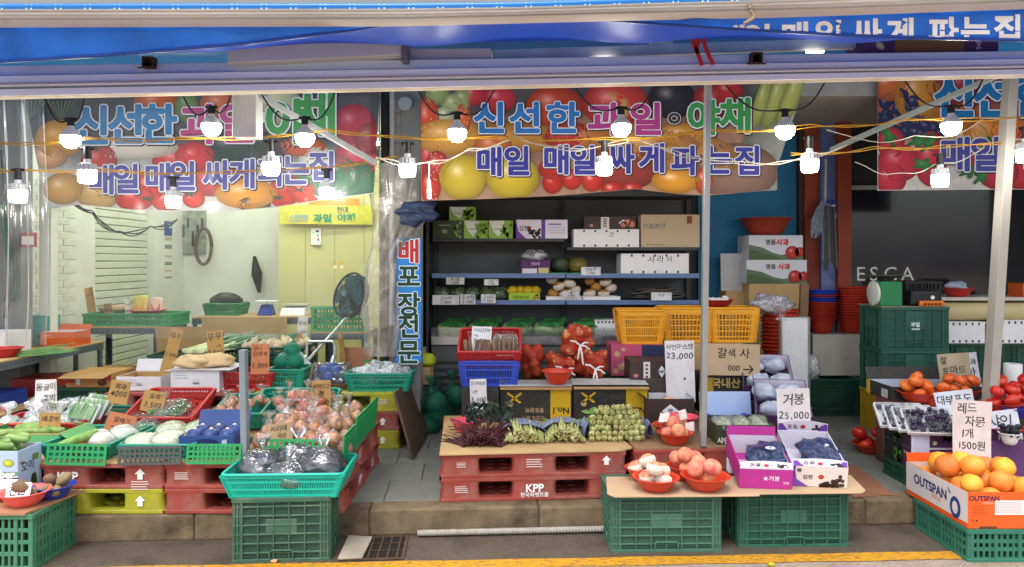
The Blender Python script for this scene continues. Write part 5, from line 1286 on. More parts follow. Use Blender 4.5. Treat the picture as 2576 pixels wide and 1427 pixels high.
# second row
basket('teal basket of wrapped green onion trays beside the red basket', .38, .46, .09, (-2.73, 4.93, ZL), tilt=rad(6))
GREENS = mat('dark_greens', '2f6a34', .5, .4, 30, .5, 60, .4, c2='7aa860', stretch=(1, 8, 1))
CHIVE = mat('green_onion_leaf', '4c8a44', .45, .3, 12, .1, 40, .4, c2='8cb878')
for k, (x, y, d) in enumerate(((195, 1040, 4.76), (216, 1028, 4.86), (236, 1018, 4.96))):
    t = thing('wrapped_tray', 'white foam tray of wrapped green onions leaning in the teal basket', 'tray', P(x, y + 22, d), group='wrapped trays of green onions', rot=(rad(-38), rad(8), 0))
    MB().box(-.09, 0, 0, .09, .02, .14).build('tray', FOAM, t, bevel=.008); stalks(44, .115, .0055, .15, .012, CHIVE, .03, .3, .05, k, (0, 1, 0), t, 'onions', loc=(0, -.002, .012), rot=(math.pi / 2, 0, 0))
    MB().box(-.088, -.024, .002, .088, -.0, .138).build('film', PACK, t, bevel=.01)
for k, (x, y, d, rz) in enumerate(((330, 1088, 4.6, -.5), (350, 1078, 4.72, -.45), (300, 1070, 4.85, -.6), (280, 1084, 4.7, -.6))):
    t = thing('bundle_of_greens', 'long film wrapped bundle of thin green onions', 'greens', (X(x, d), d, ZL + .05), rz, 'film wrapped green onion bundles')
    stalks(40, .42, .005, .1, .04, CHIVE, .04, .5, .06, k + 20, (0, 1, 0), t, 'leaves')
    g = MB(); g.ball((0, .2, .035), (.07, .24, .045), 14, 10, .2, k); g.build('film', FILM, t, smooth=True)
basket('red tray basket tilted up holding a clear bag of fine greens', .44, .4, .09, (X(438, 4.95), 4.93, ZL + .1), m=REDB, tilt=rad(18))
carton('flat white carton under the tilted red basket', .34, .2, .06, (X(438, 4.95), 4.98, ZL), outer=WHITEBOX)
basket('teal basket of bagged red potatoes between the red basket and the carrots', .33, .34, .1, (X(628, 5.1), 5.02, ZL + .06), tilt=rad(12))
for x_, d_ in ((-1.9, 4.93), (-1.78, 4.95), (-1.72, 5.06), (-1.88, 5.08)): bag_of('clear bag of red potatoes in the teal basket beside the carrots', 'onion', 3, (x_, d_, ZL + .09), .035, 'bagged red potatoes', name='bag_of_potatoes', part='potato', rad_=.04)
t = thing('bag_of_greens', 'clear bag of fine green leaves in the tilted red basket', 'bag', (X(438, 4.95), 4.9, ZL + .12), rot=(rad(18), 0, 0))
leaves(160, .1, .05, .09, .02, GREENS, t, 77, (0, 0, .005)); g = MB(); g.ball((0, 0, .03), (.12, .11, .035), 22, 14, .5, 12); tuft(g, (-.04, .05, .06), .08, .035); g.build('film', FILM, t, smooth=True)
basket('red basket of bagged round zucchini behind the cucumber carton', .56, .36, .1, (-3.02, 4.82, ZL), m=REDB)
RZ = mat('round_zucchini_skin', '7a9a4c', .45, .35, 9, .1, 40, .4, c2='b8c88c', stretch=(3, 3, .6))
for k, (x, d) in enumerate(((-3.2, 4.7), (-3.05, 4.72), (-2.9, 4.74), (-3.12, 4.85), (-2.92, 4.88))):
    t = thing('bag_of_zucchini', 'white plastic bag of round zucchini in the red basket', 'bag', (x, d, ZL + .02), 0, 'bags of round zucchini')
    MB().ball((0, 0, .06), (.07, .07, .055), 16, 10, fn=lambda v: 1 + .05 * math.cos(8 * math.atan2(v[1], v[0]))).build('zucchini', RZ, t, smooth=True)
    g = MB().ball((0, 0, .062), (.08, .08, .062), 16, 10, .3, k); tuft(g, (0, 0, .13), .07, .045); g.build('film', FILMD, t, smooth=True)
# cucumbers
crate('green slotted crate on the road carrying potato bowls', .62, .37, .285, (-2.735, 3.925, 0), m=mat('grey_green_crate', '3f7a5c', .5, .1, 8, .05, dirt=.25, dirtcol='7a8470'), style='slot')
flat('brown board lying on the green slotted crate', [(-3.08, 3.72), (-2.45, 3.72), (-2.37, 4.1), (-3.08, 4.1)], .285, .014, mat('brown_board', 'a87c5c', .7, .12, 6, .1), 'wooden_board', 'board')
bowl('coral red bowl of taro with a white card', 62, 1270, .299, .118, .075, BOWLC, d=3.85); bowl('blue bowl of potatoes on the brown board', 137, 1246, .299, .1, .07, BOWLB, d=3.965)
bowl('second coral red bowl cut off at the stall corner', -4, 1262, .299, .1, .07, BOWLC, d=3.93)
for kind, x, d, n, r, gl in (('potato', 137, 3.965, 5, .036, 'potato in the blue bowl'), ('potato', 62, 3.85, 3, .042, 'taro in the coral bowl')):
    for b in pile(n, disc(X(x, d), d, .055), r, .312): tag(fr(kind, 'potato', b[:3], b[3]), gl, 'potato', gl + 's')
card('small white card reading 천원 lying on the coral bowl', 10, 74, 1218, 1252, 3.77, [('천원', .5, .62)], 'dcdce0', 35, -6)
CUC = mat('cucumber_carton', 'a8c0dc', .5, .06, 4)
def cuc_r(p, w, h):
    p.txt('오이', -.02, h * .62, .05, '3a4658', bold=.02); p.rect(.02, h * .68, .07, h * .82, '6a8a3c'); 
    for k in range(7): p.lay(); p.ell(.01 + .007 * k, h * .22 + .004 * (k % 2), .006, .045, '4c7a34', hl=.1, n=10, rot=.05 * (k - 3)); p.L -= 1
    for k in range(5): p.ell(-.08 + k * .006, h * .72, .006, .006, 'c89a7c', hl=0, n=8)
def cuc_f(p, w, h):
    p.rect(-w / 2, h * .2, w / 2, h * .45, 'e8ecf0'); p.rect(-w / 2, h * .48, w / 2, h * .56, '5c9a70'); p.rect(-w / 2, h * .41, w / 2, h * .44, 'c8303c'); p.lay().txt('cucumber', w * .18, h * .52, .05, 'f0f4f0', bold=.03); p.ell(w * .38, h * .75, .03, .02, 'b8c83c', hl=.2)
t = carton('open light blue cucumber carton printed 오이', .42, .2, .25, (-2.85, 4.05, .299), outer=CUC, inner=WHITEBOX, open=True, prints={'r': cuc_r, 'f': cuc_f})
CUKE = mat('cucumber_skin', '5c8436', .4, .25, 16, .3, 60, .45, c2='9ab86c', stretch=(.6, 3, 3), rnd=.12)
for k in range(9):
    o = MB().tube([(-.14, 0, 0), (-.12, .004, .006), (-.04, .01, .014), (.05, .008, .016), (.12, 0, .012), (.14, -.004, .01)], [.008, .02, .024, .024, .019, .006], 10).build('cucumber', CUKE, None, (-2.85 + R.uniform(-.03, .05), 3.985 + .042 * (k % 4), .5 + .035 * (k // 4) + .006 * k), (0, R.uniform(-.1, .06), R.uniform(-.15, .3)), smooth=True); tag(o, 'green cucumber heaped in the light blue carton', 'cucumber', 'cucumbers in the carton')
carton('open brown carton with green inner flaps behind the cucumbers', .5, .3, .11, (X(70, 4.45), 4.5, ZL), outer=CARD, inner=mat('green_flap', '3c8a44', .5), open=True, flaps=[('f', 150, .08), ('r', 120, .07)])
for k in range(6):
    o = MB().tube([(-.11, 0, 0), (-.09, 0, .004), (.0, .01, .01), (.1, 0, .006), (.115, 0, .004)], [.01, .024, .027, .022, .008], 10).build('zucchini', ZUC, None, (X(60, 4.45) + R.uniform(-.1, .1), 4.4 + .045 * k, ZL + .08), (0, 0, R.uniform(-.3, .3)), smooth=True); tag(o, 'green zucchini in the brown carton with green flaps', 'zucchini', 'zucchini in the brown carton')

# third row on the three-high stack
Z3 = .572
def lines_(n, c='9aa0ac', txt=None, mark=True):
    def f(p, w, h):
        for k in range(n): p.rect(-w * .42, h * (.75 - k * .13), -w * .42 + w * R.uniform(.25, .5), h * (.75 - k * .13) + h * .035, c)
        if mark: p.rect(-w * .05, h * .35, w * .1, h * .62, 'c8ccd0'); p.lay().rect(-w * .04, h * .36, w * .09, h * .45, '8a7468')
        if txt: p.lay().txt(*txt)
    return f
carton_px('white cloth topped box carrying pale roots', 429, 552, 932, 1005, .4, d=5.6, z=Z3, outer=WHITEBOX, prints={'f': lines_(2)})
ROOT = mat('pale_roots', 'd0b488', .7, .15, 14, .35, 40, .2)
for k, (x, y, a) in enumerate(((492, 930, .14), (540, 926, .13), (515, 920, .12))):
    o = MB().ball((0, 0, .05), (a, .09, .055), 20, 12, .45, k + 2).build('root_vegetable', ROOT, None, (X(x, 5.72), 5.7 + .06 * k, Z(932, 5.6)), (0, 0, .3 * k), smooth=True); tag(o, 'large pale knobbly root lying on the white box', 'root', 'pale roots on the white box')
g = MB(); g.sheet(lambda u, v: (X(424, 5.6) + u * .47, 5.58 + .4 * v, Z(932, 5.6) + .004 + .006 * noise.noise(Vector((u * 9, v * 9, 0)))), 14, 8)
o = g.build('white_cloth', mat('cloth_white', 'c8c8cc', .8), smooth=True); tag(o, 'thin white cloth under the pale roots', 'cloth'); recenter(o)
carton_px('open white carton printed with blue lines behind the spring onion card', 292, 404, 948, 1012, .3, d=5.66, z=Z3, outer=WHITEBOX, open=True, flaps=[('b', 20, .1)], prints={'f': lines_(4)})
crate('dark green crate under the small brown carton by the angle iron table', .4, .36, .42, (X(222, 5.9), 5.98, .15), m=DKGREENC, mp=DKGREENCP, ny=6)
def redp(p, w, h):
    p.rect(-w / 2, h * .3, -w * .3, h * .85, 'a8382c'); p.rect(w * .32, h * .5, w / 2, h * .98, 'a8382c'); p.rect(-w * .15, h * .62, w * .15, h * .75, 'b05040'); p.rect(-w * .27, h * .2, -w * .18, h * .8, 'd8d8d4'); p.ell(w * .3, h * .35, w * .1, h * .25, '6a4020', hl=.2)
carton_px('brown carton with red print and open lid by the angle iron table', 165, 280, 940, 1003, .35, d=5.8, z=.572, outer=mat('tan_carton', 'b0824a', .7, .08, 6), flaps=[('f', 100, .12)], prints={'f': redp})
basket('red basket standing between the white box and the net of squash', .41, .3, .13, (X(622, 5.7), 5.82, Z3), m=REDB)
for b in pile(7, rect(X(570, 5.8), 5.72, X(670, 5.8), 5.9), .045, Z3 + .01): tag(fr('potato', 'potato', b[:3], b[3]), 'potato in the red basket behind the squash card', 'potato', 'potatoes in the red basket')
basket('small teal basket under the green net of squash', .27, .3, .15, (X(722, 5.75), 5.85, Z3), taper=.92)
NETG = mat('green_net', '0c8a6c', .5, .1, 10, holes=(.016, .45, True), alpha=.25)
SQ = mat('kabocha_skin', '2c4a2c', .5, .35, 10, .2, 30, .4, rnd=.1)
t = thing('net_of_squash', 'green net bag of dark squash on a small teal basket', 'bag', (X(722, 5.75), 5.82, Z3 + .15))
bl = [(-.06, 0, .05, .055), (.05, -.02, .05, .06), (0, .05, .06, .06), (.02, .0, .14, .055)]
for b in bl: MB().ball(b[:3], (b[3], b[3], b[3] * .8), 16, 10, fn=lambda v: 1 + .04 * math.cos(9 * math.atan2(v[1], v[0]))).build('squash', SQ, t, smooth=True)
tuft(hull(bl, .012, 24, 16), (.03, 0, .22), .05, .03).build('net', NETG, t, smooth=True)
g = MB(); g.sheet(lambda u, v: (X(680, 5.9) + .29 * u, 5.99 + .05 * v, Z3 + .12 + .16 * v * math.sin(math.pi * (.15 + .8 * u)) + .01 * math.sin(u * 20)), 16, 8); o = g.build('white_cloth', MATS['cloth_white'], smooth=True); tag(o, 'white cloth draped behind the net of squash', 'cloth'); recenter(o)
carton('brown tray carton tilted up with a wrapped bunch of blue grapes', .3, .24, .06, (X(820, 5.68), 5.82, Z3 + .07), outer=mat('brown_tray', '7a5a48', .6), inner=mat('tray_lining', 'c8b4a0', .6), open=True, rot=(rad(38), 0, 0))
t = thing('wrapped_fruit', 'large bunch of blue fruit under shiny film in the tilted brown tray', 'fruit', (X(820, 5.68), 5.82, Z3 + .09), rot=(rad(38), 0, 0))
for a, b in ((-.05, .02), (.05, .02), (0, -.05), (0, .06)): MB().ball((a, b, .03), (.055, .05, .04), 14, 9).build('fruit', BLUEW, t, smooth=True)
MB().box(-.13, -.1, .0, .13, .1, .055).build('film', film('shiny_film', 'ffffff', .05, .05, .5, 12), t, bevel=.02)
basket('teal basket heaped with clear plastic bags beside the wrapped pillar', .5, .34, .13, (X(950, 5.62), 5.8, Z3))
t = thing('plastic_bags', 'heap of crumpled clear plastic bags in the teal basket by the pillar', 'plastic bags', (X(955, 5.62), 5.78, Z3 + .02))
for k, (a, b, c, s) in enumerate(((-.1, -.02, .1, .12), (.06, 0, .1, .13), (.13, .04, .09, .09), (-.02, .06, .12, .11))): MB().ball((a, b, c), (s, s * .8, s * .55), 20, 14, .6, k).build('bag', film('bag_heap_film', 'e8eef2', .5, .15, .9, 30), t, smooth=True)
fence('bright green lattice panel standing behind the clear plastic bags', 915, 1036, 905, 940, 6.0, 9, 2, lean=0)
# leaning board, net bags on the floor, small cartons by the pillar
g = MB(); q = [Vector((X(1035, 5.25), 5.25, .152)), Vector((X(1078, 6.1), 6.1, .152)), Vector((X(1036, 6.2), 6.2, .6)), Vector((X(988, 5.4), 5.4, .6))]
n_ = (q[1] - q[0]).cross(q[3] - q[0]).normalized() * .018; g.hexa(q + [v + n_ for v in q]); o = g.build('leaning_board', mat('dark_plywood', '5a4634', .7, .2, 5, .15, 40, stretch=(1, 1, 6)), bevel=.002, seg=1); tag(o, 'dark brown plywood board leaning against the three-high pallets', 'board'); recenter(o)
carton_px('brown carton beside the pillar below a yellow bag', 1030, 1082, 925, 968, .25, d=6.15, outer=CARD)
crate('dark green crate under the brown carton by the pillar', .3, .3, .37, (X(1056, 6.2), 6.3, .15), m=DKGREENC, mp=DKGREENCP, ny=6)
o = MB().ball((0, 0, .05), (.1, .08, .06), 16, 10, .5, 3).build('yellow_bag', mat('yellow_green_film', 'a8b820', .35, .2, 12, .5, 20), None, (X(1062, 6.15), 6.25, Z(925, 6.15)), smooth=True); tag(o, 'crumpled yellow green bag on the carton by the pillar', 'bag')
carton_px('flat grey carton on top of the yellow green bag', 1008, 1068, 878, 902, .15, d=6.25, outer=mat('grey_card', '9a8e80', .7))
NETG2 = mat('dark_green_net', '1a6a54', .6, .15, 10, holes=(.02, .35, True), alpha=.45)
for k, (x, y, d, s, hh, lb) in enumerate(((1085, 1085, 6.1, .13, .2, 'full green net sack of cabbages on the pavement behind the pallets'), (1135, 1060, 6.4, .12, .26, 'tall drooping green net sack tied at the neck'))):
    t = thing('net_sack', lb, 'sack', (X(x, d), d, .15)); bl = [(R.uniform(-.06, .06), R.uniform(-.05, .05), .07 + .09 * j, .085) for j in range(3 if k else 3)]
    for b in bl: MB().ball(b[:3], b[3], 14, 9, .1, k).build('cabbage', mat('sack_cabbage', '3a6a48', .6, .3, 9), t, smooth=True)
    tuft(hull(bl, .012), (0, 0, bl[-1][2] + .12), .09, .04).build('net', NETG2, t, smooth=True)
bowl('red and blue basin lying behind the net sacks', 1105, 1020, .15, .17, .13, BOWLB, d=6.55)

# ================================================================== back of the lit shop
def table(label, x0, x1, d0, d1, z, m=ANGLE, top=CARD, zb=.15, name='angle_iron_table', mid=None):
    t = thing(name, label, 'table', ((x0 + x1) / 2, (d0 + d1) / 2, zb)); w = x1 - x0; dp = d1 - d0; h = z - zb
    MB().box(-w / 2, -dp / 2, h - .014, w / 2, dp / 2, h).build('top', top, t, bevel=.002, seg=1)
    for s in (-1, 1):
        for q in (-1, 1):
            g = MB(); x, y = s * (w / 2 - .003), q * (dp / 2 - .003); g.box(min(x, x - s * .045), min(y, y - q * .004), 0, max(x, x - s * .045), max(y, y - q * .004), h - .015); g.box(min(x, x - s * .004), min(y - q * .004, y - q * .045), 0, max(x, x - s * .004), max(y - q * .004, y - q * .045), h - .015)
            g.build('leg', m, t)
    for y in (-dp / 2 - .004, dp / 2): 
        g = MB().box(-w / 2, y, h - .07, w / 2, y + .004, h - .015); g.build('rail', m, t)
        p = PR(lambda u, v, l: (u, y - l - .0005, v))
        for k in range(int(w / .05)): p.ell(-w / 2 + .03 + k * .05, h - .042, .007, .007, '20262a', hl=0, n=8)
        if y < 0: p.build('slot_holes', t)
    for x in (-w / 2 - .004, w / 2):
        g = MB().box(x, -dp / 2, h - .07, x + .004, dp / 2, h - .015); g.build('rail', m, t)
        if x > 0:
            p = PR(lambda u, v, l: (x + .004 + l, u, v))
            for k in range(int(dp / .05)): p.ell(-dp / 2 + .03 + k * .05, h - .042, .007, .007, '20262a', hl=0, n=8)
            p.build('slot_holes', t)
    if mid: MB().box(-w / 2 + .01, -dp / 2 + .01, mid, w / 2 - .01, dp / 2 - .01, mid + .012).build('lower_shelf', top, t)
    return t
table('grey angle iron table along the brick wall holding scallions', -4.26, -3.65, 5.2, 6.6, .85, mid=.3)
table('grey angle iron table below the slatted shutter with green crate', -4.1, -3.3, 6.9, 7.5, .95, mid=.35)
table('grey table in the middle of the lit shop holding scales', -3.2, -1.95, 7.4, 8.1, 1.0)
table('grey angle iron stand under the upright green basket', X(780, 6.9), X(922, 6.9), 6.9, 7.5, .9)
bowl('red bowl on the angle iron table by the brick wall', 12, 908, .85, .12, .07, REDB, d=5.5)
carton('orange carton on the angle iron table by the brick wall', .28, .25, .12, (-3.8, 6.3, .85), outer=mat('orange_carton', 'cc5a24', .55, .06, 5), open=True, flaps=[('b', 30, .05)], inner=WHITEBOX, prints={'f': lines_(2, 'e8b090', None, False)})
carton('teal box standing on the angle iron table by the brick wall', .22, .2, .25, (-4.05, 6.35, .85), outer=mat('teal_box', '128a7c', .45), prints={'f': lambda p, w, h: p.ell(w * .2, h * .3, .015, .015, '0a4a40', hl=0)})
t = thing('bundle_of_greens', 'loose scallions spread on the angle iron table', 'greens', (-3.75, 5.55, .85), -.3); stalks(40, .42, .005, .25, .02, CHIVE, .1, .5, .2, 31, (.2, 1, 0), t, 'leaves')
carton('white cloth covered box on the angle iron table', .3, .3, .16, (-4.05, 5.85, .85), outer=WHITEBOX)
o = carton('blue box on the lower shelf of the angle iron table', .3, .4, .26, (-3.95, 5.6, .312), outer=mat('blue_box', '24409a', .5)); carton('red box behind the blue box on the lower shelf', .3, .35, .3, (-3.9, 6.15, .312), outer=mat('red_box', '9a2c2c', .5))
crate('bright green lattice crate on the table below the slatted shutter', .82, .4, .12, (X(315, 6.9), 7.13, .95), m=FENCE, mp=FENCE, style='slot', plate=False)
g = MB(); g.sheet(lambda u, v: (-3.3 + .5 * u, 6.88 - .05 * v, .95 + .005 - .28 * (1 - v)), 4, 4, thick=.006)
o = g.build('cardboard_flap', CARD); tag(o, 'brown cardboard hanging off the table beside the leeks', 'cardboard'); recenter(o)
flat('brown cardboard spread across the table of scales', [(-3.1, 7.36), (-2.0, 7.36), (-1.98, 8.0), (-3.1, 8.0)], 1.0, .006)
g = MB(); g.sheet(lambda u, v: (-3.08 + .85 * u, 7.34 + .01 * math.sin(u * 5), .84 + .16 * v), 6, 3, thick=.006); o = g.build('cardboard_flap', CARD); tag(o, 'brown cardboard strip hanging down the front of the table of scales', 'cardboard'); recenter(o)
bowl('shallow red dish of snack packets above the green crate', 372, 797, 1.045, .17, .05, REDB, d=7.1)
def packet(label, x, y, w, h, d, c, c2, rz=0, lean=10, txt=None):
    o = MB().ball((0, 0, h / 2), (w / 2, .02, h / 2), 16, 10, fn=lambda v: 1 / max(abs(v[0]), abs(v[2]), .75) ** .8).build('packet', mat('packet_' + c, c, .35, .1, 10, .3, 20, .5), None, P(x, y, d), (rad(-lean), 0, rz), smooth=True); tag(o, label, 'packet')
    p = PR(lambda u, v, l: (u, -.022 - l, v)); p.rect(-w * .3, h * .25, w * .3, h * .6, c2); p.ell(0, h * .42, w * .2, h * .12, 'c86a3a', hl=.2)
    p.build('print', o)
packet('yellow snack packet in the shallow red dish', 352, 792, .14, .19, 7.12, 'c8b860', 'd89a4c'); packet('pink noodle packet in the shallow red dish', 392, 792, .13, .17, 7.14, 'd0b0a0', 'b86a5a', .2)
card('tall tan paper strip standing on the green crate', 222, 244, 722, 797, 7.2, [('단무지', .25, .1)], TAN, 5, -12); card('small tan card on the green crate beside the paper strip', 262, 284, 764, 797, 7.05, [('1000', .5, .3)], TAN, 5, -4); card('narrow white card with small print leaning on the red dish', 315, 333, 752, 800, 7.1, [('국산 콩', .3, .14), ('2000', .6, .14)], 'd0d0c8', 5, -6)
for k in range(3): o = MB().ball((0, 0, .03), (.14, .08, .035), 14, 8, .3, k).build('rice_bag', mat('tan_sack', 'b89a78', .7), None, (X(285 + 22 * k, 7.2), 7.2 + .05 * k, 1.07), smooth=True); tag(o, 'small tan sack lying on the green crate', 'sack', 'tan sacks on the green crate')
# leeks on dark crates
for x, lb in ((435, 'dark green crate under the leek butts'), (548, 'dark green crate beside the leek crate')): crate(lb, .4, .36, .26, (X(x, 6.35), 6.5, .5), m=DKGREENC, mp=DKGREENCP, ny=4, style='slot'); crate(lb + ', lower one of its stack', .4, .36, .35, (X(x, 6.35), 6.5, .15), m=DKGREENC, mp=DKGREENCP, ny=5)
LEEKW = mat('leek_white', 'b4c890', .4, .12, 10, .05, 40, .4, c2='dcdcb8'); LEEKG = mat('leek_leaf', '4c7a58', .45, .25, 10, .1, 40, .4, c2='8aa888')
for k, (x, dx) in enumerate(((462, .5), (490, .45), (520, .35))):
    t = thing('bunch_of_leeks', 'banded bunch of leeks lying on the dark green crates', 'leeks', (X(x, 6.3), 6.32, .765), 0, 'bunches of leeks')
    stalks(14, .28, .012, .1, .03, LEEKW, .02, .1, .05, k + 3, (dx, .8, .1), t, 'stems'); stalks(30, .36, .009, .12, .04, LEEKG, .14, .6, .16, k + 9, (dx, .8, .12), t, 'leaves', loc=(.25 * dx, .2, .035))
# garlic
basket('dark green basket heaped with garlic', .58, .42, .12, (X(688, 6.5), 6.6, .69), m=DKGREENC); crate('dark green crate under the garlic basket', .5, .36, .54, (X(688, 6.5), 6.62, .15), m=DKGREENC, mp=DKGREENCP, ny=8)
for b in pile(75, rect(X(612, 6.5), 6.46, X(765, 6.5), 6.78), .034, .72, 50): tag(fr('garlic', 'garlic_bulb', b[:3], b[3]), 'dusty garlic bulb in the heap on the dark green basket', 'garlic', 'garlic heap')
# scales and baskets on the shop table
t = thing('weighing_scale', 'blue kitchen scale with white pan on the shop table', 'scale', (X(662, 7.5), 7.6, 1.006)); MB().hexa([(-.08, -.07, 0), (.08, -.07, 0), (.08, .07, 0), (-.08, .07, 0), (-.05, -.02, .11), (.05, -.02, .11), (.05, .06, .11), (-.05, .06, .11)]).build('body', mat('scale_blue', '1c3c94', .4), t, bevel=.008); MB().box(-.1, -.07, .14, .1, .09, .15).build('pan', WHITEP, t, bevel=.004); MB().tube([(0, .02, .11), (0, .02, .14)], .012, 8).build('stem', STEEL, t)
t = thing('weighing_scale', 'white electronic scale with grey display on the shop table', 'scale', (X(732, 7.5), 7.62, 1.006)); MB().hexa([(-.13, -.1, 0), (.13, -.1, 0), (.13, .12, 0), (-.13, .12, 0), (-.12, -.05, .07), (.12, -.05, .07), (.12, .11, .09), (-.12, .11, .09)]).build('body', WHITEP, t, bevel=.008); MB().box(-.14, -.02, .1, .14, .13, .112).build('tray', mat('scale_tray', 'b8b8ac', .4), t, bevel=.004)
basket('green basket on the shop table under a black bag', .36, .3, .12, (X(556, 7.5), 7.65, 1.006), m=mat('mid_green_plastic', '1c7a44', .45)); o = MB().ball((0, 0, .06), (.17, .12, .09), 18, 12, .25, 5).build('black_bag', BLACK, None, (X(553, 7.5), 7.66, 1.08), smooth=True); tag(o, 'black bag resting in the green basket on the shop table', 'bag')
# green basket and fan
o = crate('bright green perforated basket standing on its side on the grey stand', .5, .14, .23, (X(850, 6.95), 7.02, .9), m=FENCE, mp=FENCE, style='slot', plate=False)
t = thing('pedestal_fan', 'dark round fan on a slanting chrome pole', 'fan', P(770, 912, 6.2)); b0 = P(770, 912, 6.2); hd = P(879, 742, 6.7)
MB().tube([(0, 0, 0), P(885, 785, 6.7) - b0], .014, 10).build('pole', STEEL, t, smooth=40)
def fanrot(): return Vector((-.6, -.74, .3)).to_track_quat('Z', 'Y').to_euler()
gd = MB()
for rr_ in (.06, .1, .14, .18, .205): gd.tube([(rr_ * math.cos(a), rr_ * math.sin(a), .07 * (1 - (rr_ / .21) ** 2)) for a in [2 * math.pi * i / 32 for i in range(33)]], .003 if rr_ < .2 else .011, 5)
for i in range(28): a = 2 * math.pi * i / 28; gd.tube([(.03 * math.cos(a), .03 * math.sin(a), .07), (.12 * math.cos(a), .12 * math.sin(a), .05), (.205 * math.cos(a), .205 * math.sin(a), 0)], .002, 4)
FANB = mat('fan_dark', '14232a', .35, .2, 9)
gd.build('guard', FANB, t, hd - b0, fanrot())
for k in range(4):
    a = k * math.pi / 2; g = MB(); g.sheet(lambda u, v: ((.03 + .15 * u) * math.cos(a + (v - .5) * 1.2), (.03 + .15 * u) * math.sin(a + (v - .5) * 1.2), -.01 + .03 * v), 4, 5, thick=(0, 0, .003)); g.build('blade', mat('fan_blade', '1f5a60', .3), t, hd - b0, fanrot())
MB().lathe([(0, -.12), (.06, -.11), (.075, -.06), (.07, -.01), (.03, .02), (0, .02)], 20).build('motor', FANB, t, hd - b0, fanrot(), smooth=40)
MB().lathe([(.205, -.05), (.2, -.06), (.0, -.07)], 28).build('back_guard', FANB, t, hd - b0, fanrot(), smooth=40)
# chrome chair and leaning boards
t = thing('folding_chair', 'chrome tube chair frame behind the carton of blue fruit', 'chair', (X(802, 6.3), 6.35, .15))
for s in (-1, 1): MB().tube([(s * .12, 0, 0), (s * .12, 0, .55), (s * .12, .02, .68)], .012, 8).build('leg', STEEL, t, smooth=40); MB().tube([(s * .12, -.2, 0), (s * .12, -.2, .5), (s * .12, -.02, .6)], .012, 8).build('leg', STEEL, t, smooth=40)
MB().tube([(-.12, .02, .68), (-.1, .02, .72), (.1, .02, .72), (.12, .02, .68)], .012, 8).build('back_rail', STEEL, t, smooth=40); MB().box(-.12, -.22, .48, .12, 0, .5).build('seat', mat('chair_seat', '2c3a34', .6), t, bevel=.008)
g = MB().box(-.15, 0, 0, .15, .02, .62); o = g.build('leaning_board', mat('pink_board', 'b07a64', .7, .08, 4, .1), None, (X(893, 6.75), 6.76, .15), (rad(-3), 0, 0)); o.scale = (1, 1, 1); tag(o, 'pinkish hardboard leaning under the grey stand', 'board')
o = MB().box(-.02, 0, 0, .02, .03, .78).build('timber_batten', mat('timber', 'a8844c', .7, .15, 6), None, (X(882, 6.7), 6.7, .15), (rad(-2), rad(-8), 0)); tag(o, 'narrow timber batten leaning on the pinkish board', 'batten')
# ================================================================== RIGHT STALL
RZ1 = rad(4.5)
for z, lb, mk in ((.15, 'lower red pallet marked KPP under the vegetable table of cardboard', [('KPP', 0, .078, .055), ('한국파렛트풀', 0, .036, .026), ('lines', -.43, .09, .04)]), (.29, 'upper red pallet under the cardboard with radish bunches', [('lines', 0, .1, .05), ('arrow', .43, .09, .028), ('lines', -.43, .09, .03)])):
    pallet(lb, (.09, 4.92, z), RZ1, marks=mk)
for z, lb in ((.15, 'lower red pallet behind the grape boxes'), (.29, 'upper red pallet marked KPP behind the grape boxes')): pallet(lb, (1.24, 5.02, z), RZ1, marks=[('KPP', .12, .09, .05), ('한국파렛트풀', .12, .045, .022)] if z > .2 else ())
def rot_(cx, cy, pts, a): return [(cx + x * math.cos(a) - y * math.sin(a), cy + x * math.sin(a) + y * math.cos(a)) for x, y in pts]
flat('wide brown cardboard sheet under the radish bunches', rot_(.09, 4.92, [(-.56, -.57), (.52, -.56), (.6, -.5), (.55, .5), (-.54, .5)], RZ1), ZP, .009)
flat('brown board under the back bowls of peaches', rot_(1.24, 5.02, [(-.54, -.54), (.54, -.54), (.54, .5), (-.54, .5)], RZ1), ZP, .009, mat('brown_board2', '8e6e50', .75, .1, 6))
# front crates on the road with cardboard
crate('green lattice crate on the road under the bowls of peaches', .585, .37, .31, (X(1674, 3.98), 4.165, 0), rad(1.5), ny=7, inv=True, m=mat('pale_green_crate', '3c6454', .5, .12, 8, .06, 80, dirt=.3, dirtcol='74806c'), mp=mat('pale_green_lattice', '3c6454', .5, .12, 8, holes=(.0175, .47, True)))
crate('green lattice crate on the road under the boxes of grapes', .6, .37, .31, (X(1994, 4.05), 4.235, 0), rad(1.5), ny=7, inv=True, m=mat('mid_green_crate', '2a5a4a', .5, .12, 8, .06, 80, dirt=.25, dirtcol='6a7a66'), mp=mat('mid_green_lattice', '2a5a4a', .5, .12, 8, holes=(.0175, .47, True)))
flat('long pale cardboard sheet across the two road crates', [(X(1527, 3.97), 3.96), (X(1545, 3.93), 3.91), (X(1905, 3.96), 3.93), (X(1912, 3.97), 3.96), (X(2165, 4.0), 3.98), (X(2178, 4.02), 4.02), (X(2140, 4.3), 4.3), (X(1525, 4.26), 4.27)], .314, .007, mat('pale_cardboard', 'b89c7c', .8, .06, 5, .1, 60, dirt=.12, dirtcol='8a6c4c'))
Z4 = .323
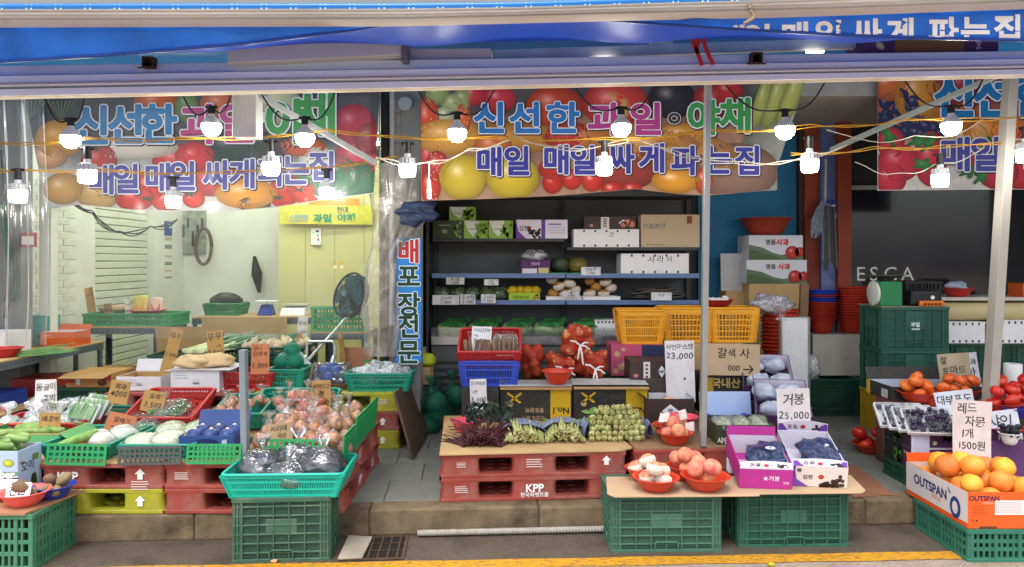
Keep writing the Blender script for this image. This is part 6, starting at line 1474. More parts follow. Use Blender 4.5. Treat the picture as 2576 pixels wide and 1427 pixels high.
def peaches(x, yb, d, z, r, h, n, label, m=BOWLR, nets=False, pr=.043):
    b = bowl(label, x, yb, z, r, h, m, d=d, group=None)
    for q in pile(n, disc(X(x, d), d, r * .52), pr, z + .03, 60, .05):
        o = fr('peach', 'peach', q[:3], q[3]); tag(o, ('peach in a white foam net in the ' if nets else 'bare peach in the ') + label.replace('of peaches ', '').replace('of netted peaches ', ''), 'peach', 'peaches, ' + label)
        if nets:
            o.rotation_euler = (R.uniform(-.35, .35), R.uniform(-.35, .35), R.uniform(0, 6))
            def sock():
                g = MB(); g.lathe([(.3, -.97), (.75, -.7), (1.03, -.25), (1.06, .05), (1.0, .28), (.93, .36)], 20)
                for i in range(20): a = 6.283 * i / 20; g.tube([(1.0 * math.cos(a) * k, 1.0 * math.sin(a) * k, zz) for k, zz in ((.6, -.85), (1.0, -.4), (1.09, 0), (1.02, .3), (.9, .45))], .045, 4)
                return g.mesh('foam_net', mat('foam_net', 'dcd4c4', .6, .05, 20), smooth=60)
            ob('foam_net', cached('sock', sock), o)
peaches(1650, 1226, 4.02, Z4, .122, .075, 4, 'front red bowl of netted peaches on the pale cardboard', nets=True)
peaches(1618, 1190, 4.2, Z4, .1, .075, 3, 'rear red bowl of netted peaches on the pale cardboard', nets=True)
peaches(1774, 1224, 4.03, Z4, .128, .08, 4, 'front red bowl of peaches beside the magenta grape box', pr=.047)
peaches(1728, 1185, 4.22, Z4, .115, .08, 5, 'rear red bowl of peaches beside the magenta grape box', pr=.043)
peaches(1698, 1116, 4.55, ZL, .105, .075, 4, 'red bowl of peaches on the brown board', pr=.041)
peaches(1690, 1090, 4.74, ZL, .12, .08, 4, 'large red bowl of peaches wrapped in paper on the brown board', pr=.043)
for x, y in ((1668, 1062), (1720, 1055), (1735, 1086)):
    o = MB().sheet(lambda u, v: ((u - .5) * .06 + .01 * v, .012 * math.sin(u * 6), v * .06), 5, 4, thick=.001).build('paper_wrap', mat('tissue_paper', 'dccfca', .8), None, P(x, y, 4.6), (rad(-30), 0, R.uniform(-.6, .6))); tag(o, 'crumpled white tissue tucked between the wrapped peaches', 'paper', 'tissues among the peaches')
bowl('pink bowl behind the wrapped peaches', 1712, 1060, ZL, .11, .09, BOWLP, d=4.95)
bowl('pink bowl under the dark red stems', 1172, 1082, ZL, .1, .08, BOWLP, d=4.86)
# vegetables on the cardboard
RSTEM = mat('dark_red_stems', '38121c', .45, .35, 20, .1, 40, .4, c2='541c28'); RLEAF = mat('dark_leaves', '24342c', .6, .3, 14, .2, 30)
t = thing('red_amaranth', 'heap of dark red stems with dark green leaves', 'vegetables', (X(1210, 4.47), 4.5, ZL), .1)
stalks(300, .22, .0042, .24, .085, RSTEM, .6, .4, .6, 51, (.1, 1, .1), t, 'stems', loc=(0, -.03, 0)); leaves(150, .14, .12, .08, .03, RLEAF, t, 5, (.06, .3, .08))
BUDG = mat('radish_green_stem', '8c9448', .5, .3, 24, .1, 40, .3, c2='c8c690'); ROOTB = mat('root_ends', 'a48c5c', .7, .3, 30); LFG = mat('green_leaf', '4c7a34', .5, .35, 16, .2, 30, .4, c2='86a04c')
def bunch(label, x, y, d, w, h, n, L, seed, r=.006, wrapc='7c86a4'):
    t = thing('bunch_of_greens', label, 'vegetables', (X(x, d), d, ZL), R.uniform(-.1, .1))
    stalks(n, L, r, w, h, BUDG, .05, .2, .08, seed, (0, 1, .06), t, 'stems'); stalks(n // 2, .05, .0022, w * 1.05, h, ROOTB, .6, .8, .9, seed + 1, (0, -1, -.15), t, 'roots', nseg=3, sides=4); leaves(70, w * .5, h * .9, .1, .03, LFG, t, seed + 2, (0, L * 1.1, .0))
    if wrapc:
        g = MB(); g.sheet(lambda u, v: ((u - .5) * w * 1.35 + .01 * math.sin(v * 9), L * .55 + .16 * v, .008 + (h + .012) * math.sin(math.pi * u) ** .5 + .012 * noise.noise(Vector((u * 5, v * 5, seed)))), 14, 5); g.build('wrapper', mat('blue_grey_wrap', wrapc, .6, .15, 8, .3, 20), t, smooth=True)
    return t
bunch('low bunch of green stems with pale root ends next to the red stems', 1316, 1110, 4.55, .26, .075, 110, .24, 61, .0085)
bunch('low bunch of green stems with thin rootlets beside the large bunch', 1422, 1108, 4.58, .24, .08, 105, .24, 64, .0085)
# large heap of cut stem butts
STEM2 = mat('pale_stem_butts', 'a0a85c', .45, .25, 24, .05, 40, .4, c2='d4d4a0', rnd=.12)
t = thing('bunch_of_greens', 'large tied heap of thick pale green stem butts', 'vegetables', (X(1556, 4.6), 4.62, ZL), .05); bt_ = MB().tube([(0, -.002, 0), (0, .004, 0), (0, .02, 0), (0, .05, .003), (0, .11, .008)], [.005, .011, .0185, .019, .012], 8).mesh('stem', STEM2, smooth=40)
ed = MB().lathe([(0, .004), (.006, .003), (.0085, -.002)], 7).mesh('cut_end', mat('cut_end', '8a8048', .8, .3, 30))
k = 0
for row in range(7):
    cnt = round(10 * math.sqrt(1 - (row / 7.6) ** 2))
    for i in range(max(2, cnt)):
        xx = (i - (cnt - 1) / 2) * .037 + R.uniform(-.007, .007); rt = (R.uniform(-.3, .05) - .07 * row, 0, R.uniform(-.3, .3) + xx * 1.6)
        o = ob('stem', bt_, t, (xx, -.02 + .016 * row + R.uniform(-.02, .015), .02 + row * .031 + R.uniform(-.004, .004)), rt, (R.uniform(.85, 1.15),) * 3)
        ob('cut_end', ed, o, (0, -.0005, 0), (math.pi / 2, 0, 0)); k += 1
stalks(34, .08, .0016, .34, .2, ROOTB, .9, .8, 1.2, 71, (0, -1, .2), t, 'rootlets', nseg=4, sides=4); leaves(120, .18, .1, .1, .035, LFG, t, 73, (0, .28, .03))
for s, x in ((1, .2), (-1, -.19)):
    g = MB(); g.sheet(lambda u, v: (x + .05 * (u - .5) + .01 * math.sin(v * 7), .0 + .22 * v, .01 + .1 * math.sin(math.pi * u) + .02 * noise.noise(Vector((u * 4, v * 4, s)))), 8, 8); g.build('wrapper', MATS['blue_grey_wrap'], t, smooth=True)
# black cartons with yellow panels, upside down
BLKC = mat('black_carton', '23221f', .5, .5, 60, spec=.35, c2='3c3934'); GOLD = 'c8a018'
def no1(part=0):
    def f(p, w, h):
        p.rect(w * .2 if not part else w * .3, 0, w * .48, h * .97, 'caa41c'); c = w * .34
        p.lay().txt('No.1', c, h * .3, h * .22, '2c2a20', bold=.03, flip=-1); p.txt('고당도', c, h * .06, h * .1, '4a4420', bold=.02, flip=-1)
        for s in (-1, 1):
            x = -w * .3 + s * .0; p.poly([(x - s * .055, h * .82), (x - s * .045, h * .86), (x + s * .05, h * .56), (x + s * .035, h * .52)], 'd0a828')
        p.ell(-w * .36, h * .5, .022, .02, 'c8b078', hl=0); p.txt('황토참외', -w * .02, h * .32, h * .13, 'b0946c', bold=.02, flip=-1); p.txt('고당도 참외', -w * .04, h * .08, h * .12, 'b0946c', bold=.02, flip=-1)
        for k in range(70): p.ell(R.uniform(-w * .48, w * .18), R.uniform(h * .1, h * .95), .004, .004, '55514a', hl=0, n=6)
    return f
for (a, b, d, lb) in ((1162, 1255, 5.16, 'end of a black carton below the blue basket'), (1258, 1439, 5.2, 'black carton with a yellow panel below the red bowl'), (1442, 1632, 5.22, 'black carton with a yellow panel beside the open black and white carton')):
    carton(lb, (b - a) * d / F, .38, .235, (X((a + b) / 2, d), d + .19, ZL), outer=BLKC, name='fruit_carton', flaps=[('f', 96, .05)] if a > 1200 else [], prints={'f': no1()} if a > 1200 else {'f': lambda p, w, h: p.poly([(-.02, h * .8), (0, h * .86), (.06, h * .6), (.04, h * .54)], GOLD)})
for (a, b, yt, d) in ((1255, 1440, 972, 5.2), (1440, 1632, 966, 5.24)):
    o = MB().box(0, 0, 0, (b - a) * d / F, .2, .004).build('folded_cardboard', mat('lid_silver', 'b4b2b0', .45), None, (X(a, d), d + .01, ZL + .241 + (.004 if a > 1300 else 0)), (rad(3), 0, 0)); tag(o, 'folded pale carton lid lying on the black carton ' + ('under the red bowl' if a < 1300 else 'by the onion nets'), 'lid')
ZB = .68
for x in (-.15, .45, 1.05): crate('dark green crate standing behind the black cartons ' + {-.15: 'below the onion nets', .45: 'below the pink carton', 1.05: 'below the orange baskets'}[x], .56, .34, .52, (x + .05, 5.85, .15), m=DKGREENC, mp=DKGREENCP, ny=6)
basket('blue tray basket under the tilted red basket', .42, .34, .17, (X(1230, 5.2), 5.4, ZB), m=BLUEB, taper=.88)
basket('red tray basket of root sticks tilted up on the blue basket', .44, .36, .13, (X(1231, 5.2), 5.42, ZB + .19), m=REDB, tilt=rad(22), taper=.9)
ST = mat('root_stick', '7a6450', .85, .2, 30, .2, 60, .2, rnd=.15)
sm = MB().tube([(0, 0, 0), (0, 0, .01), (0, 0, .09), (0, 0, .1)], [.008, .014, .015, .007], 9).mesh('root_stick', ST, smooth=True)
for i in range(11): tag(ob('root_stick', sm, None, (X(1172 + i * 12, 5.25), 5.29 + R.uniform(-.01, .01), ZB + .225), (rad(-15), R.uniform(-.15, .15), 0)), 'brown root stick standing in the tilted red basket', 'root', 'root sticks in the red basket')
for x, y, lb in ((1272, 862, 'upper'), (1277, 884, 'lower')):
    t = thing('wrapped_tray', lb + ' film wrapped tray of brown root pieces in the red basket', 'tray', P(x, y + 10, 5.36 if lb == 'upper' else 5.3), rot=(rad(-50), 0, 0)); MB().box(-.09, 0, 0, .09, .012, .1).build('tray', FOAM, t, bevel=.005)
    for i in range(6): ob('root_piece', sm, t, (-.07 + i * .028, -.014, .01), (0, 0, 0), (.85, .85, .75))
    MB().box(-.086, -.034, .002, .086, -.004, .098).build('film', FILM, t, bevel=.01)
card('white card reading 1kg 5,000 standing in the tilted red basket', 1184, 1234, 820, 886, 5.38, [('시리산마', .14, .15), ('1kg', .34, .1, -.3), ('5.000', .55, .2)], 'd4d6dc', 18, 3)
card('white card reading 고구마순 3,000 leaning on the black carton', 1184, 1226, 955, 1045, 5.12, [('고구마순', .12, .15), ('1관', .35, .1, -.2), ('3.000', .56, .2)], 'd4d2d4', 4, -2)
bowl('empty red bowl on the black cartons below the onion nets', 1402, 980, ZB + .01, .108, .095, BOWLR, d=5.28)
# onion nets
NETR = mat('red_net', 'b8341c', .5, .1, 10, holes=(.009, .3, True), alpha=.4); WRIB = mat('white_ribbon', 'd8d4d0', .5, .05, 10)
def net(label, x, y, d, z, w, h, n, rib=True):
    t = thing('net_of_onions', label, 'bag', (X(x, d), d, z), 0, 'red nets of onions'); bl = pile(n, disc(0, 0, w / 2 - .035), .04, 0, 40)
    k = h / max(b[2] + b[3] for b in bl); bl = [(a, b, c * k, r) for a, b, c, r in bl]
    for b in bl: fr('onion', 'onion', b[:3], b[3] * .97, t)
    hull(bl, .006, 26, 18).build('net', NETR, t, smooth=True)
    if rib:
        f = Vector((.02, -w * .5 - .01, h * .38)); g = MB(); g.lathe([(.015, 0), (.042, .012), (.05, .02), (.042, .026)], 18); g.build('mouth', mat('net_mouth', 'b02820', .5), t, f, (rad(80), 0, 0), smooth=True)
        for a in ((.07, -.02, -.03), (-.075, -.02, .035), (.02, -.03, -.14), (-.02, -.03, -.1), (.06, -.02, .02)):
            MB().tube([f + Vector((0, -.02, 0)), f + Vector(a) * .5 + Vector((0, -.02, .012)), f + Vector(a)], [.007, .008, .006], 5).build('ribbon', WRIB, t)
    return t
net('tall slack red net of onions behind the red bowl', 1338, 955, 5.62, ZB - .01, .19, .26, 13, False)
net('red net of onions with an open mouth behind the red bowl', 1412, 950, 5.58, ZB, .25, .2, 16)
net('red net of onions tied with white ribbon beside the pink carton', 1485, 948, 5.6, ZB, .27, .23, 18)
net('topmost red net of onions tied with long white ribbon', 1448, 900, 5.62, ZB + .17, .28, .24, 18)
# pink carton, dark carton, orange baskets
PINK = mat('pink_carton', 'b8486c', .5, .05, 4)
def pinkp(p, w, h):
    for x, y, r in ((-.4, .7, .03), (-.33, .3, .035), (-.42, .15, .03), (-.3, .85, .02), (-.22, .5, .03)): p.ell(w * x, h * y, r, r * .9, 'd0987c', hl=.1)
    p.rect(w * .0, 0, w * .5, h, '28304e'); p.lay().txt('고랭지감자', -w * .1, h * .38, h * .16, 'e4d8dc', bold=.02, flip=-1); p.txt('고랭지감자', w * .24, h * .38, h * .16, 'd8d8e4', bold=.02, flip=-1)
carton_px('pink and navy potato carton under an orange basket', 1537, 1692, 868, 945, .3, d=5.72, z=ZB - .005, outer=PINK, prints={'f': pinkp})
DPK = mat('dark_peach_carton', '3a2c2a', .5, .08, 5)
def peachp(s=1):
    def f(p, w, h):
        p.rect(-w * .18, h * .02, -w * .02, h * .95, 'd0ccc8'); p.poly([(w * .16, h * .5), (w * .26, h * .78), (w * .36, h * .5), (w * .26, h * .22)], 'e0e4ea'); p.lay().txt('복숭아', w * .26, h * .5, h * .14, '2a2c40', bold=.03)
        for k in range(4): p.rect(-w * .13, h * (.2 + .18 * k), -w * .07, h * (.3 + .18 * k), '4a4644')
        p.ell(-w * .36, h * .3, .02, .014, 'c07a80', hl=.1, lobes=.3)
    return f
carton_px('dark brown peach carton below the pink and navy carton', 1585, 1690, 908, 962, .28, d=5.4, z=ZB, outer=DPK, prints={'f': peachp()})
carton_px('plain brown carton under the pair of orange baskets', 1698, 1880, 868, 945, .36, d=5.75, z=ZB - .005)
zt = Z(868, 5.72)
basket('single orange basket on the pink and navy carton', .37, .28, .26, (X(1617, 5.75), 5.9, zt), m=ORANGEB, taper=.8, rows=3)
basket('orange basket with hand slots next to the silver post', .4, .3, .27, (X(1733, 5.85), 6.02, zt + .002), m=ORANGEB, taper=.86, rows=5, pitch=.03); basket('orange basket with hand slots beside the red bucket stack', .38, .3, .27, (X(1850, 5.85), 6.02, zt + .002), m=ORANGEB, taper=.86, rows=5, pitch=.03)
# open black and white carton, cards
carton('open black and white carton with a peach inside behind the price card', .33, .26, .17, (X(1688, 5.1), 5.25, ZL), outer=DPK, inner=WHITEBOX, open=True, flaps=[('b', 8, .1), ('l', 60, .06)], prints={'f': lambda p, w, h: (p.poly([(-.06, h * .5), (-.0, h * .78), (.06, h * .5), (0, h * .22)], 'd8dce4'), p.lay().txt('맛', 0, h * .5, h * .2, '303040', bold=.03))})
tag(fr('peach', 'peach', (X(1688, 5.1), 5.18, ZL + .12), .055), 'single peach in the open black and white carton', 'peach')
card('tall white card reading 샤인머스캣 23,000', 1677, 1750, 858, 1012, 5.34, [('샤인머스캣', .1, .085), ('23,000', .24, .13)], 'd6d4d6', 5, -1, hole=(.15, .38), ink='30303c')
card('brown cardboard sign with an arrow and a scribbled price', 1780, 1912, 866, 945, 5.3, [('갈색 사', .3, .28), ('000', .75, .2), ('→', .75, .35, .28)], 'b09a7c', 6, 1, bow=.0)
carton_px('black tray carton with gold edge reading 국내산', 1772, 1885, 945, 1000, .3, d=5.35, z=ZL, outer=BLKC, prints={'f': lambda p, w, h: (p.rect(-w / 2, h * .1, -w * .3, h * .95, 'a8882c'), p.txt('국내산', -w * .02, h * .82, h * .22, 'c8b060', bold=.02))})
carton('light blue carton lid standing behind the muscat box', .34, .05, .2, (X(1832, 5.0), 5.05, ZL + .03), outer=mat('light_blue_lid', 'a4bce0', .5, .04, 4), rot=(rad(-12), 0, 0))
bowl('deep blue basin under the light blue lid', 1836, 1060, ZL, .17, .09, BLUEB, d=4.92)
MUS = mat('muscat_carton', '35402c', .5, .1, 6)
GG = mat('muscat_film', '7a8a6a', .25, .4, 26, .6, 40, .5, c2='b0b8a0')
carton('dark green muscat carton reading 샤인 beside the silver post', .36, .3, .12, (X(1880, 4.5), 4.68, ZL), outer=MUS, open=True, inner=MUS, prints={'f': lambda p, w, h: (p.txt('샤인', -w * .38, h * .22, h * .3, 'e0e4d4', bold=.02), p.ell(w * .4, h * .5, .03, .03, '9ab02c', hl=.3)), 't': lambda p, w, h: None})
for k in range(3):
    t = thing('wrapped_fruit', 'bag of green muscat grapes in the dark green carton', 'fruit', (X(1835 + 45 * k, 4.52), 4.66, ZL + .03), 0, 'muscat bags'); MB().ball((0, 0, .06), (.065, .12, .055), 18, 12, .4, k).build('grapes', GG, t, smooth=True); MB().ball((0, 0, .062), (.07, .125, .06), 16, 10, .5, k).build('film', FILM, t, smooth=True)
# purple grape cartons
PURL = mat('purple_grape_carton', '5c3668', .5, .1, 5); LIL = mat('lilac_white_carton', 'd4cedc', .5, .05, 5); MAG = mat('magenta_carton', 'b0308c', .45, .05, 5)
BPK = mat('blue_white_paper', '8490ac', .75, .4, 14, .8, 16, .2, c2='c8ccd4')
def grp(n, x0, x1, y0_, y1, r=.011, c='2c2030'):
    def f(p):
        for k in range(n): p.ell(R.uniform(x0, x1), R.uniform(y0_, y1), r, r, c, hl=.4, n=9)
    return f
for k, (x, d, z, lb) in enumerate(((1945, 5.2, ZL + .14, 'rear open purple grape carton with paper wrapped bunches'), (1985, 4.78, ZL + .02, 'open purple grape carton tilted behind the 25,000 card'))):
    carton(lb, .34, .42, .12, (X(x, d) + .02, d + .2, z + .09), outer=PURL, inner=LIL, open=True, rot=(rad(25), 0, rad(-14)), flaps=[('l', 12, .03)], prints={'f': lambda p, w, h: (p.txt('감포도', 0, h * .7, h * .25, 'd8c8e0', bold=.02), grp(24, -w * .48, -w * .2, 0, h * .6)(p), p.ell(w * .3, h * .4, .03, .03, 'b8c48c', hl=.2)), 'l': lambda p, w, h: (grp(30, -w * .4, w * .3, 0, h * .6)(p), p.ell(w * .3, h * .6, .04, .02, 'a8b88c', hl=.1))})
    for j in range(4):
        o = MB().ball((0, 0, .05), (.085, .075, .055), 18, 12, .35, j + k * 7).build('paper_wrapped_grapes', BPK, None, (X(x, d) - .08 + .16 * (j % 2) + .015, d + .1 + .17 * (j // 2), z + .075 + .085 * (j // 2)), (0, 0, j), smooth=True); tag(o, 'grape bunch in blue and white paper in the ' + ('rear purple carton' if k == 0 else 'tilted purple carton'), 'fruit', 'paper wrapped grapes')
    crate('dark green crate under the rear purple grape carton', .36, .34, .14, (X(1950, 5.2), 5.4, ZL), m=DKGREENC, mp=DKGREENCP, ny=3) if k == 0 else None
card('white card reading 거봉 25,000', 1957, 2040, 978, 1078, 4.5, [('거봉', .27, .25), ('25,000', .66, .25)], 'd8d2d2', 4, -1, ink='2c2c34')
def magp(p, w, h):
    p.rect(-w / 2, h * .93, w / 2, h, 'd8d0dc'); p.txt('★거봉', w * .1, h * .5, h * .22, 'ecd8ec', bold=.02); p.txt('캠벨', w * .38, h * .3, h * .12, 'ecd8ec')
tm_ = carton('magenta and white box of blue bagged grapes', .282, .4, .125, (X(1928, 4.02) + .02, 4.23, Z4 + .045), rot=(rad(13), 0, rad(-6)), outer=MAG, inner=LIL, open=True, flaps=[('b', 12, .05), ('l', 8, .012)], prints={'f': magp})
BFL = mat('navy_bagged_grapes', '141c38', .25, .6, 22, .5, 30, .5, c2='3a4a70')
for k, (x, d, z, lb) in enumerate(((1924, 4.23, Z4 + .07, 'navy bag of grapes in the magenta box'), (2058, 4.28, Z4 + .075, 'navy bag of grapes with a white crest in the purple edged box'))):
    t = thing('bagged_grapes', lb, 'fruit', (X(x, d) + .015, d, z), rot=(rad(13), 0, 0)); MB().ball((0, 0, .055), (.115, .15, .062), 22, 16, .5, k + 4).build('bag', BFL, t, smooth=True)
    p = PR(lambda u, v, l: (u, v * .8 - .02, .122 + l)); p.ell(0, 0, .03, .025, 'd8dce4', hl=0); p.lay().poly([(-.012, -.01), (.012, -.01), (0, .014)], '24406c'); p.build('crest', t)
def gimp(p, w, h):
    p.rect(-w / 2, 0, w / 2, h, 'd9d0c8'); p.lay(); p.poly([(-w / 2, 0), (-w * .44, h), (-w / 2, h)], '6a3c9a'); p.poly([(-w / 2, 0), (-w * .2, 0), (-w * .42, h * .35), (-w * .47, h)], '7a4aa8')
    p.lay(); p.txt('김천', -w * .22, h * .48, h * .2, '3a3230', bold=.02); p.ell(w * .02, h * .5, h * .12, h * .11, 'c83a28', hl=.1); p.rect(-w * .42, h * .72, -w * .34, h * .88, '55504c')
    for k in range(46):
        u = R.uniform(0, 1); p.ell(w * (.02 + .42 * u), h * R.uniform(.03, .1 + .55 * u), .011, .011, '4a3428', hl=.5, n=10)
def giml(p, w, h):
    p.rect(-w / 2, h * .45, w / 2, h, 'd0cad8'); grp(50, -w * .45, w * .45, .005, h * .45)(p); p.lay().txt('포도', 0, h * .75, h * .22, '8a3040', bold=.03)
tg_ = carton('white and purple grape box printed 김천 with a bunch of grapes', .288, .44, .122, (X(2066, 4.05) + .03, 4.28, Z4 + .05), rot=(rad(13), 0, rad(-9)), outer=LIL, inner=LIL, open=True, prints={'f': gimp, 'l': giml})
def lip(par, w, dp, h, hh, side, c1, t_):
    y = -dp / 2 if side == 'f' else dp / 2; s_ = 1 if side == 'f' else -.25
    fn = lambda u, v: (u * w, y + s_ * .55 * hh * v * (1 if side == 'f' else 1), h + hh * v * (.72 + .28 * math.cos(u * math.pi)))
    MB().sheet(lambda u, v: fn(u - .5, v), 14, 4, thick=.003).build('lip', LIL, par)
    p = PR(lambda u, v, l: (fn(u, v)[0], fn(u, v)[1] - l, fn(u, v)[2]), base=.002)
    for q in (-1, 1): p.poly([(q * .49, .02), (q * .49, .9), (q * .42, .9), (q * .3, .02)], c1)
    for k in range(12): p.ell(R.uniform(.2, .4), R.uniform(.1, .6), .03, .12, '2c2438', hl=.3, n=8)
    p.lay().ell(.0, .4, .05, .2, 'c03428', hl=0, n=10); p.build('print', par)
    for q, ch in enumerate(t_):
        p = PR(lambda u, v, l: (u, fn(u / w, .4)[1] - l, h + hh * .4 + v), base=.004); p.txt(ch, -.075 + .032 * q, 0, .026, '4a3230', bold=.02); p.build('lettering', par)
lip(tg_, .286, .44, .122, .035, 'f', '6a3c9a', '김천'); lip(tg_, .286, .44, .122, .07, 'b', '6a3c9a', '포도')
lip(tm_, .28, .4, .125, .03, 'f', 'd8d0dc', '거봉')
for n_, m_, b_ in ((X(1928, 4.02) + .02, 4.23, 'magenta'), (X(2066, 4.05) + .03, 4.28, 'purple edged')): MB().box(-.13, -.03, 0, .13, .03, .075).build('foam_block', FOAM, None, (n_, m_ + .13, Z4)); tag(bpy.context.scene.collection.objects[-1], 'white foam block propping up the ' + b_ + ' grape box', 'block')
# ================================================================== grocery shelving
SD = 6.6; x0, x1 = X(1086, SD), X(1760, SD); SW = x1 - x0; xm = X(1424, SD); cx = (x0 + x1) / 2
SHF = mat('shelf_dark', '33363a', .5, .1, 5, spec=.4); SHB = mat('shelf_back', '5c6064', .6, .1, 4, holes=None)
RAIL = mat('price_rail_blue', '5a72a0', .35, .1, 4, spec=.5)
t = thing('grocery_shelving', 'dark grey grocery shelving with two bays below the wide banner', 'shelving', (cx, SD + .3, .15))
def sb(name, xa, xb, ya, yb, za, zb_, m, **k): return MB().box(xa - cx, ya - SD - .3, za - .15, xb - cx, yb - SD - .3, zb_ - .15).build(name, m, t, **k)
sb('back_panel', x0, xm - .01, SD + .52, SD + .54, .5, 2.15, SHB); sb('back_panel', xm + .01, x1, SD + .52, SD + .54, .5, 2.15, SHB)
for x in (x0 - .03, xm - .02, x1 - .01): sb('upright', x, x + .04, SD + .46, SD + .52, .15, 2.15, SHF)
sb('side_panel', x0 - .05, x0 - .03, SD + .0, SD + .54, .15, 2.15, SHF); sb('top_panel', x0, x1, SD + .1, SD + .54, 2.15, 2.2, SHF)
SZ = {}
for key, y in (('a', 600), ('b', 622), ('c', 690), ('d', 757), ('e', 852)): SZ[key] = Z(y, SD)
sb('shelf', x0, xm - .012, SD + .06, SD + .52, SZ['a'] - .03, SZ['a'], SHF, bevel=.004); sb('shelf', xm + .012, x1, SD + .06, SD + .52, SZ['b'] - .03, SZ['b'], SHF, bevel=.004)
for kk_ in 'cd':
    for a, b in ((x0, xm - .006), (xm + .006, x1)):
        sb('shelf', a, b, SD + .03, SD + .52, SZ[kk_] - .03, SZ[kk_], SHF); sb('price_rail', a, b, SD + .015, SD + .028, SZ[kk_] - .035, SZ[kk_] + .006, RAIL)
sb('bottom_shelf', x0, x1, SD - .02, SD + .52, SZ['e'] - .04, SZ['e'], mat('cold_shelf', '70767a', .4)); sb('front_lip', x0, x1, SD - .035, SD - .022, SZ['e'] - .05, SZ['e'] + .02, STEEL); sb('glass_lip', x0, x1, SD - .03, SD - .026, SZ['e'] + .02, SZ['e'] + .1, film('lip_glass', 'c8d8d0', .12, .05, 0))
sb('plinth', x0, x1, SD - .0, SD + .52, .15, SZ['e'] - .045, mat('plinth_grey', '5a5c5c', .5))
for k in range(7): sb('vent_slat', x0 + .02, x1 - .02, SD - .006, SD - .001, .25 + k * .065, .28 + k * .065, SHF)
for k in range(6): MB().tube([(xm - cx + (-.05 if k % 2 else .06), .16, 1.0 + .3 * k - .6), (xm - cx + (-.09 if k % 2 else .1), .0, 1.0 + .3 * k - .6)], .006, 5).build('shelf_bracket', SHF, t)
# top shelf
MUSG = mat('green_muscat_carton', '8ab04a', .5, .05, 4); DG = mat('dark_olive_carton', '3a4430', .5, .05, 4)
def musp(p, w, h):
    p.poly([(-w * .48, h * .98), (w * .15, h * .98), (w * .1, h * .5), (-w * .1, h * .12), (-w * .3, h * .4)], 'd8dcd0'); p.lay(); p.rect(-w * .3, h * .5, w * .02, h * .56, '9aa890')
    for k in range(26): p.ell(R.uniform(.02, .48) * w, R.uniform(.08, .8) * h, .014, .014, '86b038', hl=.4, n=9)
def doli(p, w, h): p.rect(-w * .3, h * .72, w * .1, h * .76, 'b0b8a0'); p.ell(-w * .1, h * .4, .03, .02, '9aa08c', hl=0); [p.ell(R.uniform(.2, .48) * w, R.uniform(.05, .9) * h, .014, .014, '8aa83c', hl=.3, n=8) for k in range(10)]
dd = SD + .08
for a, b, yt, yb, m, pf, lb in ((1088, 1164, 555, 600, DG, doli, 'dark olive carton at the end of the top shelf'), (1166, 1227, 555, 600, MUSG, musp, 'green and white muscat carton beside the olive carton'), (1229, 1290, 555, 600, MUSG, musp, 'green and white muscat carton beside the lilac carton'), (1298, 1362, 553, 600, LIL, lambda p, w, h: (p.poly([(-w / 2, 0), (-w * .1, 0), (-w * .4, h * .4), (-w / 2, h)], '6a3c9a'), p.txt('김천', -w * .2, h * .55, h * .24, '3a3230', bold=.02), p.ell(w * .02, h * .55, .02, .02, 'c83a28', hl=0), grp(30, 0, w * .46, .005, h * .55, .011, '3c3434')(p)), 'lilac grape carton with printed grapes on the top shelf'), (1364, 1428, 553, 600, LIL, lambda p, w, h: (p.rect(-w / 2, 0, -w * .38, h, '6a3c9a'), p.rect(-w * .25, h * .72, w * .25, h * .8, '8a70b0'), [p.rect(-w * .25, h * (.3 + .1 * k), w * .4, h * (.33 + .1 * k), 'a8a4b4') for k in range(4)]), 'lilac grape carton with a printed table on the top shelf')):
    carton_px(lb, a, b, yt, yb, .3, d=dd, z=SZ['a'], outer=m, prints={'f': pf})
carton('green and white muscat carton lying on the carton row, topmost', .235, .28, .125, (X(1162, dd), dd + .15, SZ['a'] + Z(555, dd) - SZ['a']), outer=MUSG, prints={'f': musp})
def foamp(t=None):
    def f(p, w, h):
        for k in range(5):
            for v in (.04, .84): p.rect(-w * .34 + w * .17 * k - .008, h * v, -w * .34 + w * .17 * k + .008, h * (v + .12), '3a3a3c')
        if t: p.txt(t, w * .08, h * .72, h * .3, '40404a', hand=True)
    return f
def foambox(lb, a, b, yt, yb, d, z, dp=.3, t=None): return carton_px(lb, a, b, yt, yb, dp, d=d, z=z, outer=FOAM, name='foam_box', prints={'f': foamp(t)})
foambox('white foam box on the top shelf under a dark peach carton', 1443, 1608, 577, 622, dd, SZ['b'], t='코')
carton_px('dark peach carton on the white foam box', 1470, 1600, 545, 577, .26, d=dd + .02, z=Z(577, dd), outer=DPK, prints={'f': lambda p, w, h: (peachp()(p, w, h), [p.ell(w * (.26 + .08 * k), h * (.4 + .15 * (k % 2)), .03, .03, 'c87a64', hl=.3) for k in range(3)])})
carton_px('large tan carton at the end of the top shelf', 1613, 1760, 540, 622, .35, d=dd, z=SZ['b'], outer=mat('tan_plain', 'b8a488', .7, .04, 4), prints={'f': lambda p, w, h: (p.txt('하늘농산', -w * .28, h * .66, h * .16, '3a5a6a', hand=True), p.rect(w * .28, h * .72, w * .37, h * .96, '7a4430'), p.rect(-w * .42, h * .07, -w * .1, h * .09, '7a6a54'))})
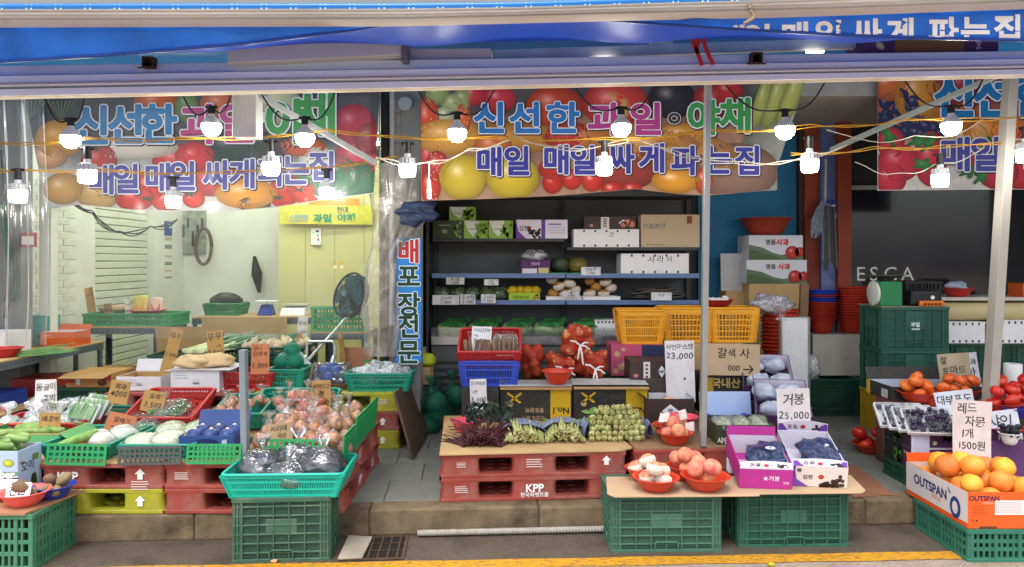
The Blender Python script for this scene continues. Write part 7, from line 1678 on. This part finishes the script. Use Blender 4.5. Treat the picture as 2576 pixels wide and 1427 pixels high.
# second shelf
carton_px('purple snack carton with an open bag on the second shelf', 1310, 1384, 655, 690, .25, d=dd, z=SZ['c'], outer=mat('deep_purple_carton', '4a2060', .5), prints={'f': lambda p, w, h: (p.rect(-w * .45, h * .05, w * .05, h * .4, 'd8d4dc'), p.rect(w * .1, h * .05, w * .45, h * .45, 'c8b878'), p.txt('영양갱', 0, h * .75, h * .2, 'c8a8d0', bold=.02))})
o = MB().ball((0, 0, .04), (.12, .09, .055), 18, 12, .4, 2).build('plastic_bag', FILMD, None, (X(1347, dd), dd + .12, Z(655, dd)), smooth=True); tag(o, 'clear bag lying on the purple snack carton', 'bag')
for x, c_, lb in ((1412, '25302a', 'dark green kabocha squash next to the purple snack carton'), (1456, '4a4a2c', 'mottled kabocha squash behind the small white card')):
    o = MB().ball((0, 0, .075), (.095, .095, .075), 20, 12, fn=lambda v: (1 + .04 * math.cos(10 * math.atan2(v[1], v[0]))) * (1 - .2 * max(0, abs(v[2]) - .85) / .15)).build('kabocha_squash', mat('kabocha_' + c_, c_, .5, .4, 12, .1, 40, c2='3c4a30' if c_[0] == '2' else '8a7a34'), None, (X(x, dd), dd + .12, SZ['c'] + .006), smooth=True); tag(o, lb, 'squash')
    o = MB().box(-.1, 0, 0, .1, .16, .012).build('green_tray', mat('tray_green', '2c9a50', .4), None, (X(x, dd), dd - .02, SZ['c']), bevel=.004); tag(o, 'green tray under the ' + lb.split(' squash')[0] + ' squash', 'tray')
card('small white card reading 단호박 on the second shelf', 1462, 1511, 672, 693, SD - .0, [('단호박', .3, .4), ('2.000', .72, .36)], 'd0d2d8', 0)
foambox('white foam box reading 사라이 on the second shelf', 1562, 1733, 638, 688, dd, SZ['c'], t='사 라 이')
# third shelf
def scard(x0_, x1_, y0_, y1_, txt, lb): card(lb, x0_, x1_, y0_, y1_, SD - .01, [(q, .3 + .42 * i, .38) for i, q in enumerate(txt)], 'd2d2d4', 0, group='small cards on the shelving')
scard(1122, 1168, 698, 716, ('콩나물', '1.000'), 'small white card reading 콩나물 clipped below the second shelf'); scard(1218, 1254, 703, 718, ('두부', '2.000'), 'small white card reading 두부 clipped below the second shelf')
scard(1088, 1155, 743, 767, ('고사리', '3.000'), 'small white card reading 고사리 on the third shelf rail'); scard(1158, 1196, 741, 766, ('도라지', '3.000'), 'small white card reading 도라지 on the third shelf rail'); scard(1210, 1247, 741, 763, ('고사리', '2.500'), 'small white card reading 고사리 beside the green vegetables'); scard(1638, 1690, 736, 756, ('우엉',), 'small white card reading 우엉 below the packets of burdock'); scard(1415, 1458, 732, 748, ('배', '5.000'), 'small white card reading 5,000 in front of the pears')
for k, x in enumerate((1110, 1150, 1185, 1225, 1255)):
    t = thing('leafy_vegetables', 'bag of leafy vegetables on the third shelf', 'greens', (X(x, dd), dd + .1, SZ['d']), 0, 'bags of leafy vegetables on the third shelf'); leaves(70, .055, .1, .06, .03, LFG if k % 2 else GREENS, t, k + 90); MB().ball((0, 0, .055), (.075, .08, .06), 14, 10, .3, k).build('film', FILM, t, smooth=True)
carton_px('light green carton of yellow melons on the third shelf', 1280, 1358, 737, 757, .22, d=dd - .04, z=SZ['d'], outer=mat('lime_carton', '98b82c', .5), open=True, prints={'f': lambda p, w, h: (p.txt('대추토마토', -w * .1, h * .45, h * .4, '2c5a2c', bold=.02), [p.ell(w * R.uniform(.3, .46), h * R.uniform(.2, .8), .009, .009, 'b82c2c', hl=.2, n=8) for k in range(8)])})
LEM = mat('yellow_melon', 'c8a81c', .4, .12, 8)
for i in range(4): tag(ob('yellow_melon', cached('lem', lambda: MB().ball((0, 0, 0), (.055, .042, .042), 14, 10, .06, 2).mesh('yellow_melon', LEM, smooth=True)), None, (X(1290 + 19 * i, dd), dd + .05 + .03 * (i % 2), SZ['d'] + .085), (0, 0, R.uniform(-.5, .5))), 'small yellow melon in the light green carton', 'melon', 'yellow melons')
PEAR = mat('pear_skin', 'b0763c', .6, .12, 10, .1, 80, .3, rnd=.1)
def pear():
    return MB().ball((0, 0, 0), (1, 1, .9), 16, 11, fn=lambda v: 1 - .22 * max(0, v[2] - .85) / .15).mesh('pear', PEAR, smooth=True)
for k, (xa, xb, lb) in enumerate(((1374, 1464, 'white tray of brown pears next to the melon carton'), (1466, 1560, 'white tray of brown pears next to the burdock'))):
    w_ = (xb - xa) * dd / F; tag(carton(lb, w_, .2, .035, (X((xa + xb) / 2, dd), dd + .08, SZ['d']), outer=FOAM, open=True, inner=FOAM, name='pear_tray'), lb, 'tray')
    for b in pile(6, rect(X((xa + xb) / 2, dd) - w_ * .33, dd + .05, X((xa + xb) / 2, dd) + w_ * .33, dd + .12), .05, SZ['d'] + .012, 60, .05):
        o = ob('pear', cached('pear', pear), None, b[:3], (R.uniform(-.3, .5), R.uniform(-.3, .3), R.uniform(0, 6)), (b[3],) * 3); tag(o, 'brown pear in the ' + lb.replace('of brown pears ', ''), 'pear', 'pears, ' + lb)
        if R.random() < .7: ob('foam_net', CACHE['sock'], o, (0, 0, 0), (0, 0, 0), (1.01, 1.01, .9))
for k in range(7):
    o = MB().sheet(lambda u, v: ((u - .5) * .34, (v - .5) * .16, .006 * math.sin(u * 7 + k) + .004 * math.sin(v * 9)), 8, 4, thick=(0, 0, .008)).build('burdock_packet', mat('dark_packet', '4a4238', .35, .3, 20, .4, 30, .5), None, (X(1660 + R.uniform(-25, 25), dd), dd + .1, SZ['d'] + .012 + .014 * k), (0, R.uniform(-.06, .06), R.uniform(-.2, .2))); tag(o, 'flat dark packet of burdock stacked on the third shelf', 'packet', 'burdock packets')
# bottom shelf: napa cabbages
NAPA = mat('napa_cabbage', '4c8a3c', .45, .3, 7, .3, 20, .45, c2='b4cc8c', stretch=(1.2, 7, 7)); NLEAF = mat('napa_outer_leaf', '2f7038', .45, .3, 9, .4, 24, .4)
for k, x in enumerate((1135, 1215, 1300, 1380, 1470)):
    t = thing('napa_cabbage', 'napa cabbage lying on the bottom shelf of the dark shelving', 'cabbage', (X(x, SD + .05), SD + .12, SZ['e']), R.uniform(-.15, .15), 'napa cabbages')
    MB().ball((0, 0, .075), (.145, .085, .075), 22, 14, .08, k, fn=lambda v: 1 + .02 * math.sin(14 * math.atan2(v[2], v[1]))).build('head', NAPA, t, smooth=True)
    for s in (0, 1, 2): g = MB(); g.sheet(lambda u, v: (-.05 + .2 * u, (-.08 + .16 * v) * (.7 + .3 * u), .078 + .075 * math.cos((v - .5) * 2.2) + .012 * math.sin(u * 11 + s * 2) * u + .012 * s), 8, 6); g.build('leaf', NLEAF, t, (-.03 + .02 * s, .02 * s - .02, -.004), (0, 0, .2 * s - .2), smooth=True)
    p = PR(lambda u, v, l: (u, -.03 + v, .158 + l)); p.rect(-.04, -.02, .04, .02, 'd4d8d4'); p.lay().rect(.015, -.012, .035, .012, 'a83038'); p.build('label', t)
foambox('small white box with black handle on the bottom shelf', 1497, 1551, 806, 852, SD + .02, SZ['e'], .2)
# ================================================================== between the stalls: basins, apple boxes, crates
def nest(label, x, yb, d, z, r, h, n, step, mats, name='nested_basin'):
    for k in range(n):
        m, nm = mats[min(k, len(mats) - 1)]
        o = ob(name, cached(('nest', r, h, m.name), lambda: bowl_mesh(r, h, m)), None, (X(x, d) + R.uniform(-.004, .004), d + R.uniform(-.004, .004), z + k * step), (R.uniform(-.01, .01), R.uniform(-.01, .01), R.uniform(0, 6)))
        tag(o, nm + ' basin nested in the ' + label, 'basin', label)
BASB = mat('blue_basin_plastic', '2244b4', .4, .06, 8)
carton_px('white scuffed cabinet block carrying the nested basins', 2045, 2200, 842, 1000, .4, d=7.12 - .2, z=.49, outer=mat('scuffed_white', 'c4c0b2', .6, .06, 5, .1, 40, dirt=.35, dirtcol='7a7264'), name='cabinet', cat='cabinet')
zc = Z(842, 6.92)
crate('dark green crate on the pavement below the white cabinet block', .5, .36, .34, (X(2092, 6.75), 6.9, .15), m=DKGREENC, mp=DKGREENCP, ny=5); crate('dark green crate hidden behind the crate stack', .5, .36, .34, (X(2092, 6.75) + .52, 6.95, .15), m=DKGREENC, mp=DKGREENCP, ny=5)
nest('stack of blue and red basins on the white cabinet', 2067, 838, 7.05, zc, .132, .15, 13, .022, [(BASIN, 'brick red')] * 8 + [(BASB, 'blue')] * 2 + [(BASIN, 'brick red')] + [(BASB, 'blue')] * 2)
nest('tall stack of red basins on the white cabinet', 2145, 838, 7.05, zc, .135, .17, 12, .025, [(BASIN, 'brick red')])
nest('stack of red buckets beside the orange baskets', 1962, 925, 6.35, .62, .15, .2, 11, .033, [(BASIN, 'brick red')])
crate('dark green crate under the stack of red buckets', .4, .36, .47, (X(1962, 6.35), 6.38, .15), m=DKGREENC, mp=DKGREENCP, ny=7)
# styrofoam roll in film, boards, bags
t = thing('foam_sheet_stack', 'tall white stack of foam sheets wrapped in clear film', 'foam sheets', (X(2000, 6.15), 6.22, .15)); hh = Z(800, 6.15) - .15
MB().box(-.11, -.08, 0, .11, .08, hh).build('sheets', FOAM, t, bevel=.015); g = MB().box(-.118, -.088, .01, .118, .088, hh + .01); tuft(g, (-.1, -.03, hh + .02), .1, .08); g.build('film', FILM, t)
o = MB().ball((0, 0, .05), (.19, .13, .09), 22, 14, .5, 6).build('plastic_bag', film('bundle_film', 'c8c8d4', .6, .2, .9, 26), None, (X(1935, 6.3), 6.3, Z(775, 6.3) - .02), smooth=True); tag(o, 'bundle of clear plastic bags on the red bucket stack', 'plastic bags')
o = MB().box(-.035, 0, 0, .035, .04, .75).build('brown_board', mat('dark_card', '7a5f44', .7), None, (X(2018, 6.5), 6.5, Z(800, 6.5) - .45), (0, rad(2), 0)); tag(o, 'upright brown board behind the foam sheets', 'board')
o = MB().ball((0, 0, .1), (.07, .07, .11), 16, 12, .4, 9).build('plastic_bag', FILMD, None, (X(2040, 6.75), 6.72, .49), smooth=True); tag(o, 'small clear bag at the foot of the white cabinet', 'bag')
# apple boxes on plain cartons
APP = mat('apple_box', 'c8ccd6', .5, .04, 4)
def apl(p, w, h):
    p.poly([(-w / 2, 0), (w / 2, 0), (w / 2, h * .35), (w * .1, h * .2), (-w * .05, h * .28), (-w * .25, h * .5), (-w / 2, h * .62)], '5a7058'); p.lay(); p.poly([(-w / 2, 0), (w * .15, 0), (-w * .1, h * .2), (-w / 2, h * .45)], '48603c')
    p.lay(); p.ell(w * .3, h * .3, h * .28, h * .27, 'b83428', hl=.4); p.ell(w * .44, h * .32, h * .2, h * .2, 'b83428', hl=.3, clip=(-w / 2, 0, w / 2, h)); p.txt('명품', -w * .1, h * .72, h * .2, '38302c', bold=.02); p.txt('사과', w * .12, h * .72, h * .24, 'c83028', bold=.04)
for k in range(3): carton('plain brown carton, %s of the column under the apple boxes' % ('lowest', 'middle one', 'topmost')[k], .54, .38, .4, (X(1952, 6.95), 7.08, .15 + .4 * k), outer=CARD)
z = 1.35
carton_px('lower white apple box printed with red apples', 1878, 2030, 654, 716, .36, d=6.9, z=z, outer=APP, prints={'f': apl}); z2 = Z(654, 6.9)
carton_px('upper white apple box printed with red apples', 1884, 2020, 592, 654, .36, d=6.9, z=z2, outer=APP, prints={'f': apl})
o = ob('plastic_tub', cached('tub', lambda: bowl_mesh(.24, .17, mat('terracotta_tub', '983a26', .5, .06, 6))), None, (X(1930, 7.05), 7.1, Z(592, 6.9))); tag(o, 'wide terracotta red tub on top of the apple boxes', 'tub')
o = MB().box(-.13, 0, 0, .13, .012, .36).build('leaning_board', mat('panel_white', 'b8b8bc', .5), None, P(1848, 732, 7.1), (rad(-3), 0, 0)); tag(o, 'pale grey panel leaning against the teal wall', 'panel')
o = MB().box(-.1, 0, 0, .1, .25, .0 + Z(732, 7.1) - .15).build('panel_stand', CARD, None, (X(1848, 7.1), 7.05, .15)); tag(o, 'brown carton column below the pale grey panel', 'carton')
bowl('red bowl of white eggs beside the orange baskets', 1806, 775, zt + .275, .13, .06, REDB, d=6.05)
for b in pile(8, disc(X(1806, 6.05), 6.05, .08), .025, zt + .3): o = ob('egg', cached('egg', lambda: MB().ball((0, 0, 0), (1, 1, 1.25), 12, 9).mesh('egg', mat('white_egg', 'd8d4d0', .5), smooth=True)), None, b[:3], (1.3, 0, R.uniform(0, 6)), (b[3],) * 3); tag(o, 'white egg in the red bowl above the orange baskets', 'egg', 'eggs in the red bowl')
# crate stack with green scale
YC = mat('yellow_crate_plastic', 'b08a1c', .5, .1, 8, .06, dirt=.25, dirtcol='7a6a3c')
cxs, cds = X(2219, 6.0) + .27, 6.19
crate('yellow crate, lowest of the crate stack with the green scale', .54, .37, .335, (cxs, cds, .15), m=YC, mp=YC, style='slot')
crate('dark green lattice crate in the middle of the crate stack', .54, .37, .35, (cxs, cds, .487), m=mat('deep_green_crate', '24584a', .5, .1, 8, .06, dirt=.15, dirtcol='4a5c50'), mp=mat('deep_green_lattice', '24584a', .5, holes=(.02, .6, True)), ny=4)
t = crate('dark green lattice crate with a white logo plate on top of the stack', .54, .37, .35, (cxs, cds, .839), m=MATS['deep_green_crate'], mp=MATS['deep_green_lattice'], ny=4)
p = PR(lambda u, v, l: (u, -.199 - l, v)); p.txt('과일', -.005, .21, .035, 'c8d4d0', bold=.05); p.rect(-.035, .165, .03, .18, 'b0c0bc'); p.build('logo', t)
flat('grey board lying on top of the crate stack', [(cxs - .28, cds - .2), (cxs + .28, cds - .2), (cxs + .28, cds + .2), (cxs - .28, cds + .2)], 1.189, .008, mat('grey_board', '8a8478', .6), 'wooden_board', 'board')
zs = 1.198; SGR = mat('scale_green', '1c7a48', .4, .05, 6)
t = thing('weighing_scale', 'green dial weighing scale on top of the crate stack', 'scale', (X(2235, 6.05), 6.1, zs)); MB().box(-.09, -.1, 0, .09, .1, .2).build('body', SGR, t, bevel=.01)
MB().lathe([(0, .012), (.09, .012), (.1, .006), (.102, -.01), (0, -.012)], 28).build('dial', mat('dial_white', 'd0d4cc', .3), t, (-.1, 0, .1), (0, -math.pi / 2, 0), smooth=40); MB().box(-.05, -.04, .2, .05, .04, .23).build('bracket', BLACK, t); MB().lathe([(0, .0), (.1, 0), (.15, .018), (.148, .022), (0, .008)], 28).build('pan', mat('pan_grey', '6a6c68', .35, metal=.6), t, (0, 0, .23), smooth=40)
crate('small black crate standing behind the green scale', .3, .2, .2, (X(2318, 6.15), 6.22, zs), m=BLACK, mp=BLACK, style='slot', plate=False)
t = thing('tool_case', 'black rounded speaker box on the crate stack', 'box', (X(2335, 5.98), 6.06, zs)); MB().box(-.12, -.05, 0, .12, .05, .13).build('body', mat('case_black', '1c1e22', .45), t, bevel=.025, seg=3); MB().lathe([(0, 0), (.016, 0), (.016, .006), (0, .006)], 16).build('knob', WHITEP, t, (.05, -.052, .07), (math.pi / 2, 0, 0))
o = MB().box(-.1, 0, .0, .1, .03, .045).build('orange_cutter', mat('orange_tool', 'd8701c', .4), None, (X(2350, 5.95), 5.975, zs), (0, 0, 0), bevel=.01); tag(o, 'orange plastic tape cutter in front of the black speaker box', 'tool')
for i in range(5): MB().box(-.07 + .03 * i, -.003, .01, -.052 + .03 * i, .001, .025).build('slot', BLACK, o)
# counter rack behind
t = thing('counter_rack', 'white topped steel rack with foam boxes and beige rolls', 'rack', (X(2500, 6.5), 6.62, .15)); ww = 1.15
MB().box(-ww / 2, -.22, 1.07, ww / 2, .22, 1.1).build('top', mat('counter_top', 'c4c0b0', .5), t, bevel=.004)
for s in (-1, 1):
    for q in (-1, 1): MB().tube([(s * (ww / 2 - .03), q * .2, 0), (s * (ww / 2 - .03), q * .2, 1.07)], .015, 8).build('leg', STEEL, t)
MB().box(-ww / 2 + .02, -.21, .87, ww / 2 - .02, .21, .885).build('shelf', STEEL, t)
for k in range(2):
    o = MB().tube([(X(2378, 6.4) + k * .01, 6.48 + .16 * k, 1.125), (X(2600, 6.4), 6.48 + .16 * k, 1.125)], .08, 18).build('beige_roll', mat('beige_roll', 'c8b888', .5, .05, 4), None, smooth=40); tag(o, 'beige roll of wrapping lying on the rack shelf, %s one' % ('front', 'rear')[k], 'roll'); recenter(o)
foambox('white foam box on the green crates under the rack, beside the silver crate stack', 2383, 2478, 810, 866, 6.38, .852, .28); foambox('white foam box on the green crates under the rack, behind the white post', 2508, 2600, 806, 866, 6.38, .852, .28)
for k in range(2):
    for x in (2430, 2585): crate('dark green crate, %s of its pair under the foam box %s' % (('lower', 'upper')[k], 'beside the crate stack' if x < 2500 else 'behind the white post'), .5, .3, .35, (X(x, 6.4), 6.56, .15 + .351 * k), m=DKGREENC, mp=DKGREENCP, ny=4)
bowl('red bowl of blue cloths on the white rack top', 2408, 752, 1.25, .13, .08, REDB, d=6.5); o = MB().ball((0, 0, .03), (.09, .08, .05), 16, 10, .6, 4).build('cloth_heap', BPK, None, (X(2405, 6.5), 6.5, 1.31), smooth=True); tag(o, 'blue and white cloths heaped in the red bowl on the rack', 'cloth')
carton('orange and black tool carton at the end of the rack top', .25, .2, .12, (X(2590, 6.5), 6.5, 1.25), outer=mat('orange_black', 'c85a24', .5))
# ================================================================== far right stall
ZR = .6
for x, lb in ((2.85, 'dark red carton base under the tomato bowls'), (3.42, 'dark red carton base behind the white post')): carton(lb, .5, .3, ZR - .15, (x, 5.14, .15), outer=mat('dark_red_carton', '6a3a34', .6), name='carton')
carton('black and gold tray carton of orange tomatoes', .62, .36, .1, (2.92, 5.26, ZR), outer=BLKC, inner=mat('lilac_inside', 'b4bccc', .6), open=True, flaps=[('b', 25, .09)], prints={'l': lambda p, w, h: (p.rect(-w / 2, 0, -w * .35, h, 'c8a020'), p.rect(w * .1, h * .1, w * .35, h * .7, 'b0b4b8'))})
def tomb(x, yb, d, z, r, n, label, kind='tomato', pr=.044, m=BOWLR):
    bowl(label, x, yb, z, r, .07, m, d=d)
    for q in pile(n, disc(X(x, d), d, r * .62), pr, z + .025, 60, .08): tag(fr(kind, 'tomato', q[:3], q[3]), ('orange tomato in the ' if kind == 'tomato' else 'red tomato in the ') + label.replace('of tomatoes ', ''), 'tomato', 'tomatoes, ' + label)
tomb(2310, 1025, 5.02, ZR + .012, .13, 8, 'red bowl of tomatoes at the corner of the black and gold carton')
tomb(2418, 1020, 5.12, ZR + .012, .12, 7, 'red bowl of tomatoes behind the grape cards'); tomb(2352, 1040, 4.98, ZR - .02, .09, 4, 'small red bowl of tomatoes behind the grape packs')
carton('low dark carton under the red tomatoes beside the white post', .5, .45, .42, (X(2570, 4.95), 5.05, .15), outer=BLKC)
tomb(2520, 1030, 4.85, .57, .12, 7, 'red bowl of tomatoes beside the white post', 'redtomato', .046); tomb(2585, 1010, 5.05, .57, .12, 7, 'rear red bowl of tomatoes by the tissue roll', 'redtomato', .046); bowl('blue bowl among the red tomatoes', 2560, 1020, .57, .09, .06, BOWLB, d=4.72)
t = thing('tissue_roll', 'white tissue roll standing on a black carton', 'tissue roll', (X(2548, 5.4), 5.4, Z(965, 5.4))); MB().lathe([(.02, 0), (.058, 0), (.06, .005), (.06, .14), (.058, .145), (.02, .145)], 24).build('paper', mat('tissue_white', 'dcdcdc', .8), t, smooth=40); MB().lathe([(.02, .001), (.022, .001), (.022, .144), (.02, .144)], 16).build('core', CARD, t)
carton('black carton under the white tissue roll', .4, .3, Z(965, 5.4) - .15, (X(2560, 5.4), 5.45, .15), outer=BLKC)
# grape cartons
crate('dark green crate behind the dark red carton base', .5, .22, .44, (3.05, 5.42, .15), m=DKGREENC, mp=DKGREENCP, ny=5)
crate('low dark green crate under the purple grape cartons', .55, .35, .115, (2.49 + .275, 4.78, .15), m=DKGREENC, mp=DKGREENCP, style='slot', plate=False)
def suan(p, w, h):
    p.rect(-w * .48, 0, w * .2, h, '26302a'); p.rect(w * .2, 0, w * .48, h, '4a2a44'); p.lay(); grp(36, -w * .46, w * .18, .01, h * .95, .012, '2c2030')(p); p.ell(-w * .05, h * .4, .03, .045, '4c8a3c', hl=.2); p.ell(w * .1, h * .5, .02, .04, '5c9a3c', hl=.2); p.txt('SUAN', w * .33, h * .72, h * .14, 'd0c0d0', bold=.03)
def suanf(p, w, h):
    p.rect(-w * .48, 0, -w * .3, h, 'c4c4d8'); p.rect(-w * .3, h * .04, w * .48, h * .96, '4c2a50'); p.lay(); grp(40, -w * .2, w * .12, h * .3, h * .8, .012, '30203c')(p); p.ell(-w * .02, h * .6, .015, .012, '7ab83c', hl=.2); p.ell(-w * .24, h * .25, .014, .014, 'b8c08c', hl=0); p.rect(w * .15, h * .35, w * .35, h * .5, 'a86a3c')
for k in range(2): carton('purple grape carton reading SUAN, %s of the pair' % ('lower', 'upper')[k], .55, .35, .13, (2.49 + .275, 4.78, .266 + .131 * k), outer=LIL, prints={'l': suan, 'f': suanf})
zg = .53
for k in range(4):
    lab = 'film wrapped tray of purple grapes, %s of the fanned stack' % ('front one', 'second', 'third', 'rear one')[k]
    t = thing('grape_tray', lab, 'tray', (X(2338 - 14 * k, 4.62), 4.64 + .045 * k, zg + .012 + .004 * k), rot=(rad(40), 0, rad(-8)))
    carton_ = MB(); MB().box(-.14, -.09, 0, .14, .09, .008).box(-.145, -.095, .008, -.138, .095, .035).box(.138, -.095, .008, .145, .095, .035).box(-.138, -.095, .008, .138, -.088, .035).box(-.138, .088, .008, .138, .095, .035).build('tray', FOAM, t, bevel=.003, seg=1)
    for b in pile(62 if k == 0 else 34, rect(-.12, -.072, .12, .072), .0155, .008, 14): fr('grape', 'grape', b[:3], b[3], t)
    MB().box(-.137, -.087, .009, .137, .087, .056).build('film', PACK, t, bevel=.01)
card('white card reading 대부포도 behind the grape trays', 2362, 2458, 984, 1042, 4.85, [('대부포도', .35, .38)], 'd0d4dc', 14, -6); card('khaki card reading 찰토마토 5,000원 standing in the tomatoes', 2371, 2449, 890, 1000, 5.28, [('찰', .14, .16, -.3), ('토마토', .38, .17), ('5.000원', .6, .19)], 'a89c84', 6, -4)
card('white card with slanting letters behind the white post', 2440, 2476, 888, 1000, 5.36, [('사과', .2, .2), ('한', .45, .2)], 'c8ccd8', 6, -8)
card('pinkish white card reading 레드자몽 1개 1500원 stuck in the grapefruit', 2397, 2494, 1010, 1165, 4.42, [('레드', .12, .15, -.1), ('자몽', .33, .15, .1), ('1개', .53, .14, -.1), ('1500원', .72, .13)], 'd6c8c4', 7, 4, ink='2a2628')
card('white card reading 샤인 만원 by the blackberries', 2486, 2580, 1035, 1135, 4.62, [('샤인', .25, .28), ('만원', .65, .28)], 'd2d4dc', 8, -7, ink='262a34')
# blackberries
carton('low purple carton under the blackberries', .5, .4, .3, (X(2560, 4.6), 4.75, .15), outer=PURL)
BLB = mat('blackberry_skin', '1c1e28', .4, .3, 20, .2, 60)
def berries(x, yb, d, z, r, n, label, m=BOWLR):
    bowl(label, x, yb, z, r, .07, m, d=d); bm = cached('berry', lambda: MB().ball((0, 0, 0), 1, 8, 6, .25, 3).mesh('blackberry', BLB, smooth=False))
    for q in pile(n, disc(X(x, d), d, r * .72), .016, z + .02, 25): tag(ob('blackberry', bm, None, q[:3], (R.uniform(0, 3),) * 3, (q[3],) * 3), 'black berry in the ' + label, 'berry', 'berries, ' + label)
berries(2520, 1100, 4.68, .452, .13, 60, 'red bowl of black grapes behind the grapefruit'); berries(2540, 1128, 4.5, .452, .06, 22, 'white foam cup of blackberries behind the grapefruit', FOAM)
# grapefruit carton on slotted crate
CX0 = 2.374
crate('green slotted crate on the road under the grapefruit carton', .6, .5, .17, (CX0 + .3, 4.1, 0), m=mat('sea_green_crate', '2f6c58', .45, .1, 8, .05, dirt=.15, dirtcol='5a7a68'), style='slot', plate=False)
ORC = mat('orange_citrus_carton', 'e0581a', .5, .05, 5)
def of(p, w, h):
    k = -w / 2; p.txt('OUTSPAN', k + .085, h * .84, .03, '2a2a4a', bold=.03); p.txt('citrus', k + .105, h * .72, .02, 'e8c0a0'); p.rect(k + .14, h * .38, k + .3, h * .78, 'd8d0cc'); p.lay()
    for j in range(7): p.rect(k + .145, h * (.45 + .045 * j), k + .28, h * (.458 + .045 * j), '9a9494')
    for j in range(5): p.rect(k + .02, h * (.38 + .06 * j), k + .085 + .01 * (j % 2), h * (.39 + .06 * j), '8a3a18')
    p.rect(k + .02, h * .2, k + .028, h * .26, '8a3a18'); p.ell(k + .045, h * .22, .006, .006, '8a3a18', hl=0)
    p.lay(); p.rect(k + .06, h * .0, k + .15, h * .07, '5a3c28')
def ol(p, w, h):
    p.rect(-w / 2, h * .14, w / 2, h, 'd4ccca'); p.lay(); p.txt('OUTSPAN', -w * .08, h * .62, .062, '2c3666', bold=.035); p.txt('citrus', w * .02, h * .4, .035, 'd8762c', bold=.01)
    p.ell(w * .32, h * .4, .048, .058, '24407c', hl=0, rim=0); p.lay(); p.ell(w * .32, h * .4, .026, .034, 'd4ccca', hl=0, rim=0); p.poly([(w * .2, h * .86), (w * .24, h * .72), (w * .26, h * .72), (w * .22, h * .86)], '24407c')
t = carton('open orange and white citrus carton reading OUTSPAN heaped with grapefruit', .46, .6, .19, (CX0 + .23, 4.15, .172), outer=ORC, inner=mat('citrus_inside', 'd0c0b8', .7), open=True, prints={'f': of, 'l': ol}, flaps=[('b', 8, .05)])
for q in pile(29, rect(CX0 + .065, 3.92, CX0 + .4, 4.37), .061, .185, 60, .07): tag(fr('citrus', 'grapefruit', q[:3], q[3]), 'yellow orange grapefruit heaped in the citrus carton', 'grapefruit', 'grapefruit in the citrus carton')
tomb(2188, 1142, D(1138, .15), .15, .125, 5, 'red bowl of tomatoes standing on the pavement', 'redtomato', .05)
flat('reddish brown board lying on the pavement beside the grape boxes', [(X(2130, 4.5), 4.42), (X(2240, 4.5), 4.46), (X(2170, 5.0), 5.1), (X(2090, 5.0), 5.1)], .152, .006, mat('reddish_board', '8a5c44', .75), 'wooden_board', 'board')
for x, y, c_, lb in ((690, 1412, 'c89070', 'scrap of pinkish paper on the road in front of the bean crate'), (1940, 1420, 'b8b01c', 'scrap of yellow green leaf on the road by the yellow line')):
    d = D(y, 0.01); o = MB().ball((0, 0, .008), (.018, .013, .009), 10, 7, .6, x).build('litter', mat('litter_' + c_, c_, .7), None, (X(x, d), d, .003), smooth=True); tag(o, lb, 'litter')
